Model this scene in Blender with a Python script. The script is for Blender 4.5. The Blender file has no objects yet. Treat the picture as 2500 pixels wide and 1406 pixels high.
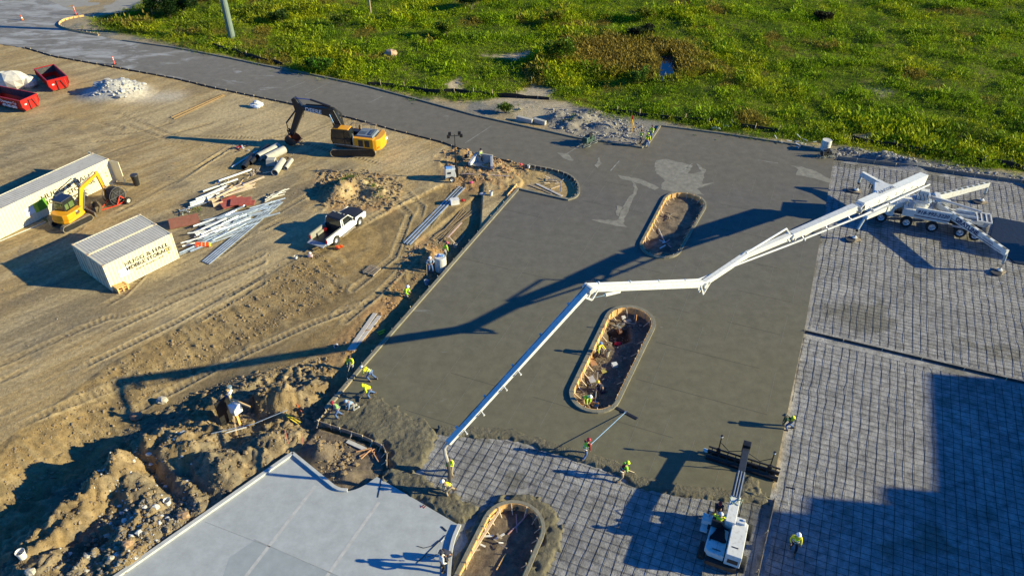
import bpy, math, random
import numpy as np
from mathutils import Vector, Matrix
from mathutils.geometry import tessellate_polygon
D, C = bpy.data, bpy.context.scene.collection
sc = bpy.context.scene
R = math.radians
random.seed(7)
# ------------------------------------------------------------------ camera, sky, sun, exposure
F_PX, PITCH, ROLL, CAM_H = 1823.96, 0.6535, 0.0019, 37.336
cp, sp = math.cos(PITCH), math.sin(PITCH)
Fv = Vector((0, cp, -sp)); Rv = Vector((1, 0, 0)); Uv = Rv.cross(Fv)
cr, sr = math.cos(ROLL), math.sin(ROLL)
Rv, Uv = Rv*cr + Uv*sr, -Rv*sr + Uv*cr
CP = Vector((0, 0, CAM_H))
cd = D.cameras.new('camera'); cam = D.objects.new('camera', cd); C.objects.link(cam); sc.camera = cam
cam.matrix_world = Matrix(((Rv.x, Uv.x, -Fv.x, 0), (Rv.y, Uv.y, -Fv.y, 0), (Rv.z, Uv.z, -Fv.z, CAM_H), (0, 0, 0, 1)))
cd.sensor_width = 36; cd.lens = F_PX/2500*36; cd.clip_end = 3000; cd.clip_start = .5
w = D.worlds.new('World'); sc.world = w; w.use_nodes = True
nt = w.node_tree; sky = nt.nodes.new('ShaderNodeTexSky'); sky.sky_type = 'NISHITA'; sky.sun_disc = False
SUN_AZ, SUN_EL = -6.7, 19.3
sky.sun_elevation = R(SUN_EL); sky.sun_rotation = R(90-SUN_AZ); sky.air_density = 1.0; sky.dust_density = 0.1; sky.ozone_density = 8.0
bg = nt.nodes['Background']; tint = nt.nodes.new('ShaderNodeMix'); tint.data_type = 'RGBA'; tint.blend_type = 'MULTIPLY'; tint.inputs[0].default_value = 1; tint.inputs[7].default_value = (.22, 1.0, 1.48, 1)
nt.links.new(sky.outputs[0], tint.inputs[6]); nt.links.new(tint.outputs[2], bg.inputs[0]); bg.inputs[1].default_value = 0.07
sl = D.lights.new('sun', 'SUN'); sl.energy = 5.0; sl.angle = R(.5); sl.color = (1, .90, .55)
so = D.objects.new('sun', sl); C.objects.link(so)
sdir = Vector((math.cos(R(SUN_EL))*math.cos(R(SUN_AZ)), math.cos(R(SUN_EL))*math.sin(R(SUN_AZ)), math.sin(R(SUN_EL))))
so.rotation_euler = sdir.to_track_quat('Z', 'Y').to_euler()
so.location = sdir*100
vs = sc.view_settings; vs.view_transform = 'Standard'; vs.look = 'None'; vs.gamma = 1; vs.exposure = 0.88
# ------------------------------------------------------------------ helpers
def G(px, py, z=0.0):                       # a point of the photograph to the point of the site at height z
    d = Fv*F_PX + Rv*(px-1250) - Uv*(py-703)
    t = (z-CAM_H)/d.z
    return CP + d*t
def G2(px, py, z=0.0):
    g = G(px, py, z); return (g.x, g.y)
def inplane(root, az, pts):                 # (distance, height) of points in an upright plane
    u = Vector((math.cos(az), math.sin(az), 0)); n = Vector((-u.y, u.x, 0)); out = []
    for px, py in pts:
        d = Fv*F_PX + Rv*(px-1250) - Uv*(py-703)
        t = -(CP-root).dot(n)/d.dot(n); X = CP+d*t
        out.append(((X-root).dot(u), X.z))
    return out
MATS = {}
def mat(name, rgb, rough=.6, metal=0, var=.18, scale=2.5, dirt=0, dirtcol=(.2, .15, .09), bump=0, bscale=30, alpha=1, spec=.5):
    if name in MATS: return MATS[name]
    m = D.materials.new(name); m.use_nodes = True; n = m.node_tree.nodes; l = m.node_tree.links
    b = n['Principled BSDF']; b.inputs['Roughness'].default_value = rough; b.inputs['Metallic'].default_value = metal
    b.inputs['Specular IOR Level'].default_value = spec
    tc = n.new('ShaderNodeTexCoord'); no = n.new('ShaderNodeTexNoise'); no.inputs['Scale'].default_value = scale
    no.inputs['Detail'].default_value = 6; no.inputs['Roughness'].default_value = .65
    l.new(tc.outputs['Object'], no.inputs['Vector'])
    mx = n.new('ShaderNodeMix'); mx.data_type = 'RGBA'
    mx.inputs[6].default_value = (*[c*(1-var) for c in rgb], 1); mx.inputs[7].default_value = (*[min(1, c*(1+var)) for c in rgb], 1)
    mr = n.new('ShaderNodeMapRange'); mr.inputs[1].default_value = .3; mr.inputs[2].default_value = .7
    l.new(no.outputs[0], mr.inputs[0]); l.new(mr.outputs[0], mx.inputs[0]); out = mx.outputs[2]
    if dirt:
        n2 = n.new('ShaderNodeTexNoise'); n2.inputs['Scale'].default_value = scale*2.3; n2.inputs['Detail'].default_value = 8
        l.new(tc.outputs['Object'], n2.inputs['Vector'])
        m2 = n.new('ShaderNodeMapRange'); m2.inputs[1].default_value = .62-dirt*.3; m2.inputs[2].default_value = .8-dirt*.2; m2.inputs[4].default_value = min(1, .45+dirt*.5)
        l.new(n2.outputs[0], m2.inputs[0])
        mm = n.new('ShaderNodeMix'); mm.data_type = 'RGBA'; l.new(out, mm.inputs[6]); mm.inputs[7].default_value = (*dirtcol, 1)
        l.new(m2.outputs[0], mm.inputs[0]); out = mm.outputs[2]
    l.new(out, b.inputs['Base Color'])
    if bump:
        n3 = n.new('ShaderNodeTexNoise'); n3.inputs['Scale'].default_value = bscale; n3.inputs['Detail'].default_value = 4
        l.new(tc.outputs['Object'], n3.inputs['Vector']); bp = n.new('ShaderNodeBump'); bp.inputs['Strength'].default_value = bump
        bp.inputs['Distance'].default_value = .05; l.new(n3.outputs[0], bp.inputs['Height']); l.new(bp.outputs[0], b.inputs['Normal'])
    MATS[name] = m; return m
def V3(p): return Vector((p[0], p[1], p[2] if len(p) > 2 else 0))
class B:
    def __init__(s): s.v = []; s.f = []
    def add(s, v, f):
        o = len(s.v); s.v += [tuple(x) for x in v]; s.f += [tuple(i+o for i in q) for q in f]; return s
    def box(s, c, d, rz=0, ry=0, rx=0, tap=1.0):
        M = Matrix.Rotation(rz, 3, 'Z') @ Matrix.Rotation(ry, 3, 'Y') @ Matrix.Rotation(rx, 3, 'X'); c = V3(c)
        vv = []
        for z in (-.5, .5):
            k = tap if z > 0 else 1
            for x, y in ((-.5, -.5), (.5, -.5), (.5, .5), (-.5, .5)): vv.append(c + M @ Vector((x*d[0]*k, y*d[1]*k, z*d[2])))
        return s.add(vv, [(0, 3, 2, 1), (4, 5, 6, 7), (0, 1, 5, 4), (1, 2, 6, 5), (2, 3, 7, 6), (3, 0, 4, 7)])
    def bar(s, a, b, wd, h, wd2=None, h2=None, up=(0, 0, 1)):
        a, b = V3(a), V3(b); d = (b-a).normalized(); side = d.cross(Vector(up))
        if side.length < 1e-4: side = Vector((0, 1, 0))
        side.normalize(); u = side.cross(d); wd2 = wd if wd2 is None else wd2; h2 = h if h2 is None else h2
        vv = [a+side*x*wd/2+u*y*h/2 for x, y in ((-1, -1), (1, -1), (1, 1), (-1, 1))] + [b+side*x*wd2/2+u*y*h2/2 for x, y in ((-1, -1), (1, -1), (1, 1), (-1, 1))]
        return s.add(vv, [(0, 1, 2, 3), (7, 6, 5, 4), (0, 4, 5, 1), (1, 5, 6, 2), (2, 6, 7, 3), (3, 7, 4, 0)])
    def cyl(s, a, b, r, r2=None, n=12, cap=True):
        a, b = V3(a), V3(b); d = (b-a).normalized(); x = d.orthogonal().normalized(); y = d.cross(x); r2 = r if r2 is None else r2
        vv = [a+(x*math.cos(t)+y*math.sin(t))*r for t in [2*math.pi*i/n for i in range(n)]]+[b+(x*math.cos(t)+y*math.sin(t))*r2 for t in [2*math.pi*i/n for i in range(n)]]
        ff = [(i, (i+1) % n, n+(i+1) % n, n+i) for i in range(n)]
        if cap: ff += [tuple(range(n))[::-1], tuple(range(n, 2*n))]
        return s.add(vv, ff)
    def ring(s, c, axis, r, t, n=20, m=6):
        c = V3(c); d = V3(axis).normalized(); x = d.orthogonal().normalized(); y = d.cross(x); vv = []; ff = []
        for i in range(n):
            a = 2*math.pi*i/n; q = x*math.cos(a)+y*math.sin(a)
            for j in range(m):
                b = 2*math.pi*j/m; vv.append(c+q*(r+t*math.cos(b))+d*t*math.sin(b))
        for i in range(n):
            for j in range(m): ff.append((i*m+j, ((i+1) % n)*m+j, ((i+1) % n)*m+(j+1) % m, i*m+(j+1) % m))
        return s.add(vv, ff)
    def pipe(s, a, b, r, t=.06, n=16):     # hollow pipe
        a, b = V3(a), V3(b); d = (b-a).normalized(); x = d.orthogonal().normalized(); y = d.cross(x); vv = []
        for p, q in ((a, r), (b, r), (b, r-t), (a, r-t)):
            vv += [p+(x*math.cos(k)+y*math.sin(k))*q for k in [2*math.pi*i/n for i in range(n)]]
        ff = []
        for k in range(4):
            for i in range(n): ff.append((k*n+i, k*n+(i+1) % n, ((k+1) % 4)*n+(i+1) % n, ((k+1) % 4)*n+i))
        return s.add(vv, ff)
    def tube(s, path, r, n=6):
        path = [V3(p) for p in path]; vv = []; ff = []; px = None
        for i, p in enumerate(path):
            d = (path[min(i+1, len(path)-1)]-path[max(i-1, 0)]).normalized()
            x = d.orthogonal().normalized() if px is None else (px-d*px.dot(d)).normalized()
            px = x; y = d.cross(x); rr = r[i] if isinstance(r, (list, tuple)) else r
            vv += [p+(x*math.cos(t)+y*math.sin(t))*rr for t in [2*math.pi*k/n for k in range(n)]]
        for i in range(len(path)-1):
            for k in range(n): ff.append((i*n+k, i*n+(k+1) % n, (i+1)*n+(k+1) % n, (i+1)*n+k))
        ff += [tuple(range(n))[::-1], tuple(range((len(path)-1)*n, len(path)*n))]
        return s.add(vv, ff)
    def ribbon(s, path, wd, h, closed=False):            # straight-sided strip with thickness along a ground path, bottom at path z
        path = [V3(p) for p in path]; vv = []; ff = []
        N_ = len(path)
        for i, p in enumerate(path):
            a, b = (path[i-1], path[(i+1) % N_]) if closed else (path[max(i-1, 0)], path[min(i+1, N_-1)]); d = b-a; d.z = 0; d.normalize(); nn = Vector((-d.y, d.x, 0))
            if 0 < i < N_-1 or closed:
                d1 = (path[i]-path[i-1]); d1.z = 0; c = d1.normalized().dot(d); k = 1/max(c, .5)
            else: k = 1
            for q, z in ((-1, 0), (1, 0), (1, h), (-1, h)): vv.append(p+nn*q*wd/2*k+Vector((0, 0, z)))
        for i in range(N_ if closed else N_-1):
            j = (i+1) % N_
            for k in range(4): ff.append((i*4+k, j*4+k, j*4+(k+1) % 4, i*4+(k+1) % 4))
        if not closed: ff += [(0, 1, 2, 3), tuple(len(vv)-4+k for k in (3, 2, 1, 0))]
        return s.add(vv, ff)
    def prism(s, poly, y0, y1, M=None):    # polygon in XZ, swept along Y
        M = M or Matrix.Identity(4); n = len(poly)
        vv = [M @ Vector((x, y0, z)) for x, z in poly]+[M @ Vector((x, y1, z)) for x, z in poly]
        return s.add(vv, [tuple(range(n)), tuple(range(2*n-1, n-1, -1))]+[(i, n+i, n+(i+1) % n, (i+1) % n) for i in range(n)])
    def slab(s, poly, z0, z1):             # polygon in XY, from z0 to z1
        n = len(poly); vv = [(p[0], p[1], z0) for p in poly]+[(p[0], p[1], z1) for p in poly]
        return s.add(vv, [tuple(range(n))[::-1], tuple(range(n, 2*n))]+[(i, (i+1) % n, n+(i+1) % n, n+i) for i in range(n)])
    def lathe(s, prof, c=(0, 0, 0), n=16, M=None, cap=True):
        c = V3(c); vv = []; ff = []; M = M or Matrix.Identity(3)
        for r, z in prof: vv += [c+M @ Vector((r*math.cos(2*math.pi*i/n), r*math.sin(2*math.pi*i/n), z)) for i in range(n)]
        for k in range(len(prof)-1):
            for i in range(n): ff.append((k*n+i, k*n+(i+1) % n, (k+1)*n+(i+1) % n, (k+1)*n+i))
        if cap and prof[0][0] > 1e-4: ff.append(tuple(range(n))[::-1])
        if cap and prof[-1][0] > 1e-4: ff.append(tuple(range((len(prof)-1)*n, len(prof)*n)))
        return s.add(vv, ff)
    def blob(s, c, r, jit=.25, n=7, rnd=random):
        c = V3(c); r = (r, r, r) if not isinstance(r, (tuple, list)) else r; vv = []; ff = []; m = max(3, n//2)
        for k in range(1, m):
            ph = math.pi*k/m
            for i in range(n):
                a = 2*math.pi*i/n; j = 1+rnd.uniform(-jit, jit)
                vv.append(c+Vector((r[0]*math.sin(ph)*math.cos(a), r[1]*math.sin(ph)*math.sin(a), r[2]*math.cos(ph)))*j)
        t = len(vv); vv += [c+Vector((0, 0, r[2])), c-Vector((0, 0, r[2]))]
        for k in range(m-2):
            for i in range(n): ff.append((k*n+i, (k+1)*n+i, (k+1)*n+(i+1) % n, k*n+(i+1) % n))
        for i in range(n): ff += [(t, i, (i+1) % n), (t+1, (m-2)*n+(i+1) % n, (m-2)*n+i)]
        return s.add(vv, ff)
    def mesh(s, name):
        me = D.meshes.new(name); me.from_pydata(s.v, [], s.f); me.update(); return me
def obj(name, b, m, parent=None, smooth=False, bevel=0, loc=None):
    me = b.mesh(name) if isinstance(b, B) else b
    if m is not None: me.materials.clear(); me.materials.append(m)
    o = D.objects.new(name, me); C.objects.link(o)
    if parent is not None: o.parent = parent
    if loc is not None: o.location = loc
    if smooth: me.polygons.foreach_set('use_smooth', [True]*len(me.polygons))
    if bevel:
        md = o.modifiers.new('bevel', 'BEVEL'); md.width = bevel; md.segments = 2; md.limit_method = 'ANGLE'
    return o
def tag(o, label=None, cat=None, group=None, kind=None):
    if label: o['label'] = label
    if cat: o['category'] = cat
    if group: o['group'] = group
    if kind: o['kind'] = kind
    return o
def T(name, label, cat, loc=(0, 0, 0), rz=0, group=None):
    o = D.objects.new(name, None); C.objects.link(o); o.location = loc; o.rotation_euler = (0, 0, rz); o.empty_display_size = .2
    return tag(o, label, cat, group)
def one(name, b, m, label, cat, group=None, **k): return tag(obj(name, b, m, **k), label, cat, group)
QUEUE = []
def text(s, size, m, parent, M, off=.0, xs=1.0, shear=0):
    cu = D.curves.new('lettering', 'FONT'); cu.body = s; cu.size = size; cu.extrude = .004; cu.offset = off; cu.align_x = 'CENTER'; cu.align_y = 'CENTER'; cu.shear = shear; cu.resolution_u = 2
    o = D.objects.new('lettering_curve', cu); C.objects.link(o)
    QUEUE.append(('text', o, m, parent, M @ Matrix.Diagonal((xs, 1, 1, 1))))
def facing(loc, xdir, ndir):                # matrix whose local X is the reading direction and Z the face normal
    x = V3(xdir).normalized(); z = V3(ndir).normalized(); y = z.cross(x).normalized(); x = y.cross(z)
    return Matrix(((x.x, y.x, z.x, loc[0]), (x.y, y.y, z.y, loc[1]), (x.z, y.z, z.z, loc[2]), (0, 0, 0, 1)))
# numpy noise
rg = np.random.default_rng(3); TB = rg.random((256, 256))
def vn(x, y, s, o=0):
    x = x/s+o*17.3+500; y = y/s+o*9.1+500; xi = np.floor(x).astype(int); yi = np.floor(y).astype(int); fx = x-xi; fy = y-yi
    fx = fx*fx*fx*(fx*(fx*6-15)+10); fy = fy*fy*fy*(fy*(fy*6-15)+10)
    a = TB[xi & 255, yi & 255]; b = TB[(xi+1) & 255, yi & 255]; c = TB[xi & 255, (yi+1) & 255]; d = TB[(xi+1) & 255, (yi+1) & 255]
    return (a*(1-fx)+b*fx)*(1-fy)+(c*(1-fx)+d*fx)*fy
def fbm(x, y, s, o=0, k=4, g=.5):
    r = 0; a = 1; t = 0
    for i in range(k):
        ca, sa = math.cos(i*.9), math.sin(i*.9)
        r = r+a*vn(x*ca-y*sa, x*sa+y*ca, s, o+i); t += a; a *= g; s *= .5
    return r/t
def billow(x, y, s, o=0, k=3, g=.55):
    r = 0; a = 1; t = 0
    for i in range(k):
        r = r+a*(1-np.abs(vn(x*(1-.1*i)+y*.3*i, y-x*.3*i, s, o+i)*2-1)); t += a; a *= g; s *= .5
    return r/t
def sst(a, b, x): t = np.clip((x-a)/(b-a), 0, 1); return t*t*(3-2*t)
def pdist(x, y, P):                          # distance to a polyline, running length and side
    best = np.full(x.shape, 1e9); S = np.zeros(x.shape); side = np.zeros(x.shape); L = 0
    for (ax, ay), (bx, by) in zip(P[:-1], P[1:]):
        dx, dy = bx-ax, by-ay; l = math.hypot(dx, dy); t = np.clip(((x-ax)*dx+(y-ay)*dy)/(l*l), 0, 1)
        d = np.hypot(x-ax-t*dx, y-ay-t*dy); m = d < best
        best = np.where(m, d, best); S = np.where(m, L+t*l, S); side = np.where(m, np.sign(dx*(y-ay)-dy*(x-ax)), side); L += l
    return best, S, side
def inpoly(x, y, P):
    r = np.zeros(x.shape, bool); n = len(P)
    for i in range(n):
        (ax, ay), (bx, by) = P[i], P[(i+1) % n]
        if ay == by: continue
        r ^= ((ay > y) != (by > y)) & (x < (bx-ax)*(y-ay)/(by-ay)+ax)
    return r
def sdf(x, y, P):                            # > 0 inside
    d = pdist(x, y, list(P)+[P[0]])[0]; return np.where(inpoly(x, y, P), d, -d)
def PX(*q, z=0): return [G2(a, b, z) for a, b in q]
def smoothp(P, n=2, closed=True):
    for _ in range(n):
        Q = []; m = len(P)
        for i in range(m if closed else m-1):
            a, b = P[i], P[(i+1) % m]; Q += [(a[0]*.75+b[0]*.25, a[1]*.75+b[1]*.25), (a[0]*.25+b[0]*.75, a[1]*.25+b[1]*.75)]
        if not closed: Q = [P[0]]+Q+[P[-1]]
        P = Q
    return P
def pmesh(name, P, holes, z, m, parent=None, thick=0):
    loops = [[Vector((a, b, z)) for a, b in P]]+[[Vector((a, b, z)) for a, b in h] for h in holes]
    tr = tessellate_polygon(loops); vv = [v for l in loops for v in l]; b = B(); b.add(vv, tr)
    if thick:
        o = 0
        for l in loops:
            n = len(l); b.add(l+[v-Vector((0, 0, thick)) for v in l], [(i, (i+1) % n, n+(i+1) % n, n+i) for i in range(n)])
    me = b.mesh(name)
    for p in me.polygons:
        if p.normal.z < -.5: p.flip()
    return obj(name, me, m, parent)
# ------------------------------------------------------------------ outlines of the site
UPPER = PX((300, 100), (430, 118), (560, 143), (640, 160), (760, 183), (900, 213), (1040, 250), (1160, 283), (1260, 305), (1330, 320), (1410, 338))
NOTCH = PX((1460, 345), (1565, 361), (1580, 357), (1612, 308))
UP2 = PX((1760, 327), (1960, 357), (2036, 378))
FING = smoothp(PX((1290, 404), (1345, 414), (1385, 425), (1408, 442), (1416, 465), (1408, 483), (1388, 489)), 2, False)
LEFT = PX((1265, 462), (1030, 730), (900, 878), (795, 1000), (778, 1022))
LOW = PX((-40, 102), (60, 117), (130, 138), (270, 163), (430, 193), (530, 217), (640, 240), (700, 252), (860, 290), (960, 318), (1080, 348), (1160, 378), (1250, 396))
FRESH = PX((905, 962), (960, 1005), (1060, 1045), (1160, 1052), (1250, 1056), (1340, 1085), (1420, 1110), (1500, 1135), (1560, 1172), (1640, 1190), (1800, 1208), (1880, 1212))
RIGHT = PX((1965, 800), (2036, 385))
nose = smoothp(PX((240, 88), (180, 78), (150, 70), (140, 62), (150, 52), (170, 46), (205, 40)), 2, False)
SLAB = PX((205, 40), (60, -25), (-350, -25), (-350, 60)) + LOW + FING + LEFT + FRESH + RIGHT + UP2[::-1] + NOTCH[::-1] + UPPER[::-1] + nose[::1]
def capsule(a, b, r, n=14, r2=None):
    a, b = Vector(a), Vector(b); d = (b-a).normalized(); t0 = math.atan2(d.y, d.x); out = []; r2 = r2 or r
    for i in range(n+1):
        t = t0-math.pi/2+math.pi*i/n; out.append((b.x+r2*math.cos(t), b.y+r2*math.sin(t)))
    for i in range(n+1):
        t = t0+math.pi/2+math.pi*i/n; out.append((a.x+r*math.cos(t), a.y+r*math.sin(t)))
    return out
I1 = capsule((13.15, 54.75), (16.6, 62.15), 1.75, r2=2.0)
I2 = capsule((5.75, 36.6), (9.15, 44.4), 1.65, r2=1.85)
I3 = capsule((-2.2, 20.2), (0.1, 25.9), 1.75)
OLD = PX((715, 1108), (816, 1190)) + smoothp(PX((816, 1190), (832, 1198), (858, 1198), (888, 1186), (920, 1163)), 2, False)[1:] + PX((1122, 1282)) + smoothp(PX((1122, 1282), (1100, 1330), (1094, 1400), (1094, 1500)), 1, False)[1:] + PX((200, 1500))
OLD[-1] = (G2(290, 1406)[0]-6.5, G2(290, 1406)[1]-7.3); OLD[-2] = (-2.6, 14.0)
POCKET = PX((722, 1106), (775, 1035), (880, 1068), (935, 1092), (948, 1118), (938, 1145), (915, 1165), (888, 1188), (855, 1200), (818, 1192))
# ------------------------------------------------------------------ terrain
def axis(segs):
    out = [segs[0][0]]
    for a, b, s in segs:
        n = max(1, round((b-a)/s)); out += [a+(b-a)*(i+1)/n for i in range(n)]
    return np.array(out)
xs = axis([(-900, -300, 60), (-300, -110, 10), (-110, -46, .7), (-46, -33, .22), (-33, 2, .12), (2, 20, .24), (20, 52, .4), (52, 110, 1.5), (110, 300, 10), (300, 900, 60)])
ys = axis([(-300, -20, 40), (-20, 16, 2), (16, 19.5, .35), (19.5, 46, .12), (46, 80, .2), (80, 135, .6), (135, 180, 3), (180, 400, 12), (400, 1500, 60)])
X, Y = np.meshgrid(xs, ys)
BT = PX((-300, 1330), (-40, 1110), (130, 985), (260, 888), (400, 812), (560, 730), (700, 640), (800, 590))
BF = PX((-300, 1560), (-40, 1290), (100, 1165), (230, 1055), (330, 985)) + PX((500, 893), (700, 792), (850, 715), (960, 630))
MOUNDS = [(330, 1095, 2.6, 1.0, 50, 1.0), (440, 1085, 2.4, 1.3, 35, 1.5), (520, 1130, 2.2, 1.0, -40, 1.4), (610, 1110, 1.8, 1.2, 50, 1.1), (680, 1070, 1.4, 1.0, 20, .8),
    (690, 965, 1.4, 1.0, 20, 1.25), (760, 945, 1.0, .9, 60, .9), (640, 960, 1.2, .7, 20, .6), (240, 1180, 2.6, .9, 55, 1.2), (330, 1185, 2.2, .9, -40, 1.0), (120, 1270, 3.0, 1.0, 48, .9),
    (300, 1290, 1.6, 1.2, 50, .7), (420, 1270, 1.8, 1.0, 30, .6), (230, 1330, 1.5, .35, 65, .7), (310, 1360, 1.7, 1.2, 40, .8), (90, 1370, 2, 1.2, 45, .4), (450, 1190, 2.4, .5, -40, .7),
    (785, 1095, .75, .65, 20, 1.0), (850, 1150, .7, .5, 20, .4), (540, 960, 1.0, .5, 30, .4),
    (835, 465, 1.7, 1.0, 60, 1.3), (885, 452, 1.7, .9, -10, .8), (930, 470, 1.3, .9, 0, .6), (850, 440, .8, .5, 0, .5), (1055, 620, .8, .7, 0, .9), (1040, 600, .9, .4, 20, .5),
    (1130, 370, .9, .5, 0, .6), (1200, 405, 1.6, .5, -20, .5), (1150, 425, 1.5, .6, -10, .25), (1190, 430, 2, 1, -10, .3),
    (1365, 285, 1.3, .9, 0, 1.0), (1420, 290, 1.6, .8, 20, 1.1), (1470, 305, 1.2, .7, -10, .8), (1440, 270, 1.4, .8, 0, .5), (1390, 305, .9, .6, 0, .6), (2165, 383, 1.9, .8, -15, .9), (2230, 398, 1.3, .7, -15, .6), (2090, 365, 1, .5, 0, .4),
    (1500, 335, 1.2, .5, 0, .3), (280, 222, 3.2, 2.2, 10, 1.7), (300, 232, 2.2, 1.4, 0, .5), (800, 620, 2, .5, 40, .12)]
HOLES = [(375, 1150, 3.4, .55, -38, -.9), (205, 1335, 1.0, .9, 40, -.9), (262, 1315, 1.0, .6, 50, -.8), (115, 1300, 2.6, .35, 48, -.55), (150, 1320, 1.8, .3, 48, -.5), (600, 1020, 1.6, .7, 10, -.5), (710, 1000, .8, .4, 0, -.3), (200, 1220, 2.6, .25, 48, -.3), (770, 475, .6, 1.2, 0, -.35), (1110, 395, 1.2, .3, 10, -.3)]
def gauss(x, y, m):
    g = G(m[0], m[1], min(m[5], .6)*.5); a = R(m[4]); u = (x-g.x)*math.cos(a)+(y-g.y)*math.sin(a); v = -(x-g.x)*math.sin(a)+(y-g.y)*math.cos(a)
    r = np.sqrt((u/m[2])**2+(v/m[3])**2); return np.where(r < 1.6, np.clip(1-r/1.6, 0, 1)**1.0*sst(1.6, .9, r)*.6+np.exp(-r*r*1.1)*.55, 0)*m[5]
HEAPAREA = PX((195, 1100), (330, 1000), (500, 930), (640, 900), (800, 870), (830, 950), (775, 1020), (715, 1100), (300, 1400), (-60, 1500), (-60, 1340))
HEAPAREA[-3:] = [(-13.5, 19), (-40, 12), (-34, 25)]
DIRTROUGH = [(PX((1050, 380), (1200, 350), (1330, 420), (1240, 470), (1100, 470)), .10), (PX((1000, 560), (1110, 560), (1090, 690), (960, 760), (820, 930), (760, 870), (880, 750), (960, 660)), .07), (PX((1340, 270), (1500, 280), (1560, 320), (1440, 340), (1340, 310)), .12), (PX((760, 410), (1000, 430), (980, 520), (760, 520)), .10)]
def tline(*q): return PX(*q)
TRACKS = [tline((0, 890), (200, 800), (420, 715), (640, 620)), tline((0, 985), (230, 880), (420, 790), (640, 668)), tline((0, 1010), (240, 905), (430, 812), (640, 690)), tline((0, 1060), (260, 940), (440, 848)), tline((280, 520), (400, 465), (560, 360), (700, 330)), tline((300, 510), (420, 445), (540, 375)), tline((0, 640), (120, 600), (200, 555)), tline((560, 720), (700, 640), (780, 600), (1000, 480)), tline((580, 735), (720, 655), (800, 612)), tline((300, 980), (560, 860), (760, 780), (900, 730)), tline((500, 1000), (640, 930), (760, 870)), tline((90, 360), (60, 340), (80, 310), (140, 300), (190, 320), (200, 345), (170, 362), (130, 350)), tline((215, 300), (260, 330), (330, 325), (420, 300)), tline((250, 260), (420, 330), (700, 340), (1000, 420)), tline((230, 275), (420, 345), (640, 360)), tline((820, 760), (900, 700), (1010, 590), (1080, 500)), tline((840, 775), (920, 712), (1030, 600)), tline((540, 620), (640, 540), (760, 470), (800, 420)), tline((0, 1290), (180, 1180), (240, 1140)), tline((0, 1310), (190, 1195), (260, 1150)), tline((0, 930), (210, 835), (430, 730), (640, 640)), tline((640, 560), (760, 500)), tline((130, 420), (300, 360), (520, 300)), tline((420, 600), (300, 720), (150, 800)), tline((900, 430), (1000, 520), (960, 620), (860, 700)), tline((930, 420), (1030, 500), (1000, 600)), tline((100, 800), (300, 770), (520, 690)), tline((40, 330), (100, 290), (180, 300), (150, 350), (80, 360)), tline((210, 320), (240, 300), (300, 310), (280, 345), (230, 345))]
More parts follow.
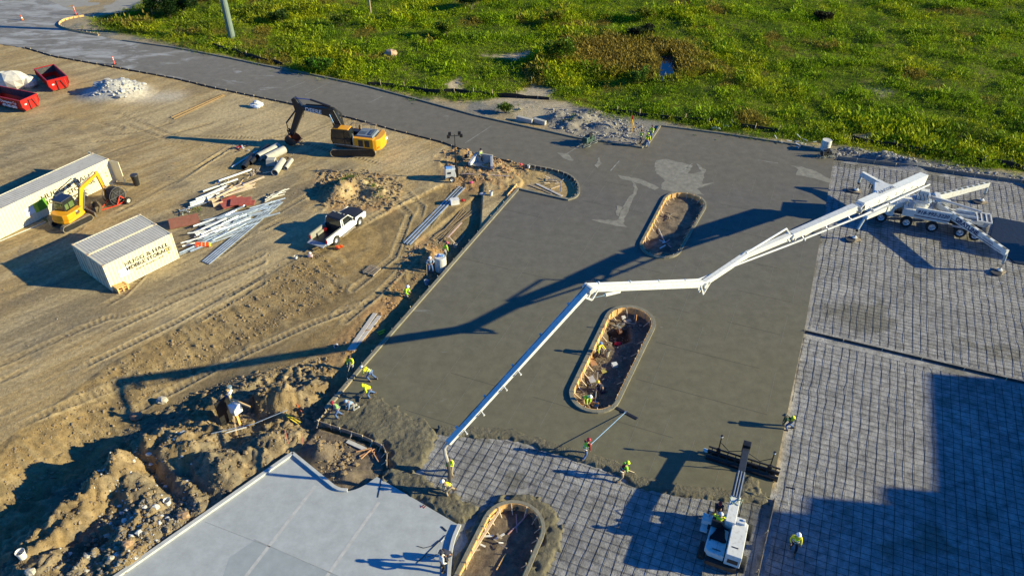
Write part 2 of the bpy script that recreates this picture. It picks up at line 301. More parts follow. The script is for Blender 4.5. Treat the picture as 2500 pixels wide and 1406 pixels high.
def terrain(x, y):
    z = -.02+.07*(fbm(x, y, 6, 1)-.5)+.03*(fbm(x, y, 1.2, 2)-.5)
    col = np.empty(x.shape+(3,)); tan = np.array((.40, .285, .135)); gry = np.array((.235, .195, .13)); org = np.array((.42, .27, .10)); dk = np.array((.17, .13, .08)); pale = np.array((.50, .39, .22))
    n1 = fbm(x, y, 9, 5); n2 = fbm(x, y, 2.4, 6); n3 = fbm(x, y, .6, 7)
    col[:] = tan
    def mixc(c, a): col[:] = col*(1-a[..., None])+np.array(c)*a[..., None]
    mixc(pale, .6*sst(.5, .7, n1)); mixc(gry, .55*sst(.55, .75, n2))
    for P, a, soft in ((PX((280, 620), (460, 470), (640, 400), (760, 400), (740, 520), (600, 640), (430, 720), (120, 860), (-100, 860), (60, 740)), .8, 3), (PX((0, 300), (250, 380), (0, 480)), .5, 3), (PX((790, 395), (850, 380), (880, 420), (800, 430)), .9, .6), (PX((0, 190), (120, 140), (300, 180), (700, 260), (1000, 350), (900, 380), (500, 330), (250, 350)), .0, 2)):
        s = sdf(x, y, P); mixc(gry, a*sst(-soft, soft, s+(n2-.5)*6*soft*.4))
    s = sdf(x, y, PX((560, 250), (760, 290), (960, 330), (1100, 380), (1020, 430), (830, 380), (560, 340), (300, 330), (250, 270), (420, 240))); mixc(pale, .7*sst(-2, 2, s+(n2-.5)*4))
    ca_, sa_ = math.cos(R(47)), math.sin(R(47)); us, ws = x*ca_+y*sa_, -x*sa_+y*ca_; st = fbm(us, ws*9, 7, 301, 4, .6); st2 = vn(us, ws*6, 2.2, 305)
    yard = (x < 0)*(y < 110)*1.0; mixc(pale, .55*yard*sst(.52, .66, st)); mixc(dk*1.25, .42*yard*sst(.46, .34, st)); mixc(dk*1.2, .30*yard*sst(.62, .8, st2)); z = z+.025*yard*(st-.5)+.02*yard*(st2-.5)
    # cut bank and the low ground in front of it
    dT, sT, sideT = pdist(x, y, BT); dF, sF, sideF = pdist(x, y, BF)
    Lf = sum(math.hypot(b[0]-a[0], b[1]-a[1]) for a, b in zip(BF[:-1], BF[1:]))
    depth = 1.5-1.2*sst(.25, .85, sF/Lf)
    belowT = sideT < 0; belowF = sideF < 0
    t = np.where(belowT, np.where(belowF, 1, dT/(dT+dF+1e-6)), 0); near = (x > -70) & (y < 66) & (x < -3)
    e = sdf(x, y, LOW and PX((1262, 440), (1262, 465), (1030, 730), (900, 878), (778, 1022), (715, 1108), (290, 1406)) + [(-30, 0), (60, 0), (60, 50)])
    cut = -depth*sst(0, 1, t)*(near); fill = np.where(belowF, sst(1.2, 4.0, dF)*(depth-.4), 0)*near
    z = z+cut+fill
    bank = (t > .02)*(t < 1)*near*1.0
    dsl, ssl, _ = pdist(x, y, BT)
    rib = vn(sT*1.0, dT*.12, .35, 11)+.6*vn(sT, dT*.2, .16, 12)
    edge = sst(0, .12, t)*sst(1.0, .9, t)
    z = z+bank*edge*((rib-.8)*.11+.12*(billow(x, y, .8, 14)-.5)*np.clip(depth, .5, 1.5))
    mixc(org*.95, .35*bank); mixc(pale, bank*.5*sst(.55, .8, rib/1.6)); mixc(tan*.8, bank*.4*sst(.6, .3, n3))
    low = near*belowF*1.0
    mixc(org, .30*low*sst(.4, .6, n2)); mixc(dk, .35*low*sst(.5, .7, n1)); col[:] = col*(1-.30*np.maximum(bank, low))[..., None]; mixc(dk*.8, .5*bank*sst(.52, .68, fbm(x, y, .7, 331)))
    # beside the pours
    dl = pdist(x, y, LEFT)[0]; z = z-.30*sst(2.2, .4, dl)*near*(y < 62)
    # field
    fld = FIELDM(x, y); z = np.where(fld > 0, z-.15*sst(0, 2, fld)+.9*(fbm(x, y, 7, 21)-.5)*sst(0, 6, fld), z)
    mixc((.085, .11, .012), sst(-.4, 1.2, fld+(n2-.5)*3)); mixc((.17, .14, .05), .6*sst(0, 2, fld)*sst(.60, .72, n2))
    verge = sst(-7, -1, fld)*(1-sst(-.4, .6, fld))*(y > 60); mixc((.30, .26, .19), verge*.7); mixc((.19, .185, .17), verge*sst(.45, .6, n2)*.9)
    for P in (PX((1180, 250), (1330, 245), (1350, 215), (1300, 205), (1260, 225)), PX((1090, 205), (1120, 190), (1130, 215), (1100, 225)), PX((1180, 135), (1300, 122), (1280, 145)), PX((1240, 255), (1380, 250), (1420, 280), (1260, 300)), PX((2130, 210), (2190, 215), (2150, 240)), PX((2050, 325), (2140, 320), (2100, 345))): mixc((.42, .35, .24), sst(-.6, .5, sdf(x, y, P)+(n3-.5)*1.5))
    # gravel base under the reinforcement and inside pours
    base = sdf(x, y, [(-9, 16), (-6, 33), (0, 38), (8, 38), (16, 28.6), (22, 43), (33, 73.5), (75, 57), (75, 8)]); bm = sst(-.3, .3, base)
    z = z*(1-bm)+bm*(-.16+.025*(fbm(x, y, 1.3, 31)-.5))
    gc = np.array((.33, .32, .31))*(1+.5*(fbm(x, y, 3.5, 32)-.5))[..., None]; gc = gc*(1-.25*sst(.5, .7, vn(x, y, .35, 33)))[..., None]
    col[:] = col*(1-bm[..., None])+gc*bm[..., None]; mixc((.16, .15, .12), bm*.7*sst(.63, .74, n2))
    for P in (POCKET, I1, I2, I3):
        s = sdf(x, y, P); a = sst(-.05, .15, s); dp = {id(I1): .38, id(I2): .55, id(I3): .5}.get(id(P), .25)
        z = z*(1-a)+a*(-dp+.10*(billow(x, y, .5, 41)-.5)); mixc(np.array((.23, .18, .125))*(1 if P is I1 else .8), a); mixc((.13, .105, .08), a*sst(.5, .65, n3))
    hole = sdf(x, y, PX((1478, 790), (1540, 780), (1545, 820), (1500, 835), (1480, 812))); z = z-.5*sst(-.05, .4, hole)
    mixc((.05, .04, .03), sst(0, .3, hole))
    fng = sdf(x, y, PX((1262, 462), (1272, 440), (1230, 395), (1290, 404), (1400, 430), (1416, 465), (1388, 488))); z = z-.22*sst(0, .3, fng); mixc((.25, .22, .17), .7*sst(0, .5, fng)*sst(.4, .6, n2))
    for m in MOUNDS:
        k = gauss(x, y, m); z = z+k*(.55+.6*fbm(x, y, .8, 51, 3)) + .10*sst(.05, .4, k)*(vn(x, y, .24, 52)-.5)
    for m in HOLES: z = z+gauss(x, y, m)
    hp = sst(-.6, .6, sdf(x, y, HEAPAREA)); old = sst(.1, .5, -sdf(x, y, OLD)); hp = hp*old
    z = z+hp*(.30*(billow(x, y, 1.1, 61)-.5)+.22*(billow(x, y, .45, 62, 2)-.5)+.24*(vn(x, y, .22, 63)-.5)+.12*(vn(x, y, .13, 68)-.5)); mixc((.27, .19, .095), .7*hp); mixc((.20, .17, .12), .75*hp*sst(.48, .6, fbm(x, y, 3, 64))); mixc((.12, .09, .055), .6*hp*sst(.52, .68, fbm(x, y, .8, 65))); mixc((.40, .30, .17), .5*hp*sst(.6, .75, vn(x, y, .5, 66)))
    z = np.where(sdf(x, y, PX((500, 1000), (620, 970), (640, 1040), (560, 1060))) > 0, np.minimum(z, -.75), z)
    for P, a in DIRTROUGH:
        s = sst(-.4, .8, sdf(x, y, P)); z = z+a*2.4*s*(billow(x, y, .7, 71)-.55); mixc((.38, .225, .10), .75*s*(y < 75)*sst(.35, .6, n2)); mixc((.2, .15, .09), .5*s*sst(.55, .7, n3))
    s = sst(-1, 1, sdf(x, y, PX((1330, 265), (1500, 278), (1620, 300), (1600, 318), (1560, 362), (1430, 345), (1330, 315)))); mixc((.24, .225, .20), s*.85)
    s = sst(-.5, .6, sdf(x, y, PX((2040, 350), (2250, 385), (2500, 425), (2500, 440), (2040, 380)))); mixc((.2, .195, .18), s*.8)
    for m in MOUNDS:
        if m[0] == 280: mixc((.46, .45, .42), np.clip(gauss(x, y, m)*1.6, 0, 1)*.95); mixc((.55, .5, .42), .6*sst(3, 0, pdist(x, y, PX((330, 240), (420, 235)))[0]))
        if m[0] in (2165, 2230): mixc((.13, .14, .15), np.clip(gauss(x, y, m)*2, 0, 1)*.8)
    # tyre and crawler tracks
    for i, Tn in enumerate(TRACKS):
        d, s_, _ = pdist(x, y, Tn); m_ = sst(.38, .22, d)*(1-.6*hp)*sst(.2, .45, vn(s_, s_*0, 5, i)); r = .5+.5*np.sin(s_*2*math.pi/.42)
        z = z+m_*(.06*r-.06)+.06*np.exp(-((d-.36)/.08)**2)*sst(.2, .45, vn(s_, s_*0, 5, i)); mixc(pale*.95, m_*.4); mixc(dk*.9, m_*(1-r)*.8); mixc(pale, .5*np.exp(-((d-.42)/.1)**2)*sst(.2, .45, vn(s_, s_*0, 5, i)))
    # keep clear under slabs
    for P, zz in ((SLAB, -.3), (OLD, -.33)):
        s = sdf(x, y, P); isl = np.zeros(x.shape, bool)
        for Q in (I1, I2, I3): isl |= inpoly(x, y, Q)
        z = np.where((s > 0) & ~isl, np.where(s > .3, zz, np.minimum(z, -.07)), z)
    pond = sst(-.3, .5, sdf(x, y, POND)); z = z*(1-pond)+pond*(-1.0); mixc((.06, .05, .03), pond)
    return z, col
FL = PX((-350, 5), (60, -3), (110, -12), (300, -60), (700, -80))
FIELD = PX((205, 44), (250, 74), (330, 90), (420, 108), (480, 128), (560, 142), (640, 158), (700, 168), (820, 200), (900, 213), (1000, 236), (1100, 250), (1250, 246), (1340, 244), (1420, 262), (1500, 292), (1620, 300), (1740, 322), (1900, 343), (2060, 360), (2250, 392), (2500, 428), (2900, 490)) + [(900, 50), (900, 1500), (-900, 1500), (-400, 200)] + PX((420, -45), (340, 12), (290, 30))
POND = PX((1600, 134), (1640, 128), (1652, 158), (1648, 196), (1612, 194), (1610, 160))
def FIELDM(x, y):
    return np.maximum(sdf(x, y, FIELD), sdf(x, y, PX((-900, 60), (-100, 16), (60, 2), (120, -8), (330, -60)) + [(-500, 300), (-900, 300)]))
Z, COL = terrain(X, Y)
nx, ny = len(xs), len(ys)
def grid_mesh(name, X, Y, Z, COL, m, keep=None):
    ny, nx = X.shape; idx = np.arange(nx*ny).reshape(ny, nx)
    q = np.stack([idx[:-1, :-1], idx[:-1, 1:], idx[1:, 1:], idx[1:, :-1]], -1).reshape(-1, 4)
    co = np.stack([X, Y, Z], -1).reshape(-1, 3)
    cl = np.concatenate([COL.reshape(-1, 3), np.ones((nx*ny, 1))], 1)
    if keep is not None:
        k = keep.reshape(-1)[q].all(1); q = q[k]; used = np.unique(q); mp = np.zeros(nx*ny, int); mp[used] = np.arange(len(used)); q = mp[q]; co = co[used]; cl = cl[used]
    me = D.meshes.new(name); me.vertices.add(len(co)); me.vertices.foreach_set('co', co.astype('f').ravel())
    me.loops.add(q.size); me.loops.foreach_set('vertex_index', q.astype('i').ravel()); me.polygons.add(len(q))
    me.polygons.foreach_set('loop_start', np.arange(0, q.size, 4, dtype='i')); me.polygons.foreach_set('use_smooth', np.ones(len(q), bool))
    me.update(); me.validate(); a = me.color_attributes.new('Col', 'FLOAT_COLOR', 'POINT'); a.data.foreach_set('color', cl.astype('f').ravel())
    return obj(name, me, m)
def vcmat(name, rough=.9, var=.42, bump=.9, fine=5, spec=.3, dist=.12):
    m = D.materials.new(name); m.use_nodes = True; n = m.node_tree.nodes; l = m.node_tree.links; b = n['Principled BSDF']
    b.inputs['Roughness'].default_value = rough; b.inputs['Specular IOR Level'].default_value = spec
    at = n.new('ShaderNodeAttribute'); at.attribute_name = 'Col'; tc = n.new('ShaderNodeTexCoord')
    no = n.new('ShaderNodeTexNoise'); no.inputs['Scale'].default_value = 3.2; no.inputs['Detail'].default_value = 10; no.inputs['Roughness'].default_value = .72; l.new(tc.outputs['Object'], no.inputs['Vector'])
    mr = n.new('ShaderNodeMapRange'); mr.inputs[1].default_value = .3; mr.inputs[2].default_value = .7; mr.inputs[3].default_value = 1-var; mr.inputs[4].default_value = 1+var; l.new(no.outputs[0], mr.inputs[0])
    vm = n.new('ShaderNodeVectorMath'); vm.operation = 'SCALE'; l.new(at.outputs['Color'], vm.inputs[0]); l.new(mr.outputs[0], vm.inputs['Scale']); l.new(vm.outputs[0], b.inputs['Base Color'])
    n2 = n.new('ShaderNodeTexNoise'); n2.inputs['Scale'].default_value = fine; n2.inputs['Detail'].default_value = 8; n2.inputs['Roughness'].default_value = .7; l.new(tc.outputs['Object'], n2.inputs['Vector'])
    bp = n.new('ShaderNodeBump'); bp.inputs['Strength'].default_value = bump; bp.inputs['Distance'].default_value = dist; l.new(n2.outputs[0], bp.inputs['Height']); l.new(bp.outputs[0], b.inputs['Normal'])
    return m
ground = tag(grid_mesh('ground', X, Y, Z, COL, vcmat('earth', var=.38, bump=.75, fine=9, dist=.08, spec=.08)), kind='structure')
def hz(x, y):
    i = min(max(np.searchsorted(xs, x)-1, 0), nx-2); j = min(max(np.searchsorted(ys, y)-1, 0), ny-2)
    fx = (x-xs[i])/(xs[i+1]-xs[i]); fy = (y-ys[j])/(ys[j+1]-ys[j])
    return float((Z[j, i]*(1-fx)+Z[j, i+1]*fx)*(1-fy)+(Z[j+1, i]*(1-fx)+Z[j+1, i+1]*fx)*fy)
def on(px, py, dz=0):                        # point of the ground seen at a photograph position
    z = 0
    for _ in range(6): g = G(px, py, z); z = hz(g.x, g.y)
    g = G(px, py, z); return Vector((g.x, g.y, z+dz))
# ------------------------------------------------------------------ slabs, kerbs, forms
def concmat(name, cols, rough=.6, bump=.2, streak=0, mott=.2, spec=.15):
    m = D.materials.new(name); m.use_nodes = True; n = m.node_tree.nodes; l = m.node_tree.links; b = n['Principled BSDF']
    b.inputs['Roughness'].default_value = rough; b.inputs['Specular IOR Level'].default_value = spec; tc = n.new('ShaderNodeTexCoord')
    sx = n.new('ShaderNodeSeparateXYZ'); l.new(tc.outputs['Object'], sx.inputs[0])
    nz = n.new('ShaderNodeTexNoise'); nz.inputs['Scale'].default_value = .22; nz.inputs['Detail'].default_value = 7; l.new(tc.outputs['Object'], nz.inputs['Vector'])
    ma = n.new('ShaderNodeMath'); ma.operation = 'MULTIPLY_ADD'; l.new(nz.outputs[0], ma.inputs[0]); ma.inputs[1].default_value = 14; l.new(sx.outputs['Y'], ma.inputs[2])
    mr = n.new('ShaderNodeMapRange'); mr.inputs[1].default_value = 30; mr.inputs[2].default_value = 130; l.new(ma.outputs[0], mr.inputs[0])
    cr_ = n.new('ShaderNodeValToRGB'); l.new(mr.outputs[0], cr_.inputs[0]); el = cr_.color_ramp.elements
    while len(el) > 1: el.remove(el[-1])
    el[0].position = cols[0][0]; el[0].color = (*cols[0][1], 1)
    for p, c in cols[1:]: e = el.new(p); e.color = (*c, 1)
    n2 = n.new('ShaderNodeTexNoise'); n2.inputs['Scale'].default_value = 1.1; n2.inputs['Detail'].default_value = 12; n2.inputs['Roughness'].default_value = .75; l.new(tc.outputs['Object'], n2.inputs['Vector'])
    m2 = n.new('ShaderNodeMapRange'); m2.inputs[1].default_value = .3; m2.inputs[2].default_value = .7; m2.inputs[3].default_value = 1-mott; m2.inputs[4].default_value = 1+mott; l.new(n2.outputs[0], m2.inputs[0])
    vm = n.new('ShaderNodeVectorMath'); vm.operation = 'SCALE'; l.new(cr_.outputs[0], vm.inputs[0]); l.new(m2.outputs[0], vm.inputs['Scale']); out = vm.outputs[0]
    if streak:
        mp = n.new('ShaderNodeMapping'); mp.inputs['Rotation'].default_value = (0, 0, R(-50)); mp.inputs['Scale'].default_value = (.28, .8, 1); l.new(tc.outputs['Object'], mp.inputs[0])
        n3 = n.new('ShaderNodeTexNoise'); n3.inputs['Scale'].default_value = .7; n3.inputs['Detail'].default_value = 9; n3.inputs['Roughness'].default_value = .7; n3.inputs['Distortion'].default_value = .6; l.new(mp.outputs[0], n3.inputs['Vector'])
        g = n.new('ShaderNodeMapRange'); g.inputs[1].default_value = -12; g.inputs[2].default_value = -62; g.inputs[3].default_value = .66; g.inputs[4].default_value = .46; l.new(sx.outputs['X'], g.inputs[0])
        g2 = n.new('ShaderNodeMath'); g2.operation = 'ADD'; l.new(g.outputs[0], g2.inputs[0]); g2.inputs[1].default_value = .13
        m3 = n.new('ShaderNodeMapRange'); l.new(n3.outputs[0], m3.inputs[0]); l.new(g.outputs[0], m3.inputs[1]); l.new(g2.outputs[0], m3.inputs[2]); m3.inputs[4].default_value = .8
        mx = n.new('ShaderNodeMix'); mx.data_type = 'RGBA'; l.new(m3.outputs[0], mx.inputs[0]); l.new(out, mx.inputs[6]); mx.inputs[7].default_value = (.42, .42, .41, 1); out = mx.outputs[2]
    l.new(out, b.inputs['Base Color'])
    n4 = n.new('ShaderNodeTexNoise'); n4.inputs['Scale'].default_value = 9; n4.inputs['Detail'].default_value = 6; l.new(tc.outputs['Object'], n4.inputs['Vector'])
    bp = n.new('ShaderNodeBump'); bp.inputs['Strength'].default_value = bump; bp.inputs['Distance'].default_value = .02; l.new(n4.outputs[0], bp.inputs['Height']); l.new(bp.outputs[0], b.inputs['Normal'])
    return m
wet = concmat('wet concrete', [(0, (.150, .138, .088)), (.17, (.152, .139, .094)), (.30, (.146, .136, .110)), (.40, (.138, .128, .112)), (.47, (.152, .137, .105)), (.6, (.165, .148, .118)), (1, (.23, .215, .19))], streak=1, spec=.14)
old = concmat('cured concrete', [(0, (.40, .42, .42)), (1, (.42, .43, .42))], rough=.7, bump=.08, mott=.17, spec=.25)
kerbm = mat('damp kerb concrete', (.22, .20, .145), rough=.75, var=.25, scale=1.6, bump=.5, bscale=14)
oldkerb = mat('cured kerb concrete', (.50, .50, .47), rough=.75, var=.12, scale=2, bump=.2)
wood = mat('form timber', (.72, .42, .15), rough=.8, var=.3, scale=3, dirt=.25, dirtcol=(.2, .15, .09))
greywood = mat('weathered timber', (.34, .27, .19), rough=.85, var=.3, scale=3, dirt=.4)
darkboard = mat('dark plywood', (.05, .045, .04), rough=.8, var=.4, scale=2, dirt=.3, dirtcol=(.12, .1, .08))
stakem = mat('pale stake wood', (.62, .50, .34), rough=.8, var=.2)
concrete_slab = tag(pmesh('concrete_slab', SLAB, [I1, I2], 0, wet, thick=.24), kind='structure')
cured_slab = tag(pmesh('cured_slab', OLD, [], .0, old, thick=.24), kind='structure')
# paler laitance patches and saw lines lie on the slab
def wob(P, a, seed=0):
    out = []; P = list(P); n = len(P); r = random.Random(seed)
    for i in range(n):
        p, q = P[i], P[(i+1) % n]; l = math.hypot(q[0]-p[0], q[1]-p[1]); k = max(1, int(l/.35))
        for j in range(k):
            t = j/k; out.append((p[0]+(q[0]-p[0])*t+r.uniform(-a, a), p[1]+(q[1]-p[1])*t+r.uniform(-a, a)))
    return out
lait = mat('dried laitance', (.225, .21, .17), rough=.8, var=.3, scale=1.8, dirt=.35, dirtcol=(.15, .142, .12))
for i, q in enumerate([((1600, 392), (1625, 388), (1690, 405), (1680, 425), (1722, 418), (1715, 450), (1745, 445), (1700, 462), (1718, 476), (1640, 470), (1612, 460), (1622, 440), (1600, 420)), ((1510, 428), (1560, 436), (1612, 458), (1600, 464), (1555, 447), (1512, 436)), ((1545, 440), (1557, 462), (1540, 500), (1520, 545), (1532, 556), (1500, 552), (1440, 536), (1505, 538), (1528, 495), (1548, 468)), ((1932, 405), (1960, 408), (1990, 418), (2030, 440), (2022, 448), (1990, 437), (1962, 430), (1942, 428), (1948, 415)), ((1360, 372), (1385, 376), (1402, 390), (1398, 394), (1375, 388)), ((1700, 400), (1722, 415), (1712, 440), (1702, 436), (1710, 418)), ((1462, 385), (1470, 400), (1458, 412), (1452, 404)), ((1505, 500), (1520, 505), (1512, 530), (1502, 520))]):
    pmesh('laitance_patch', wob(PX(*q), .10, i), [], .004+.0012*i, lait, concrete_slab)
line1 = mat('pale saw line', (.21, .195, .15), rough=.9); line2 = mat('dark saw line', (.06, .055, .045), rough=.9)
def strips(name, segs, wd, m, z=.005):
    b = B()
    for (ax, ay), (bx, by) in segs:
        l = math.hypot(bx-ax, by-ay)
        if l < .1: continue
        nx_, ny_ = -(by-ay)/l*wd/2, (bx-ax)/l*wd/2
        b.add([(ax-nx_, ay-ny_, z), (bx-nx_, by-ny_, z), (bx+nx_, by+ny_, z), (ax+nx_, ay+ny_, z)], [(0, 1, 2, 3)])
    return obj(name, b, m, concrete_slab)
def clipline(p, d, P, holes=(), step=.5, L=90):
    t = np.arange(-L, L, step); xx = p[0]+d[0]*t; yy = p[1]+d[1]*t; k = inpoly(xx, yy, P)
    for h in holes: k &= ~inpoly(xx, yy, h)
    segs = []; s = None
    for i in range(len(t)):
        if k[i] and s is None: s = i
        if (not k[i] or i == len(t)-1) and s is not None: segs.append((s, i-1)); s = None
    return [((xx[a], yy[a]), (xx[b], yy[b])) for a, b in segs if b > a]
U1 = (math.cos(R(66.6)), math.sin(R(66.6))); U2 = (math.cos(R(-22)), math.sin(R(-22)))
MAIN = LEFT+FRESH+RIGHT+PX((1960, 440), (1600, 385), (1440, 350), (1400, 500))
r1 = random.Random(5); sg = []; sd_ = []
for k in range(-9, 10):
    p = (8+U2[0]*k*1.95, 48+U2[1]*k*1.95)
    for a, b in clipline(p, U1, MAIN, (I1, I2)):
        l = math.hypot(b[0]-a[0], b[1]-a[1]); n_ = max(1, int(l/6))
        for j in range(n_):
            t0, t1 = (j+r1.uniform(0, .35))/n_, (j+r1.uniform(.6, 1))/n_; o = r1.uniform(-.12, .12)
            if r1.random() < .8: sg.append(((a[0]+(b[0]-a[0])*t0+o, a[1]+(b[1]-a[1])*t0), (a[0]+(b[0]-a[0])*t1+o*.5, a[1]+(b[1]-a[1])*t1)))
for k in range(-4, 5):
    p = (8+U1[0]*k*4.4, 48+U1[1]*k*4.4)
    for a, b in clipline(p, U2, MAIN, (I1, I2)):
        l = math.hypot(b[0]-a[0], b[1]-a[1]); n_ = max(1, int(l/5))
        for j in range(n_):
            t0, t1 = (j+r1.uniform(0, .3))/n_, (j+r1.uniform(.5, 1))/n_
            if r1.random() < .6: sd_.append(((a[0]+(b[0]-a[0])*t0, a[1]+(b[1]-a[1])*t0), (a[0]+(b[0]-a[0])*t1, a[1]+(b[1]-a[1])*t1)))
strips('pale_saw_lines', sg, .022, line1); strips('dark_saw_lines', sd_, .03, line2)
sg = []
ss = [((700, 200), (740, 185)), ((690, 222), (745, 200)), ((745, 232), (808, 200)), ((900, 252), (935, 235)), ((1135, 350), (1200, 308)), ((1380, 378), (1425, 350)), ((1660, 412), (1690, 408)), ((1850, 391), (1900, 399)), ((1640, 440), (1690, 400)), ((1490, 418), (1512, 393))]
strips('pale_drag_marks', [(G2(*a), G2(*b)) for a, b in ss], .12, mat('pale drag mark', (.24, .23, .21), rough=.9, var=.4, scale=1.2, dirt=.6, dirtcol=(.16, .15, .12)), .0065)
# joints of the cured slab
jm = mat('cured joint', (.47, .465, .44), rough=.9, var=.15); jd = mat('dark cured joint', (.27, .28, .28), rough=.8)  # jd is the darker joint colour
for a, b, wd, m_ in (((770, 1185), (600, 1406), .20, jm), ((925, 1225), (795, 1410), .20, jm), ((1085, 1300), (1045, 1400), .03, jm), ((620, 1316), (840, 1412), .03, jd), ((500, 1273), (660, 1335), .025, jd)):
    s_ = strips('slab_joint', [(G2(*a), G2(*b))], wd, m_, .004); s_.parent = cured_slab
damp = mat('damp concrete', (.33, .36, .36), rough=.6, var=.1, scale=1.5)
dd = pmesh('damp_patch', PX((622, 1318), (840, 1410), (1000, 1480), (520, 1480), (560, 1360)), [], .002, damp, cured_slab)
def dense(P, st=.5):
    out = []
    for (ax, ay), (bx, by) in zip(P[:-1], P[1:]):
        k = max(1, int(math.hypot(bx-ax, by-ay)/st)); out += [(ax+(bx-ax)*i/k, ay+(by-ay)*i/k) for i in range(k)]
    return out+[P[-1]]
def offset(P, d, closed=False):
    out = []; n = len(P)
    for i in range(n):
        a = P[(i-1) % n] if closed or i > 0 else P[i]; b = P[(i+1) % n] if closed or i < n-1 else P[i]
        l = math.hypot(b[0]-a[0], b[1]-a[1]) or 1; out.append((P[i][0]-(b[1]-a[1])/l*d, P[i][1]+(b[0]-a[0])/l*d))
    return out
def kerb(name, P, wd, h, m, label, z=-.0, closed=False, **k):
    b = B(); b.ribbon([(x, y, z) for x, y in P], wd, h, closed); return one(name, b, m, label, 'kerb', **k)
def form(P, label, d, h=.3, z=-.28, m=None, ev=1.3, stm=None, sh=.32, tilt=.35, group=None, st0=0, inner=True):
    Q = dense(P, .4); t = T('form_board', label, 'form board', (Q[0][0], Q[0][1], 0), group=group); o = Vector((Q[0][0], Q[0][1], 0))
    b = B(); b.ribbon([(x-o.x, y-o.y, z) for x, y in Q], .04, h); obj('board', b, m or wood, t)
    acc = 0; nst = 0; Q2 = dense(P, .1); last = -9; L = 0
    for i in range(1, len(Q2)):
        L += math.hypot(Q2[i][0]-Q2[i-1][0], Q2[i][1]-Q2[i-1][1])
        if L-last > ev*(.8+.4*random.random()) and nst < 95:
            last = L; nst += 1; a, c = Q2[i-1], Q2[i]; l = math.hypot(c[0]-a[0], c[1]-a[1]) or 1; nv = Vector((-(c[1]-a[1])/l, (c[0]-a[0])/l, 0))*d
            p = Vector((c[0], c[1], 0))-o+nv*.05; s = B(); ht = z+h+random.uniform(.02, .16)
            s.bar(p+Vector((0, 0, z-.1)), p+Vector((random.uniform(-.03, .03), random.uniform(-.03, .03), ht)), .05, .03)
            if random.random() < .7: s.bar(p+Vector((0, 0, z+h*.8)), p+nv*sh+Vector((0, 0, z)), .05, .025)
            obj('stake', s, stm or stakem, t)
    return t
kerb('kerb', UPPER, .2, .16, kerbm, 'long damp concrete kerb along the far side of the curving road')
kerb('kerb', [UPPER[-1]]+PX((1440, 343))+NOTCH[:2]+smoothp(NOTCH[1:3]+[NOTCH[3]], 1, False), .2, .16, kerbm, 'damp kerb turning round the gravel notch where three workers stand')
kerb('kerb', [NOTCH[3]]+UP2, .2, .16, kerbm, 'straight damp kerb between the gravel notch and the far white barrel')
kerb('kerb', LEFT[:4], .26, .15, kerbm, 'long straight damp kerb down the left edge of the fresh slab')
kerb('kerb', FING+LEFT[:1], .17, .15, kerbm, 'damp kerb round the rounded dirt finger full of scrap boards')
kerb('kerb', nose, .16, .12, kerbm, 'tight curved kerb at the road mouth near the far street')
for I, lb in ((I1, 'damp kerb ring round the farther planting island'), (I2, 'rough damp kerb ring round the island with workers in it')):
    kerb('kerb', I, .18 if I is I1 else .26, .15, kerbm, lb, closed=True)
kerb('kerb', I3, .22, .16, kerbm, 'raw kerb ring round the nearest planting island', closed=True)
kerb('kerb', [OLD[0], OLD[-1]], .24, .15, oldkerb, 'pale cured kerb along the sloping left edge of the light slab', z=0)
kerb('kerb', [OLD[0]]+OLD[1:10], .2, .15, oldkerb, 'pale cured kerb bending round the dirt pocket')
io = [p for p in OLD if abs(p[0]+2.8) < 2 and p[1] < 27]
kerb('kerb', smoothp(PX((1122, 1282), (1103, 1325), (1096, 1390), (1096, 1500)), 2, False), .2, .15, oldkerb, 'pale cured kerb on the light slab beside the nearest island')
# forms
form(LOW[1:], 'shade darkened form board with pale stakes along the near side of the road', -1, h=.42, z=-.30, m=darkboard, ev=1.5)  # board coloured dark throughout for the shade on its near side
form(offset(LEFT[:4], -.17), 'long form board down the left edge of the fresh slab', -1, h=.5, z=-.42, m=darkboard, ev=1.5)
form(offset(nose, -.1), 'bright new plywood form bent round the road mouth', -1, h=.35, z=-.1, ev=.7)
form(offset(I1[::-1], -.13)[2:]+offset(I1[::-1], -.13)[:1], 'plywood form inside the farther planting island', -1, h=.48, z=-.35, ev=.75)
form(offset(I2[::-1], -.17)[2:]+offset(I2[::-1], -.17)[:1], 'orange plywood form inside the island where workers crouch', -1, h=.66, z=-.52, ev=.8, sh=.5)
form(offset(I3[::-1], -.14)[2:]+offset(I3[::-1], -.14)[:1], 'orange plywood form inside the nearest planting island', -1, h=.6, z=-.46, ev=.8)
form(offset(FING, -.12), 'form board inside the rounded dirt finger', -1, h=.38, z=-.25, m=darkboard, ev=.6)
form(PX((1238, 480), (1262, 452)), 'short new timber form at the corner of the dirt finger', -1, h=.4, z=-.2, ev=.5)
form(PX((776, 1028), (880, 1062), (935, 1088), (945, 1108), (944, 1140)), 'dark form board along the top of the dirt pocket', -1, h=.34, z=-.25, m=greywood, ev=.8)
form(PX((775, 1030), (850, 942), (888, 893)), 'form board being set by the row of finishers', 1, h=.3, z=-.2, m=greywood, ev=.9)
form([(OLD[0][0]-.16, OLD[0][1]+.13), (OLD[-1][0]-.16, OLD[-1][1]+.13)], 'stripped form line left of the light slab', 1, h=.1, z=-.3, m=greywood, ev=1.9, sh=.1)
form(PX((1962, 806), (2500, 932))+[(50, 32.2)], 'thin dark bulkhead board across the reinforcing mesh', -1, h=.2, z=-.16, m=darkboard, ev=3, sh=.1)
form(PX((1893, 1216), (1850, 1410), (1820, 1560)), 'pale topped edge board right of the screed machine', -1, h=.24, z=-.16, m=greywood, ev=3, sh=.1)
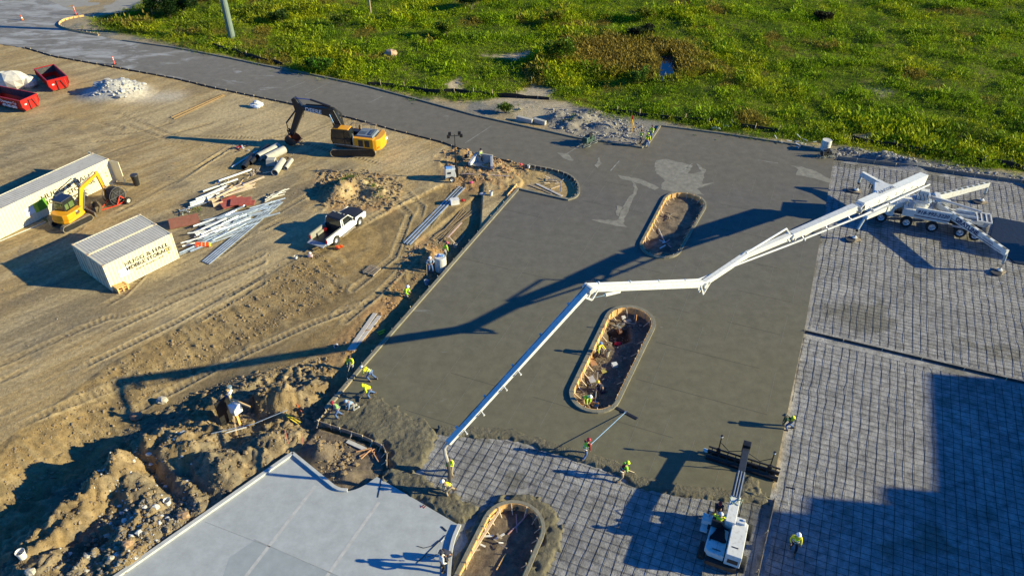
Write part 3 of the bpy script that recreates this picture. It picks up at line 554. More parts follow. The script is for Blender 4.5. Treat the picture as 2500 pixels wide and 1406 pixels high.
form(PX((2040, 386), (2250, 411), (2500, 446))+[(60, 54.8)], 'high grey form board behind the pump truck', -1, h=.42, z=-.16, m=mat('grey form', (.19, .185, .17), rough=.85, var=.25), ev=2, sh=.1)
# reinforcing mats
bar = mat('rusty reinforcing bar', (.03, .024, .02), rough=.7, metal=.3, var=.3)
def rebar(P, holes, label, spa=.56, spb=.42):
    b = B(); cx = sum(p[0] for p in P)/len(P); cy = sum(p[1] for p in P)/len(P); rr = random.Random(int(cx*7))
    for du, dv, zz, jit, sp in ((U1, U2, -.135, .02, spa), (U2, U1, -.12, .018, spb)):
        for k in range(-60, 61):
            o = k*sp+rr.uniform(-.04, .04); p = (cx+dv[0]*o, cy+dv[1]*o)
            for a, c in clipline(p, du, P, holes, .25, 50):
                l = math.hypot(c[0]-a[0], c[1]-a[1]); n_ = max(1, int(l/.9)); path = []; dr = rr.uniform(-1, 1)*.004
                for j in range(n_+1):
                    t = j/n_; wv = rr.gauss(0, jit*.6); path.append((a[0]+(c[0]-a[0])*t+dv[0]*wv, a[1]+(c[1]-a[1])*t+dv[1]*wv, zz+rr.uniform(-.015, .02)))
                if n_ >= 1: b.tube(path, .012, 3)
    return one('reinforcing_mat', b, bar, label, 'rebar mat', 'tied reinforcing mats')
UPR = PX((1975, 800), (2042, 392), (2500, 452))+[(58, 54), (52, 31.6)]+PX((2490, 922))
LWR = PX((1958, 818), (2490, 940))+[(50, 31.3), (46, 12), (12.5, 12)]+PX((1855, 1406), (1900, 1212))
CTR = PX((1062, 1056), (1250, 1066), (1340, 1098), (1420, 1122), (1500, 1150), (1550, 1190), (1700, 1210), (1875, 1218), (1835, 1406), (1800, 1600), (1420, 1600), (1300, 1420), (1345, 1280), (1290, 1190), (1180, 1240), (1020, 1180))
rebar(UPR, (), 'tied bar mat on gravel under the boom pump truck')
rebar(LWR, (), 'tied bar mat half in deep shade below the dark bulkhead', spb=.47)
rebar(CTR, (I3,), 'tied bar mat between the poured edge and the screed machine', .58, .52)
# raw fresh concrete
raw = vcmat('raw concrete', rough=.6, var=.3, bump=.7, fine=9, spec=.15)
def rawmass(name, P, res, amp, base, seed, rug=.35, edge=.5, holes=()):
    x0, x1 = min(p[0] for p in P)-.6, max(p[0] for p in P)+.6; y0, y1 = min(p[1] for p in P)-.6, max(p[1] for p in P)+.6
    xx, yy = np.meshgrid(np.arange(x0, x1, res), np.arange(y0, y1, res)); s = sdf(xx, yy, P)
    for h in holes: s = np.minimum(s, -sdf(xx, yy, h))
    s = s+rug*(billow(xx, yy, .9, seed)-.62)*2
    z = -.22+(base+.22)*sst(-.02, edge*.8, s)+amp*(fbm(xx, yy, .9, seed+1, 3)-.45)*sst(0, edge, s)+.022*(np.abs(np.sin(7*fbm(xx, yy, 2.2, seed+5)*6))-.5)*sst(0, edge, s)+amp*.6*(fbm(xx, yy, .22, seed+2)-.5)*sst(0, edge, s)
    c = np.empty(xx.shape+(3,)); c[:] = (.15, .133, .09); c *= (1+.5*(fbm(xx, yy, 1.2, seed+3)-.5))[..., None]
    o = grid_mesh(name, xx, yy, z, c, raw, keep=s > -.05); return tag(o, kind='structure')
rawmass('fresh_concrete', PX((779, 1020), (846, 972), (896, 944), (968, 984), (1048, 1022), (1072, 1050), (1058, 1095), (1030, 1140), (1005, 1156), (960, 1150), (946, 1135), (942, 1095), (880, 1066), (782, 1034)), .07, .14, .06, 81)
rawmass('fresh_concrete', PX((925, 1172), (950, 1135), (1030, 1155), (1075, 1185), (1110, 1200), (1150, 1225), (1175, 1235), (1135, 1272), (1120, 1282)), .07, .2, .07, 91)
rawmass('fresh_concrete', offset(FRESH[2:], .55)+offset(FRESH[2:], -.55)[::-1], .06, .04, .03, 101, rug=.16, edge=.35)
rawmass('fresh_concrete', capsule((-1.6, 20.2), (0.35, 25.7), 2.75), .08, .14, .05, 111, rug=.5, holes=(capsule((-2.2, 20.2), (.1, 25.9), 1.62), OLD))
rawmass('fresh_concrete', PX((1790, 1180), (1810, 1150), (1850, 1165), (1872, 1190), (1882, 1215), (1800, 1222)), .07, .25, .05, 121)
# ------------------------------------------------------------------ vegetation
def vegmesh(name, pts, hts, tints, label_kind, leaves=14, seed=1, leafw=.16, spread=.45, parent=None, m=None):
    r = np.random.default_rng(seed); n = len(pts); N = n*leaves
    c = np.repeat(pts, leaves, 0); h = np.repeat(hts, leaves); tn = np.repeat(tints, leaves, 0)
    a = r.uniform(0, 2*np.pi, N); rad = np.sqrt(r.uniform(0, 1, N))*spread*h*1.0; zz = r.uniform(.0, 1, N)**.8*h
    base = c+np.stack([np.cos(a)*rad, np.sin(a)*rad, zz*.75], 1)
    ln = h*r.uniform(.22, .5, N); ti = r.uniform(.2, 1.1, N); b2 = a+r.normal(0, .9, N)
    d = np.stack([np.cos(b2)*np.sin(ti), np.sin(b2)*np.sin(ti), np.cos(ti)], 1); sd_ = np.stack([-np.sin(b2), np.cos(b2), r.normal(0, .5, N)], 1); sd_ /= np.linalg.norm(sd_, axis=1)[:, None]
    w_ = (leafw*h*r.uniform(.6, 1.3, N))[:, None]; tip = base+d*ln[:, None]; mid = base+d*(ln*.45)[:, None]
    co = np.stack([base, mid+sd_*w_*.5, tip, mid-sd_*w_*.5], 1).reshape(-1, 3)
    tn = tn*r.uniform(.7, 1.35, (N, 1)); cl = np.concatenate([np.repeat(tn, 4, 0), np.ones((N*4, 1))], 1)
    me = D.meshes.new(name); me.vertices.add(N*4); me.vertices.foreach_set('co', co.astype('f').ravel()); me.loops.add(N*4); me.loops.foreach_set('vertex_index', np.arange(N*4, dtype='i'))
    me.polygons.add(N); me.polygons.foreach_set('loop_start', np.arange(0, N*4, 4, dtype='i')); me.update()
    at = me.color_attributes.new('Col', 'FLOAT_COLOR', 'POINT'); at.data.foreach_set('color', cl.astype('f').ravel())
    return obj(name, me, m or LEAF, parent)
LEAF = vcmat('leaf', rough=.6, var=.12, bump=0, spec=.08)
_n = LEAF.node_tree; _b = _n.nodes['Principled BSDF']; _t = _n.nodes.new('ShaderNodeBsdfTranslucent'); _mx = _n.nodes.new('ShaderNodeMixShader'); _mx.inputs[0].default_value = .3
_src = [l for l in _n.links if l.to_socket == _b.inputs['Base Color']][0].from_socket
_n.links.new(_src, _t.inputs[0]); _n.links.new(_b.outputs[0], _mx.inputs[1]); _n.links.new(_t.outputs[0], _mx.inputs[2]); _n.links.new(_mx.outputs[0], _n.nodes['Material Output'].inputs['Surface'])
rv = np.random.default_rng(11)
def hzv(x, y):
    i = np.clip(np.searchsorted(xs, x)-1, 0, nx-2); j = np.clip(np.searchsorted(ys, y)-1, 0, ny-2); fx = (x-xs[i])/(xs[i+1]-xs[i]); fy = (y-ys[j])/(ys[j+1]-ys[j])
    return (Z[j, i]*(1-fx)+Z[j, i+1]*fx)*(1-fy)+(Z[j+1, i]*(1-fx)+Z[j+1, i+1]*fx)*fy
BARE = [PX((1180, 250), (1330, 245), (1350, 215), (1300, 205), (1260, 225)), PX((1090, 205), (1120, 190), (1130, 215), (1100, 225)), PX((1180, 140), (1300, 127), (1280, 142)), PX((1190, 248), (1380, 250), (1420, 280), (1260, 300)), PX((2050, 325), (2140, 320), (2100, 345)), PX((1590, 238), (1640, 235), (1600, 262)), PX((560, 46), (600, 44), (590, 54))]
npt = 300000
px_ = rv.uniform(-95, 100, npt); py_ = rv.uniform(50, 142, npt)
keep = (np.abs(px_) < .72*py_+6)
fm = FIELDM(px_, py_); keep &= fm > rv.uniform(-.9, .5, npt)
for b_ in BARE: keep &= ~(sdf(px_, py_, b_) > rv.uniform(-.6, .3, npt))
keep &= ~(sdf(px_, py_, POND) > -.15)
big = fbm(px_, py_, 11, 201); mid_ = fbm(px_, py_, 3.2, 202); sm = fbm(px_, py_, 1.1, 203)
keep &= (mid_*.6+sm*.4) > .17
px_, py_, fm, big, mid_, sm = [q[keep] for q in (px_, py_, fm, big, mid_, sm)]
n_ = len(px_); reed = sdf(px_, py_, PX((1395, 112), (1480, 88), (1600, 100), (1700, 120), (1720, 175), (1640, 195), (1500, 180), (1400, 160)))
rr_ = sst(-2.5, 1.5, reed+(sm-.5)*5)
ht = (.34+.36*sst(.42, .7, mid_)+.25*sst(.5, .8, big))*rv.uniform(.45, 1.3, n_)*np.where(rv.random(n_) < .04, 1.9, 1); ht = np.where(rr_ > .5, rv.uniform(.8, 1.2, n_), ht)*(.55+.45*sst(-.5, 3, fm))
grn = np.array((.20, .29, .008)); yel = np.array((.44, .42, .012)); dkg = np.array((.055, .13, .008)); brn = np.array((.25, .165, .035)); lim = np.array((.24, .36, .010))
def lerp(a, b, t): return a*(1-t[:, None])+b*t[:, None]
tt = lerp(np.tile(grn, (n_, 1)), np.tile(lim, (n_, 1)), sst(.35, .7, sm)); tt = lerp(tt, np.tile(yel, (n_, 1)), sst(.48, .72, big*.5+sm*.5)*.65); tt = lerp(tt, np.tile(dkg, (n_, 1)), sst(.56, .7, fbm(px_, py_, 2.6, 207))*.7)
tt = lerp(tt, np.tile(brn, (n_, 1)), np.maximum(rr_*.85, sst(.66, .74, fbm(px_, py_, 5, 208))*.8))
lf = sst(-20, -42, px_)*.35; tt = lerp(tt, np.tile(np.array((.13, .11, .03)), (n_, 1)), lf*sst(.4, .6, mid_))
grass = vegmesh('weeds', np.stack([px_, py_, hzv(px_, py_)-.05], 1), ht, tt, '', leaves=9, seed=5, leafw=.16)
tag(grass, 'rank green and yellow weeds and tall grass filling the field beyond the road', 'weeds', kind='stuff')
# sparse weeds on verges and heaps
cs = []
for (a, b, rad, k) in ((845, 440, 1.2, 26), (905, 455, .8, 14), (930, 470, .6, 6), (700, 185, 1.5, 40), (450, 112, 2, 70), (250, 72, 2.5, 80), (1390, 290, .8, 16), (1250, 270, 2.2, 22), (1770, 325, 2.5, 40), (1440, 268, 1.2, 14), (1000, 240, 2, 40), (120, 540, .4, 4), (470, 520, .7, 12), (1850, 340, 2, 30), (385, 95, 1.5, 22)):
    g = on(a, b)
    for _ in range(k): cs.append((g.x+random.gauss(0, rad*.6), g.y+random.gauss(0, rad*.5)))
cs = np.array(cs); sp_ = vegmesh('verge_weeds', np.stack([cs[:, 0], cs[:, 1], hzv(cs[:, 0], cs[:, 1])-.03], 1), rv.uniform(.18, .45, len(cs)), np.tile(np.array((.08, .14, .02)), (len(cs), 1)), '', leaves=12, seed=8, leafw=.25)
tag(sp_, 'scattered low weeds on the verges and dirt heaps', 'weeds', kind='stuff')
def shrub(px, py, r, h, tint, label, n=40, name='shrub', cat='shrub', group=None, stem=True):
    g = on(px, py); t = T(name, label, cat, g, group=group); P = []; H = []; Tn = []
    lobes = [(random.gauss(0, r*.45), random.gauss(0, r*.4), random.uniform(.45, .95)*h) for _ in range(5)]
    for _ in range(n):
        lx, ly, lz = random.choice(lobes); rr = r*.42; a = random.uniform(0, 6.28); u = random.uniform(-1, 1); k = random.uniform(.6, 1)
        P.append((lx+rr*k*math.sqrt(1-u*u)*math.cos(a), ly+rr*k*math.sqrt(1-u*u)*math.sin(a), max(.02, lz*.75+rr*k*u*h/r*.6))); H.append(random.uniform(.4, .7)); Tn.append([c*random.uniform(.8, 1.25) for c in tint])
    vegmesh('foliage', np.array(P), np.array(H), np.array(Tn), '', leaves=16, seed=int(px), leafw=.42, spread=.6, parent=t)
    b = B()
    for lx, ly, lz in lobes: b.tube([(0, 0, -.1), (lx*.4, ly*.4, lz*.4), (lx, ly, lz*.8)], [.04, .03, .015], 5)
    obj('stem', b, mat('shrub stem', (.12, .09, .06)), t); return t
SH = [(372, 36, 2.2, 4.0, (.022, .05, .012), 'dark green bush nearest the street end at the road mouth'), (415, 40, 2.3, 4.2, (.02, .045, .012), 'dark green bush in the middle of three beside the far street'), (455, 34, 2.1, 3.8, (.024, .052, .012), 'dark green bush at the right of three beside the far street'),
 (1378, 150, 2.3, 3.2, (.11, .17, .015), 'bushy lime green sapling left of the brown reeds'), (1560, 200, .9, 2.0, (.08, .15, .02), 'tall green weed stand just left of the small pond'), (1345, 60, 1.4, 1.9, (.20, .22, .02), 'yellow green bush far out in the field above the sapling'), (1580, 45, 1.6, 2.0, (.2, .22, .02), 'yellow green bush near the top of the picture beyond the reeds'),
 (1090, 90, 1.5, 2.2, (.15, .2, .02), 'bright yellow green bush right of the thin wooden pole'), (790, 170, 1.9, 1.9, (.07, .14, .015), 'mid green bush close behind the far kerb'), (1150, 20, 2.0, 2.3, (.02, .05, .012), 'dark bush at the top edge right of the thin pole'), (830, 60, 1.1, 1.9, (.12, .16, .02), 'small olive bush left of the thin wooden pole'), (1560, 82, 2, 1.1, (.03, .04, .015), 'low dark brush on the far side of the brown reeds'), (690, 55, 1.6, 1.9, (.05, .09, .015), 'olive bush right of the big utility pole'), (2010, 45, 1.5, .9, (.03, .03, .015), 'low dark brush by a small puddle in the field'), (1235, 270, .5, .7, (.09, .15, .02), 'little weed clump on the sandy verge')]
for a in SH: shrub(a[0], a[1]+6, a[2], a[3], a[4], a[5], n=int(85*a[2]))
water = mat('pond water', (.03, .04, .045), rough=.05, spec=.8, var=.1)
tag(pmesh('pond', offset(POND, 0) if False else [(x, y) for x, y in PX((1590, 150), (1595, 124), (1645, 118), (1668, 150), (1656, 204), (1606, 204))], [], -.42, water), kind='structure')
# silt fence
sfm = mat('black silt fabric', (.015, .015, .015), rough=.8, var=.4)
def silt(P, label):
    g0 = on(*P[0]); t = T('silt_fence', label, 'silt fence', g0, group='black silt fences along the field'); Q = dense([(on(a, b).x, on(a, b).y) for a, b in P], 1.2); b = B(); path = []
    for i, (x, y) in enumerate(Q): path.append((x-g0.x+random.gauss(0, .06), y-g0.y+random.gauss(0, .06), hz(x, y)-g0.z-.05))
    vv = []; ff = []
    for i, p in enumerate(path):
        k = .62+random.uniform(-.2, .12); vv += [(p[0], p[1], p[2]), (p[0], p[1]-.02, p[2]+k), (p[0], p[1]+.02, p[2]+k), (p[0], p[1]+.03, p[2])]
    for i in range(len(path)-1):
        for q in range(3): ff.append((i*4+q, i*4+4+q, i*4+5+q, i*4+1+q))
    b.add(vv, ff); obj('fabric', b, sfm, t)
    for i in range(1, len(path), 2):
        s = B(); p = V3(path[i]); s.bar(p, p+Vector((random.gauss(0, .05), random.gauss(0, .05), .95)), .05, .04); obj('stake', s, stakem, t)
silt([(520, 112), (560, 125), (620, 145), (690, 160)], 'black silt fence beside the big utility pole')
silt([(900, 208), (960, 214), (1040, 226), (1075, 232)], 'short black silt fence at the kerb side of the weeds')
silt([(1085, 228), (1180, 232), (1260, 240), (1340, 244)], 'black silt fence behind the bare sandy patch')
silt([(1480, 272), (1560, 284), (1700, 300), (1900, 325)], 'black silt fence half hidden in weeds behind the three talking workers')
silt([(2080, 345), (2250, 372), (2400, 398), (2560, 425)], 'black silt fence in weeds behind the pump truck')
# poles
def pole(px, py, r, h, m, label, name='utility_pole'):
    g = on(px, py); t = T(name, label, 'pole', g); b = B(); b.cyl((0, 0, -.3), (0, 0, h), r, r*.7, 14); obj('pole_shaft', b, m, t, smooth=False); return t
t = pole(567, 95, .5, 26, mat('grey green pole', (.16, .21, .17), rough=.6, var=.15), 'stout grey green steel utility pole standing in the weeds')
b = B(); b.cyl((0, 0, 2.5), (0, 0, 2.62), .45, .45, 14); b.cyl((0, 0, 6), (0, 0, 6.1), .42, .42, 14); obj('band', b, mat('pole band', (.10, .13, .11)), t)
b = B(); b.tube([(.28, -.2, 0), (.28, -.2, 10)], .05); obj('conduit', b, mat('pole conduit', (.14, .18, .15)), t)
pole(905, 34, .16, 9, mat('pole wood', (.32, .25, .17), rough=.8), 'thin pale wooden utility pole in the middle of the field')
street = mat('street paving', (.30, .285, .25), rough=.85, var=.12, scale=.8)
tag(pmesh('street', PX((-500, 42), (40, 8), (480, -14), (520, -60), (-700, -60)) if False else PX((-700, 40), (0, 12), (60, 5), (330, -12), (900, -70), (1200, -70), (560, -20), (410, 22), (300, 30), (225, 40), (205, 42), (60, 62), (-700, 62)), [], -.02, street), kind='structure')
# ------------------------------------------------------------------ shared materials
white = mat('white machine paint', (.70, .70, .665), rough=.38, var=.07, dirt=.34, dirtcol=(.42, .38, .31))
whited = mat('white truck paint', (.80, .80, .78), rough=.25, var=.03)
black = mat('black machine paint', (.018, .018, .02), rough=.4, var=.3, dirt=.15, dirtcol=(.08, .07, .05))
rubber = mat('tyre rubber', (.02, .02, .02), rough=.85, var=.3, dirt=.25, dirtcol=(.12, .1, .07))
steel = mat('galvanised steel', (.50, .53, .56), rough=.3, metal=.75, var=.2)
rod = mat('chrome rod', (.7, .7, .72), rough=.15, metal=1, var=.05)
glass = mat('dark glass', (.015, .02, .02), rough=.06, spec=.8, var=.1)
gglass = mat('green tint glass', (.10, .16, .05), rough=.1, spec=.8)
yellow = mat('yellow machine paint', (.80, .35, .012), rough=.35, var=.08, dirt=.12, dirtcol=(.35, .25, .1))
grey = mat('grey machine paint', (.16, .19, .23), rough=.45, var=.1)
track = mat('dusty track shoes', (.25, .20, .13), rough=.9, var=.35, dirt=.5, dirtcol=(.34, .27, .17))
red = mat('red paint', (.42, .012, .008), rough=.4, var=.12, dirt=.1, dirtcol=(.25, .05, .03))
dred = mat('dull red timber', (.40, .09, .06), rough=.8, var=.25, dirt=.2, dirtcol=(.3, .2, .14))
orange = mat('safety orange', (.85, .13, .015), rough=.5, var=.1)
cream = mat('cream container paint', (.74, .66, .46), rough=.55, var=.06, scale=1.2, dirt=.10, dirtcol=(.45, .36, .2))
croof = mat('container roof paint', (.54, .50, .42), rough=.6, var=.1, scale=1.2, dirt=.25, dirtcol=(.35, .3, .24))
rust = mat('rusty steel', (.22, .09, .04), rough=.85, var=.4, dirt=.3)
ink = mat('black lettering', (.02, .02, .02), rough=.6); wink = mat('white lettering', (.8, .8, .8), rough=.5); navy = mat('navy lettering', (.02, .03, .10), rough=.5)
green = mat('green logo paint', (.12, .32, .02), rough=.5); lime = mat('lime logo paint', (.45, .6, .04), rough=.5)
cconc = mat('precast concrete', (.42, .40, .35), rough=.8, var=.15, dirt=.2, dirtcol=(.3, .27, .2))
blue = mat('blue plastic', (.03, .10, .45), rough=.4); yrope = mat('yellow webbing', (.8, .6, .04), rough=.8)
def wheel(parent, c, r, wd, yaxis=(0, 1, 0), rimm=None, name='wheel', n=20):
    a = V3(yaxis).normalized(); c = V3(c); w_ = T(name, None, None, c); w_.parent = parent
    b = B(); M = a.to_track_quat('Z', 'Y').to_matrix(); b.lathe([(r*.58, -wd/2), (r*.93, -wd/2), (r, -wd*.36), (r, wd*.36), (r*.93, wd/2), (r*.58, wd/2)], n=n, M=M, cap=False); obj('tyre', b, rubber, w_)
    b = B(); b.lathe([(0.001, wd*.30), (r*.12, wd*.42), (r*.2, wd*.3), (r*.46, wd*.22), (r*.56, wd*.46), (r*.6, wd*.47), (r*.6, -wd*.44), (0.001, -wd*.3)], n=n, M=M); obj('rim', b, rimm or mat('wheel rim', (.62, .63, .66), rough=.25, metal=.6, var=.1), w_)
    return w_
def crawler(parent, L, wd, h, y, mt=None, x0=0):
    t = T('track', None, None, (x0, y, 0)); t.parent = parent; b = B(); r = h/2; b2 = B(); pts = []
    m = 40; per = 2*(L-h)+math.pi*h
    for i in range(m):
        s = per*i/m
        if s < L-h: p = (-(L-h)/2+s, h, 0)
        elif s < L-h+math.pi*r: a = (s-(L-h))/r; p = ((L-h)/2+r*math.sin(a), r+r*math.cos(a), a)
        elif s < 2*(L-h)+math.pi*r: p = ((L-h)/2-(s-(L-h)-math.pi*r), 0, math.pi)
        else: a = (s-2*(L-h)-math.pi*r)/r; p = (-(L-h)/2-r*math.sin(a), r-r*math.cos(a), math.pi+a)
        b.box((p[0], 0, p[1]), (per/m*.92, wd, .06), ry=p[2])
        pts.append((p[0]*.985, r+(p[1]-r)*.93))
    obj('track_shoes', b, mt or track, t)
    b2.prism(pts, -wd*.36, wd*.36); obj('track_frame', b2, black, t)
    for k in range(5): b3 = B(); x = -(L-h)/2+(L-h)*k/4; rr = r*.78 if k in (0, 4) else r*.35; zc = r if k in (0, 4) else r*.4; b3.cyl((x, -wd*.4, zc), (x, wd*.4, zc), rr, n=12); obj('roller', b3, black, t)
    return t
# ------------------------------------------------------------------ containers
def container(name, label, o, rz, L, face_txt, doors='rear', group=None, big=False):
    t = T(name, label, 'storage container', (o[0], o[1], hz(o[0], o[1])*0+.0), rz, group=group); W, H = 2.44, 2.57
    def corr(p0, ux, n, L_, z0, z1, out, amp=.035, per=.28):   # corrugated wall along ux with outward normal
        b = B(); k = int(L_/per); pr = []
        for i in range(k):
            s = L_*i/k; q = L_/k; pr += [(s, 0), (s+q*.32, 0), (s+q*.5, -amp), (s+q*.82, -amp)]
        pr.append((L_, 0)); vv = []
        for s, d in pr:
            x, y = p0[0]+ux[0]*s+out[0]*d, p0[1]+ux[1]*s+out[1]*d; vv += [(x, y, z0), (x, y, z1)]
        b.add(vv, [(2*i, 2*i+2, 2*i+3, 2*i+1) for i in range(len(pr)-1)]); return b
    obj('side_wall', corr((.1, 0), (1, 0), 0, L-.2, .15, H-.1, (0, -1)), cream, t)
    obj('side_wall', corr((.1, W), (1, 0), 0, L-.2, .15, H-.1, (0, 1)), cream, t)
    b = B(); k = int(L/.24); vv = []   # ribbed roof
    for i in range(k):
        s = .06+(L-.12)*i/k; q = (L-.12)/k
        for x_, dz in ((s, 0), (s+q*.35, 0), (s+q*.5, -.014), (s+q*.85, -.014)): vv += [(x_, .06, H-.02+dz), (x_, W-.06, H-.02+dz)]
    b.add(vv, [(2*i, 2*i+2, 2*i+3, 2*i+1) for i in range(len(vv)//2-1)]); obj('roof', b, croof, t)
    b = B()
    for y in (0.04, W-.04): b.box((L/2, y, H-.05), (L, .09, .1)); b.box((L/2, y, .1), (L, .09, .16))
    for x in (.05, L-.05):
        for y in (.05, W-.05): b.box((x, y, H/2), (.13, .13, H))
        b.box((x, W/2, H-.06), (.11, W, .12)); b.box((x, W/2, .09), (.11, W, .16))
    obj('frame', b, cream, t, bevel=.01)
    b = B()
    for x in (.06, L-.06):
        for y in (.06, W-.06):
            for z in (.06, H-.03): b.box((x, y, z), (.19, .19, .13))
    obj('corner_castings', b, mat('casting paint', (.55, .42, .28), rough=.7, dirt=.4, dirtcol=(.3, .14, .06)), t)
    b = B(); b.box((L/2, W/2, .17), (L-.15, W-.12, .05)); obj('floor', b, greywood, t)
    def leaf(x, y0, y1, rz_=0, px=None):
        d = T('door', None, None, (x, y0, 0), rz_); d.parent = t; s = 1 if y1 > y0 else -1; wd = abs(y1-y0)
        b = B(); b.box((0, s*wd/2, H/2), (.05, wd, H-.28))
        for z in (.55, 1.1, 1.65, 2.15): b.box((-.035, s*wd/2, z), (.05, wd-.1, .1))
        for yy in (.06, wd-.06): b.box((-.035, s*yy, H/2), (.05, .08, H-.3))
        obj('door_panel', b, cream, d)
        for yy in (.35, .85):
            b = B(); b.cyl((-.09, s*yy, .2), (-.09, s*yy, H-.15), .025, n=6); b.box((-.1, s*yy, 1.0), (.04, .25, .05)); obj('lock_rod', b, mat('rod paint', (.42, .37, .28), rough=.6), d)
    if doors == 'rear': leaf(.02, .1, W/2-.01); leaf(.02, W-.1, W/2+.01); b = corr((L, 0.1), (0, 1), 0, W-.2, .15, H-.1, (1, 0)); obj('end_wall', b, cream, t)
    else:
        leaf(L, .03, W*.5+.03, rz_=R(180+8)); leaf(L-.02, W-.1, W/2+.05, rz_=R(170)); b = corr((0, 0.1), (0, 1), 0, W-.2, .15, H-.1, (-1, 0)); obj('end_wall', b, cream, t)
    b = B(); b.box((L/2, W/2, H/2), (L-.3, W-.2, H-.4)) if doors == 'rear' else b.box((L/2-1, W/2, H/2), (L-2.3, W-.2, H-.4)); obj('load', b, darkboard, t)
    if face_txt:
        y = -.012; xt, sz = face_txt; f = lambda x, z: facing((x, y, z), (1, 0, 0), (0, -1, 0))
        text('HUGG & HALL', sz*1.1, ink, t, f(xt, 1.78), .002, 1.2); text('MOBILE STORAGE', sz*1.0, ink, t, f(xt+.1*sz, 1.78-.98*sz), .008, 1.08)
        b = B(); b.box((xt-4.1*sz*1.15, -.008, 1.22), (1.9*sz, .012, 1.5*sz)); obj('logo_panel', b, wink if not big else lime, t)
        if big:
            b = B(); b.prism([(xt-5.1*sz, .8), (xt-3.7*sz, .8), (xt-3.7*sz, .8+1.6*sz), (xt-4.6*sz, .8+1.6*sz), (xt-5.1*sz, .8+1.0*sz)], -.03, -.015); obj('logo_shape', b, green, t)
            text('DELIVERS', sz*.42, ink, t, f(xt-1.2*sz, .62), .0); b = B(); b.box((xt-6.4*sz, -.008, 1.2), (1.4*sz, .012, 1.1*sz)); obj('logo_patch', b, wink, t)
        text('STORAGE CONTAINERS - OFFICES', sz*.36, ink, t, f(xt+.1*sz, 1.72-1.75*sz), .0)
        b = B(); b.box((L-.75, -.012, 1.35), (.13, .01, .16)); b.box((L-.72, -.012, 1.0), (.16, .01, .13)); obj('warning_label', b, yrope, t)
    return t
container('storage_container', 'cream twenty foot container with black lettering on its sunny long side', (-32.55, 48.14), .9027, 6.06, (3.55, .46), group='cream storage containers')
container('storage_container', 'cream twenty foot container standing behind its lettered twin, no writing in view', (-32.55-2.5*math.sin(.9027), 48.14+2.5*math.cos(.9027)), .9027, 6.06, None, group='cream storage containers')
container('storage_container', 'long cream forty foot container with open door at its far end', (-39.87-12.19*math.cos(1.0487), 66.23-12.19*math.sin(1.0487)), 1.0487, 12.19, (7.4, .62), doors='far', group='cream storage containers', big=True)
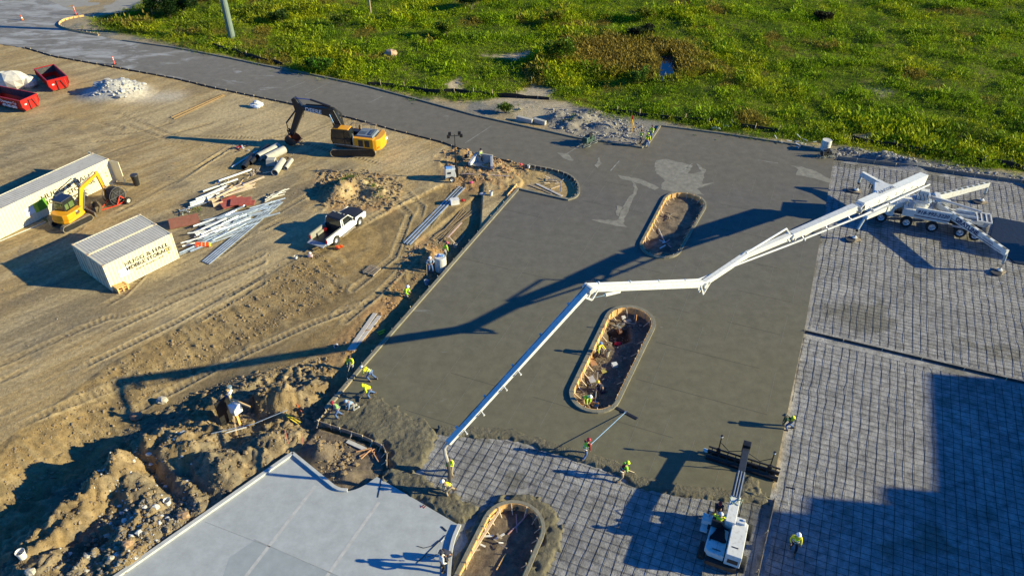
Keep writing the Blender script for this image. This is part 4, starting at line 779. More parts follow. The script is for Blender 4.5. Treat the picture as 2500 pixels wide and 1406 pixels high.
# ------------------------------------------------------------------ dumpsters
def dumpster(c, rz, L, label, txt=None):
    W, H = 2.3, 1.55; t = T('dumpster', label, 'dumpster', (c[0], c[1], hz(*c)), rz, group='red roll off dumpsters')
    # front (+x) end is the sloped hook end; walls as thick sheets
    prof = [(0, .18), (L, .18), (L+.0, .2)]
    b = B(); b.box((L/2, W/2, .2), (L, W-.5, .08)); obj('floor', b, rust, t)
    for y, s in ((0, 1), (W, -1)):
        b = B(); z0, z1 = .2, H; yb = y+s*.28
        b.add([(0, yb, z0), (L, yb, z0), (L, y, .75), (0, y, .75), (L, y, z1), (0, y, z1), (0, yb+s*.05, z0), (L, yb+s*.05, z0), (L, y+s*.05, .75), (0, y+s*.05, .75), (L, y+s*.05, z1), (0, y+s*.05, z1)], [(0, 1, 2, 3), (3, 2, 4, 5), (7, 6, 9, 8), (8, 9, 11, 10), (5, 4, 10, 11), (0, 3, 9, 6), (3, 5, 11, 9), (1, 7, 8, 2), (2, 8, 10, 4)]); obj('side_wall', b, red, t)
        b = B(); k = int(L/.65)
        for i in range(k+1): b.box((L*i/k, y-s*.03, 1.12), (.07, .06, .8))
        b.box((L/2, y-s*.01, H), (L+.06, .11, .1)); obj('rib', b, red, t)
    for x, s in ((0, 1), (L, -1)):
        b = B(); b.add([(x, .28, .2), (x, W-.28, .2), (x, W, .75), (x, W, H), (x, 0, H), (x, 0, .75), (x+s*.05, .28, .2), (x+s*.05, W-.28, .2), (x+s*.05, W, .75), (x+s*.05, W, H), (x+s*.05, 0, H), (x+s*.05, 0, .75)], [(0, 1, 2, 3, 4, 5), (11, 10, 9, 8, 7, 6), (3, 9, 10, 4)]); b.box((x, W/2, H), (.1, W, .1)); obj('end_wall', b, red, t)
    b = B()
    for a, c_ in (((L+.06, W*.42, .12), (L+.06, W*.42, 1.35)), ((L+.06, W*.62, 1.3), (L+.06, W*.80, .12))): b.bar(a, c_, .09, .09, up=(1, 0, 0))
    b.bar((L+.07, W*.42, 1.25), (L+.07, W*.64, 1.25), .07, .07, up=(1, 0, 0)); obj('hook_frame', b, mat('dark red steel', (.12, .012, .012), rough=.6), t)
    for k in range(4): b = B(); x = .4 if k < 2 else L-.3; y = W*.28 if k % 2 else W*.72; b.cyl((x, y-.06, .1), (x, y+.06, .1), .1, n=10); obj('roller', b, black, t)
    b = B(); b.box((L+.012, W*.22, .95), (.02, .26, .16)); obj('badge', b, wink, t)
    b = B()
    for i in range(7): b.box((L+.015, W*.84+.06*(i % 2), .35+i*.15), (.02, .13, .02), rx=.5)
    obj('vent_marks', b, mat('scuffed steel', (.5, .25, .12)), t)
    ln = mat('bin inner steel', (.05, .055, .065), rough=.7, dirt=.3)
    b = B(); b.box((L/2, .075, 1.12), (L-.12, .02, .78)); b.box((L/2, W-.075, 1.12), (L-.12, .02, .78)); b.box((.075, W/2, 1.12), (.02, W-.12, .78)); b.box((L-.075, W/2, 1.12), (.02, W-.12, .78)); obj('inner_lining', b, ln, t)
    b = B(); b.box((L/2, W/2, .27), (L-.2, W-.75, .02)); obj('residue', b, mat('bin residue', (.06, .05, .04), rough=.9), t)
    if txt:
        f = facing((L-2.0, -.1, .98), (1, 0, 0), (0, -1, 0)); text(txt[0], .5, wink, t, f @ Matrix.Translation((0, .16, 0)), .01, .9); text(txt[1], .44, wink, t, f @ Matrix.Translation((0, -.32, 0)), .02, .95)
    return t
a = math.atan2(88.45-92.74, -56.91+60.81)
dumpster((-60.9, 92.4), a, 5.3, 'empty red roll off dumpster standing by itself farther back', ('', '') and None)
a = math.atan2(82.76-84.05, -57.47+60.67)
dumpster((-57.5-6.3*math.cos(a)+.1, 82.4-6.3*math.sin(a)), a, 6.2, 'red roll off dumpster with white lettering, nearer one cut by the picture edge', ('Dumpster Co', '479-305-2003'))
# ------------------------------------------------------------------ pickup truck
p0, p1 = G(822, 596), G(881, 549); az = math.atan2(p1.y-p0.y, p1.x-p0.x); c0 = p0+Vector((-math.sin(az), math.cos(az), 0))*.92
pk = T('pickup_truck', 'white pickup truck with matte black hood and roof and its tailgate down', 'pickup truck', (c0.x, c0.y, 0), az)   # origin under the rear axle, +x forward
WB = 3.45; hw = .96
def half(poly, y0, y1): b = B(); b.prism(poly, y0, y1); return b
for s in (-1, 1):   # body sides with wheel arches
    arch = lambda cx: [(cx+.48*math.cos(t), .45+.46*math.sin(t)) for t in [math.pi-math.pi*i/8 for i in range(9)]]
    low = [(-1.15, .55)]+arch(0)+arch(WB)+[(WB+.95, .5)]; top = [(WB+1.0, .95), (WB+.85, 1.08), (WB-.55, 1.14), (.95, 1.2), (-1.22, 1.17)]
    b = B(); b.prism(low+top, s*hw-(.05 if s > 0 else -.05), s*hw); obj('body_side', b, whited, pk)
b = B(); b.box((-.15, 0, .58), (2.05, 1.82, .06)); obj('bed_floor', b, black, pk)
for s in (-1, 1):
    b = B(); b.box((-.15, s*.86, .88), (2.05, .06, .6)); b.box((-.15, s*.90, 1.19), (2.08, .14, .05)); b.box((0, s*.75, .75), (.9, .2, .3)); obj('bed_wall', b, mat('bed liner', (.30, .29, .24), rough=.6, dirt=.3), pk)
b = B(); b.box((.9, 0, .9), (.06, 1.8, .62)); obj('bed_front', b, black, pk)
b = B(); b.box((-1.45, 0, .63), (.55, 1.75, .07), ry=-.04); obj('tailgate', b, mat('scuffed tailgate', (.35, .37, .40), rough=.4, dirt=.4, dirtcol=(.08, .08, .08)), pk)
b = B(); b.prism([(.95, .6), (.95, 1.2), (1.08, 1.78), (1.25, 1.86), (2.05, 1.84), (2.2, 1.76), (2.75, 1.17), (2.75, .6)], -.80, .80); obj('cab', b, glass, pk)
b = B(); b.prism([(1.05, 1.775), (1.2, 1.875), (2.05, 1.86), (2.24, 1.765)], -.76, .76); obj('roof', b, mat('matte black', (.02, .02, .025), rough=.55), pk, bevel=.03)
for s in (-1, 1):
    b = B()
    b.bar((.98, s*.93, 1.18), (1.1, s*.79, 1.8), .12, .04, up=(0, 1, 0)); b.bar((1.22, s*.93, 1.18), (1.28, s*.79, 1.83), .08, .04, up=(0, 1, 0)); b.bar((2.75, s*.92, 1.17), (2.16, s*.78, 1.8), .07, .05, up=(0, 1, 0)); b.bar((1.1, s*.79, 1.82), (2.16, s*.79, 1.8), .05, .05); b.box((1.85, s*.92, 1.165), (1.8, .08, .06)); obj('window_frame', b, whited, pk)
b = B(); n_ = 8; vv = []
for i in range(n_+1):
    t_ = i/n_; x = 2.62+t_*(WB+1.0-2.62); z = 1.17-.1*t_*t_; hwid = .88-.14*t_**4*1.6
    for k in range(9):
        u = k/8*2-1; vv.append((x-.06*u*u*t_, u*hwid, z+.05*(1-u**4)))
b.add(vv, [(i*9+k, (i+1)*9+k, (i+1)*9+k+1, i*9+k+1) for i in range(n_) for k in range(8)]); obj('hood', b, MATS['matte black'], pk, smooth=True)
b = B(); b.prism([(2.6, .4), (2.6, 1.12), (WB+.9, 1.03), (WB+.98, .5)], -.9, .9); obj('engine_bay', b, black, pk)
b = B(); b.box((WB+1.02, 0, .55), (.16, 1.9, .26)); obj('front_bumper', b, rod, pk, bevel=.04)
b = B(); b.box((WB+1.0, 0, .82), (.06, 1.2, .26)); obj('grille', b, black, pk)
b = B(); b.box((-1.25, 0, .48), (.14, 1.9, .2)); obj('rear_bumper', b, rod, pk, bevel=.03)
for s in (-1, 1):
    b = B(); b.box((WB+1.0, s*.77, .84), (.08, .3, .2)); obj('headlight', b, mat('lamp glass', (.6, .6, .6), rough=.1), pk)
    b = B(); b.box((-1.2, s*.93, .93), (.1, .12, .34)); obj('tail_light', b, mat('tail lens', (.4, .01, .01), rough=.2), pk)
    b = B(); b.bar((2.5, s*.95, 1.2), (2.5, s*1.12, 1.27), .04, .04); b.box((2.5, s*1.17, 1.3), (.1, .2, .22)); obj('wing_mirror', b, black, pk)
    b = B(); b.box((1.55, s*.968, 1.0), (.18, .012, .045)); obj('door_handle', b, black, pk)
    b = B(); b.box((1.7, s*1.0, .36), (1.9, .16, .05)); obj('running_board', b, mat('board plate', (.35, .3, .25), rough=.5), pk)
    for x in (0, WB): wheel(pk, (x, s*.86, .41), .41, .27, (0, s, 0))
b = B(); b.box((1.03, -.967, .85), (.012, .006, .62)); b.box((2.55, -.967, .8), (.012, .006, .7)); obj('door_seam', b, mat('seam', (.2, .2, .2)), pk)
for k, y in enumerate((-.5, -.14, .0, .14, .5)): b = B(); b.blob((2.0, y, 1.875), (.06, .035, .02), 0, 8); obj('roof_marker', b, mat('clear marker', (.75, .75, .65), rough=.2), pk)
can_ = T('gas_can', 'small red gas can behind the cab in the pickup bed', 'gas can', (pk.location.x+.5*math.cos(az)-.55*math.sin(az), pk.location.y+.5*math.sin(az)+.55*math.cos(az), .61))
b = B(); b.box((0, 0, .2), (.3, .22, .38)); obj('tank', b, red, can_, bevel=.03); b = B(); b.tube([(.05, 0, .38), (.12, 0, .5), (.2, 0, .52)], .025); b.ring((0, 0, .42), (0, 1, 0), .06, .015, 10, 4); obj('spout', b, black, can_)
# ------------------------------------------------------------------ big excavator
EC = Vector((-16.9, 73.0, 0)); ex = T('excavator', 'big excavator with yellow body and black boom reaching left over the yard', 'excavator', EC, 0)
for y in (-1.15, 1.15): crawler(ex, 4.75, .62, .88, y)
b = B(); b.box((0, 0, .62), (2.2, 1.9, .35)); b.cyl((0, 0, .75), (0, 0, 1.05), .75, n=20); obj('undercarriage', b, black, ex)
HA = R(167); tip = G(725, 350)
hs = T('house', None, None, (0, 0, 0), HA); hs.parent = ex     # +x to the boom, +y is the operator side
def ho(n, b, m, **k): return obj(n, b, m, hs, **k)
b = B(); b.box((-.6, 0, 1.12), (4.0, 2.75, .16)); ho('deck', b, black)
b = B(); b.prism([(-2.75, 1.2), (-.45, 1.2), (-.45, 2.25), (-2.75, 2.25)], .62, 1.38); ho('side_cover', b, yellow, bevel=.03)
b = B(); b.prism([(-2.75, 1.2), (1.3, 1.2), (1.3, 1.75), (.2, 2.0), (-2.75, 2.15)], -1.38, -.62); ho('side_cover', b, yellow, bevel=.03)
cwp = [(-2.7, -1.38), (-3.05, -1.25), (-3.35, -.85), (-3.45, -.35), (-3.45, .35), (-3.35, .85), (-3.05, 1.25), (-2.7, 1.38)]
b = B(); b.slab(cwp[::-1], .98, 2.2); ho('counterweight', b, yellow, bevel=.06)
b = B(); b.box((-1.65, .05, 2.28), (1.9, 1.9, .28), tap=.93); ho('engine_hood', b, grey, bevel=.03)
b = B(); b.box((-1.3, .3, 2.43), (.7, .6, .03)); b.box((-2.2, .1, 2.46), (.35, 1.2, .07)); ho('hood_vent', b, mat('vent grey', (.07, .09, .12), rough=.5))
b = B(); b.box((-1.6, .0, 1.75), (2.2, 1.3, .9)); ho('engine', b, black)
for x in (-2.05, -1.35): b = B(); b.box((x, 1.39, 1.72), (.52, .03, .72)); ho('side_grille', b, mat('grille brown', (.06, .035, .02), rough=.7))
b = B(); b.prism([(-.25, 1.2), (1.75, 1.2), (1.95, 1.9), (1.78, 2.95), (1.6, 3.05), (.0, 3.05), (-.2, 2.9)], .42, 1.36); ho('cab', b, glass, bevel=.02)
b = B(); b.box((.78, .89, 3.07), (1.75, .98, .1)); ho('cab_roof', b, yellow, bevel=.03)
b = B(); b.box((1.35, .89, 3.09), (.6, .9, .1)); ho('roof_hatch', b, black)
b = B()
for y in (.42, 1.37):
    for p, q in (((-.2, y, 1.2), (-.2, y, 3.0)), ((.45, y, 1.2), (.45, y, 3.0)), ((1.95, y, 1.9), (1.75, y, 3.0)), ((1.75, y, 1.2), (1.95, y, 1.9)), ((-.2, y, 2.0), (1.95, y, 1.95)), ((-.25, y, 1.25), (1.75, y, 1.25))): b.bar(p, q, .07, .05, up=(0, 1, 0))
ho('cab_frame', b, black)
b = B(); b.box((.1, 1.37, 1.3), (3.5, .05, .14)); b.box((-.55, 1.37, 1.95), (.14, .05, 1.5)); ho('sill', b, mat('sill paint', (.45, .38, .28), rough=.6))
b = B()
for y in (-.95, -1.3):
    b.tube([(-2.2, y, 2.2), (-2.2, y, 2.75), (.4, y, 2.75), (.9, y, 2.35), (1.0, y, 1.8)], .025)
    for x in (-1.3, -.4, .4): b.tube([(x, y, 2.0), (x, y, 2.75)], .022)
ho('handrail', b, mat('rail paint', (.55, .42, .28), rough=.6))
b = B(); b.box((-.25, -.2, 2.05), (.9, .7, .7)); b.cyl((-.6, -.45, 2.3), (-.6, -.45, 2.85), .08, n=10); ho('hydraulic_tank', b, black)
b = B(); b.cyl((.3, -.9, 2.0), (.3, -.9, 2.2), .12, n=10); b.box((.7, -.95, 2.0), (.4, .5, .12)); ho('tool_box', b, yellow)
Minv = (Matrix.Translation(EC) @ Matrix.Rotation(HA, 4, 'Z')).inverted()
text('DEERE', .42, wink, hs, facing((-3.43, -.28, 1.6), (-.12, -1, 0), (-1, .12, 0)), .01, .9); text('350G', .26, wink, hs, facing((-3.28, .93, 1.35), (.5, -1, 0), (-1, -.45, 0)), .01)
# boom profile measured in its own upright plane
pp = inplane(EC, HA, [(818, 278), (735, 262), (722, 240), (714, 328), (724, 345)])
BT2 = pp[1]; ST = pp[2]; SB = (pp[3][0], max(pp[3][1], 1.0))
def swept(name, poly, y0, y1, m, par, **k): b = B(); b.prism(poly, y0, y1); return obj(name, b, m, par, **k)
bend = (pp[0][0]+.1, pp[0][1])
bx, bz = bend; tx, tz = BT2
swept('boom', [(.75, 1.5), (1.15, 1.45), (bx+.35, bz-.45), (bx+.8, bz-.25), (tx, tz-.18), (tx+.12, tz), (tx, tz+.18), (bx+.5, bz+.6), (bx-.1, bz+.5), (.65, 1.9)], -.28, .28, black, hs, bevel=.03)
text('DEERE', .62, wink, hs, facing(((bx+tx)/2+.35, .295, (bz+tz)/2+.02), (-1, 0, -(tz-bz)/(tx-bx)), (0, 1, 0)), .01, 1.05)
sx, sz = ST; qx, qz = SB
swept('stick', [(sx-.15, sz-.1), (sx+.1, sz+.12), (sx+.45, sz-.1), (tx+.62, tz-.5), (qx+.26, qz+.1), (qx, qz-.12), (qx-.22, qz), (tx-.2, tz-.45), (tx-.25, tz+.1)], -.26, .26, black, hs, bevel=.02)
for y in (-.42, .42):
    b = B(); b.cyl((1.35, y, 1.35), (bx*.75+.55, y, bz*.75+.2), .11, n=10); obj('lift_cylinder', b, black, hs); b = B(); b.cyl((bx*.75+.5, y, bz*.75+.15), (bx+.35, y, bz+.05), .06, n=8); obj('cylinder_rod', b, rod, hs)
b = B(); b.cyl((bx+.3, 0, bz+.75), ((bx+sx)/2+.4, 0, (bz+sz)/2+.65), .11, n=10); obj('stick_cylinder', b, black, hs); b = B(); b.cyl(((bx+sx)/2+.4, 0, (bz+sz)/2+.65), (sx, 0, sz), .055, n=8); obj('cylinder_rod', b, mat('blue grey rod', (.12, .15, .35), rough=.3, metal=.5), hs)
b = B(); b.cyl((tx+.5, 0, tz-.2), (qx+.45, 0, qz+1.3), .09, n=10); b.cyl((qx+.45, 0, qz+1.3), (qx+.42, 0, qz+.55), .05, n=8); obj('bucket_cylinder', b, black, hs)
b = B()
for y in (-.18, .18): b.bar((qx+.42, y, qz+.55), (qx+.08, y, qz+.25), .12, .06, up=(0, 1, 0)); b.bar((qx+.42, y, qz+.55), (qx+.3, y, qz-.1), .12, .06, up=(0, 1, 0))
obj('bucket_link', b, black, hs)
bk = T('bucket', None, None, (qx+.1, 0, qz-.05)); bk.parent = hs; bm_ = mat('worn brown bucket steel', (.13, .055, .03), rough=.7, var=.4, dirt=.3)
sh_ = [(.1, .15), (.45, -.05), (.62, -.45), (.45, -.85), (.05, -1.0), (-.35, -.92), (-.75, -.72)]
b = B(); b.prism(sh_+[(-.72, -.68), (-.33, -.86), (.05, -.94), (.41, -.81), (.56, -.44), (.42, -.09), (.1, .1)], -.68, .68); obj('shell', b, bm_, bk)
for y in (-.68, .64): b = B(); b.prism(sh_+[(-.55, -.3)], y, y+.04); obj('side_plate', b, bm_, bk)
for k in range(5): b = B(); y = -.58+.29*k; b.bar((-.7, y, -.74), (-.98, y, -.60), .09, .07, .03, .03); obj('tooth', b, mat('tooth steel', (.45, .38, .28), metal=.5, rough=.4), bk)
b = B()
for y in (-.15, -.05, .05, .15): b.tube([(.9, y, 2.0), (bx*.6, y, bz+.1), (bx, y, bz+.62), (bx+1.2, y, bz+.75), (tx-.6, y, tz+.35)], .025, 5)
b.tube([(tx+.1, .25, tz+.2), (tx-.35, .3, tz-.3), (tx-.3, .3, tz-.9), (tx+.1, .25, tz-1.1)], .022, 5); obj('hydraulic_hoses', b, rubber, hs)
# ------------------------------------------------------------------ mini excavator
MC = Vector((-40.7, 58.5, 0)); mx_ = T('mini_excavator', 'small yellow excavator with dark glazed cab parked against the long container', 'excavator', MC, 0); MA = R(72)
ma = T('undercarriage', None, None, (0, 0, 0), R(57.6)); ma.parent = mx_
b = B(); b.box((0, 0, .42), (1.6, 1.5, .25)); b.cyl((0, 0, .5), (0, 0, .72), .42, n=16); ob_ = obj('base_frame', b, black, ma)
t1 = crawler(mx_, 2.9, .42, .62, 0); t1.location = Matrix.Rotation(R(57.6), 3, 'Z') @ Vector((0, -.92, 0)); t1.rotation_euler.z = R(57.6)
t2 = crawler(mx_, 2.9, .42, .62, 0); t2.location = Matrix.Rotation(R(57.6), 3, 'Z') @ Vector((0, .92, 0)); t2.rotation_euler.z = R(57.6)
b = B(); b.box((1.75, 0, .35), (.12, 2.2, .5)); b.bar((.9, .6, .4), (1.7, .6, .35), .1, .12); b.bar((.9, -.6, .4), (1.7, -.6, .35), .1, .12); obj('blade', b, mat('blade steel', (.14, .12, .10), rough=.6), ma)
mh = T('house', None, None, (0, 0, 0), MA); mh.parent = mx_
P = [(-1.0, -1.0), (-1.25, -.6), (-1.32, 0), (-1.25, .6), (-1.0, 1.0), (.6, 1.02), (1.0, .5), (1.0, -.9), (.6, -1.02)]
b = B(); b.slab(P[::-1], .72, .95); obj('deck', b, yellow, mh, bevel=.04)
b = B(); b.slab([(-.95, -.98), (-1.2, -.6), (-1.27, 0), (-1.2, .6), (-.95, .95), (-.35, .95), (-.35, -.98)][::-1], .95, 1.55); obj('rear_cover', b, yellow, mh, bevel=.05)
b = B(); b.box((.22, -.66, 1.22), (1.25, .62, .6)); obj('side_cover', b, yellow, mh, bevel=.04)
b = B(); b.prism([(-.4, .95), (1.0, .95), (1.05, 1.5), (.85, 2.45), (-.3, 2.45), (-.45, 1.6)], -.25, .95); obj('cab', b, glass, mh, bevel=.03)
b = B(); b.box((.22, .35, 2.5), (1.3, 1.22, .09)); obj('cab_roof', b, mat('navy black roof', (.02, .025, .05), rough=.35), mh, bevel=.04)
for c_, d_ in (((.45, -.262, 1.85), (.5, .02, .55)), ((-.1, -.262, 1.85), (.35, .02, .5)), ((-.42, .35, 1.95), (.03, .8, .5))): b = B(); b.box(c_, d_); obj('window_pane', b, gglass, mh)
b = B(); b.box((-.97, -.1, 1.25), (.04, .6, .3)); b.box((.2, -.98, 1.25), (.45, .03, .3)); obj('panel_vent', b, mat('vent dark', (.1, .06, .02)), mh)
b = B(); b.box((.1, -.985, 1.4), (.18, .02, .1)); b.box((.35, -.985, 1.15), (.15, .02, .08)); obj('decal', b, wink, mh)
pm = inplane(MC+Vector((0, 0, 0)), MA, [(196, 520), (196, 462), (236, 424), (258, 470), (253, 488)])
(ax_, az_), (bx, bz), (tx, tz), (sx, sz), (gx, gz) = pm; sz = max(sz, .75)
swept('boom', [(ax_-.15, az_-.15), (ax_+.15, az_-.1), (bx+.18, bz-.2), (bx+.35, bz-.12), (tx, tz-.1), (tx, tz+.12), (bx+.2, bz+.25), (bx-.15, bz+.1), (ax_-.18, az_+.1)], -.11, .11, yellow, mh, bevel=.02)
swept('stick', [(tx-.2, tz+.25), (tx+.1, tz+.2), (sx+.12, sz), (sx-.1, sz-.05), (tx-.15, tz-.15)], -.1, .1, yellow, mh, bevel=.02)
b = B(); b.cyl((ax_+.35, 0, az_-.1), (bx+.3, 0, bz-.5), .06, n=8); b.cyl((bx+.1, 0, bz+.3), (tx-.3, 0, tz+.35), .06, n=8); obj('cylinder', b, mat('cylinder grey', (.16, .15, .14), rough=.4), mh)
b = B(); b.cyl((tx+.2, 0, tz-.1), (sx+.22, 0, sz+.25), .05, n=8); obj('bucket_cylinder', b, MATS['cylinder grey'], mh)
b = B(); b.prism([(sx+.15, sz), (sx+.35, sz-.25), (sx+.3, sz-.6), (sx, sz-.7), (sx-.35, sz-.55), (sx-.3, sz-.5), (sx, sz-.62), (sx+.24, sz-.52), (sx+.28, sz-.28), (sx+.1, sz-.05)], -.3, .3); obj('bucket', b, mat('dusty bucket', (.30, .25, .17), rough=.8), mh)
b = B(); b.box((ax_-.1, 0, az_-.15), (.35, .35, .5)); obj('swing_bracket', b, black, mh)
# ------------------------------------------------------------------ hose reel with road wheels
rl = T('hose_reel', 'big black hose reel on a red wheeled frame beside the small excavator', 'hose reel', on(288, 496)+Vector((0, 0, 0)), R(60))
b = B()
for y in (-.55, .55):
    b.ring((0, y, .95), (0, 1, 0), .92, .03, 28, 5); b.ring((0, y, .95), (0, 1, 0), .45, .025, 20, 5)
    for k in range(6): a = k*math.pi/3; b.bar((0, y, .95), (.92*math.cos(a), y, .95+.92*math.sin(a)), .04, .04, up=(0, 1, 0))
obj('reel_wheel', b, mat('reel steel', (.10, .10, .11), rough=.5), rl)
b = B(); b.cyl((0, -.5, .95), (0, .5, .95), .74, n=28); obj('hose_coil', b, rubber, rl)
b = B()
for y in (-.72, .72):
    b.bar((0, y, 1.0), (-.55, y, .25), .08, .08, up=(0, 1, 0)); b.bar((0, y, 1.0), (.5, y, .35), .08, .08, up=(0, 1, 0)); b.bar((-.55, y, .25), (.5, y, .3), .07, .07, up=(0, 1, 0))
b.bar((-.55, -.72, .25), (-2.0, 0, .2), .07, .07); b.bar((-.55, .72, .25), (-2.0, 0, .2), .07, .07); b.bar((.5, -.95, .32), (.5, .95, .32), .07, .07); obj('frame', b, mat('orange red frame', (.75, .05, .015), rough=.5), rl)
for s in (-1, 1): wheel(rl, (.5, s*1.0, .34), .34, .2, (0, s, 0), rimm=mat('dusty rim', (.5, .45, .38)))
at_ = T('grapple_attachment', 'dusty steel trencher frame and plates lying between excavator and reel', 'attachment', on(240, 512), R(40))
b = B(); b.box((.1, 0, .35), (.25, 1.5, .6), ry=.5); b.box((-.15, -.65, .35), (.3, .05, .6)); b.box((-.15, .65, .35), (.3, .05, .6)); b.box((-.3, 0, .08), (.6, 1.5, .05)); obj('scraper_blade', b, mat('muddy steel', (.15, .11, .06), rough=.85), at_)
b = B()
for k in range(9): b.bar((random.uniform(-1.6, -.4), random.uniform(-.9, .9), random.uniform(.05, .4)), (random.uniform(-1.6, -.4), random.uniform(-.9, .9), random.uniform(.05, .5)), .07, .07)
obj('frame_arms', b, rust, at_)
# ------------------------------------------------------------------ boom pump truck
TA = R(157.5); TO = Vector((37.3, 58.95, 0)); pt = T('concrete_pump_truck', 'white concrete pump truck on spread legs with long folding boom over the slab', 'pump truck', TO, TA)
def po(n, b, m, **k): return obj(n, b, m, pt, **k)
W2L = (Matrix.Translation(TO) @ Matrix.Rotation(TA, 4, 'Z')).inverted()
def L(p): return W2L @ V3(p)
b = B(); b.box((-.7, 0, .95), (9.4, .9, .3)); po('chassis', b, black)
for x in (2.9, .75, -1.4, -3.7, -4.95):
    for s in (-1, 1): wheel(pt, (x, s*1.12, .52), .52, .32, (0, s, 0))
b = B(); b.prism([(2.0, .8), (4.3, .8), (4.35, 1.6), (4.15, 2.75), (2.0, 2.8)], -1.2, 1.2); cb = po('cab', b, white, bevel=.05)
b = B(); b.box((4.27, 0, 2.1), (.06, 2.1, .85), ry=-.17); po('windscreen', b, glass)
for s in (-1, 1): b = B(); b.box((3.3, s*1.21, 2.1), (1.1, .03, .75)); po('side_window', b, glass); b = B(); b.bar((4.2, s*1.2, 2.3), (4.4, s*1.5, 2.3), .04, .04); b.box((4.4, s*1.5, 2.1), (.08, .22, .5)); po('wing_mirror', b, black)
b = B(); b.box((.1, 0, 1.45), (2.4, 2.3, .7)); b.cyl((.0, 0, 1.8), (.0, 0, 2.5), .75, n=20); b.box((0, 0, 2.9), (.95, .75, 1.0), tap=.8); po('turret', b, white, bevel=.03)
b = B(); b.box((-1.1, 1.22, 1.75), (2.9, .16, .95)); b.box((-1.1, 1.18, 1.2), (2.9, .2, .1)); po('side_locker', b, white, bevel=.02)
b = B(); b.box((-1.1, 1.31, 1.42), (2.9, .01, .09)); po('side_stripe', b, navy)
text('918-992-3220', .46, navy, pt, facing((-1.1, 1.315, 1.82), (-1, 0, 0), (0, 1, 0)), .014, 1.0, .2)
b = B(); b.box((-1.1, -1.22, 1.75), (2.9, .16, .95)); po('side_locker', b, white)
b = B(); b.box((-3.6, 0, 1.35), (3.4, 1.3, .12)); b.box((-3.6, .7, 1.5), (3.4, .12, .3)); b.box((-3.6, -.7, 1.5), (3.4, .12, .3)); po('rear_deck', b, white)
b = B(); b.box((-3.8, -.35, 1.7), (1.5, .4, .45)); b.cyl((-4.9, .2, 1.65), (-2.2, .2, 1.65), .16, n=10); b.cyl((-4.9, -.15, 1.6), (-2.2, -.1, 1.6), .16, n=10); b.box((-2.6, .4, 1.6), (.6, .4, .4)); po('pump_unit', b, mat('pump blue grey', (.30, .36, .45), rough=.5, var=.4, dirt=.3), bevel=.02)
b = B(); b.cyl((-5.0, -.35, 2.1), (-.3, -.35, 2.75), .1, n=10); po('delivery_pipe', b, mat('pipe grey', (.36, .38, .42), rough=.4))
b = B(); b.prism([(-5.6, 1.2), (-4.9, 1.2), (-4.7, 1.7), (-5.8, 1.7)], -.75, .75); po('hopper', b, MATS['pump blue grey'])
b = B()
for y in (-.8, .8): b.bar((-5.9, y, 1.75), (-4.7, y, 1.75), .1, .1)
for x in (-5.9, -5.5, -5.1, -4.75): b.bar((x, -.8, 1.75), (x, .8, 1.75), .08, .1)
po('hopper_frame', b, white)
b = B(); b.box((-5.3, 0, 1.72), (1.0, 1.4, .03)); po('hopper_grate', b, MATS['cylinder grey'])
b = B(); b.box((-4.3, -.8, 1.75), (.4, .4, .4)); b.box((-1.9, -.7, 2.1), (.6, .5, .6)); po('equipment_box', b, white, bevel=.03)
b = B(); b.box((-4.1, 1.15, 1.0), (2.4, .3, .06)); po('step_plate', b, mat('step plate', (.30, .32, .38), rough=.5))
b = B(); b.box((-4.4, 0, .75), (2.6, 2.0, .2)); po('rear_fenders', b, black)
for k in range(5): b = B(); x = -.9+k*.35; b.tube([(x, .3, 2.2), (x+.1, .6, 2.7+.1*k), (x+.3, .35, 3.1), (x+.2, .1, 3.4)], .03, 5); po('turret_hose', b, rubber)
b = B(); b.cyl((.0, .0, 2.45), (.0, 0, 2.55), .85, n=20); b.box((.75, .45, 2.05), (.5, .5, .5)); b.box((-.9, -.5, 2.0), (.7, .5, .45)); po('turret_ring', b, MATS['pump blue grey'], bevel=.02)
for s in (-1, 1): b = B(); b.tube([(1.2, s*1.1, 1.8), (1.2, s*1.1, 2.6), (.6, s*1.1, 2.6), (.6, s*1.1, 1.8)], .02, 5); po('grab_rail', b, white)
b = B(); b.cyl((1.55, -.9, 1.2), (1.55, -.9, 3.0), .09, n=10); po('exhaust', b, rod)
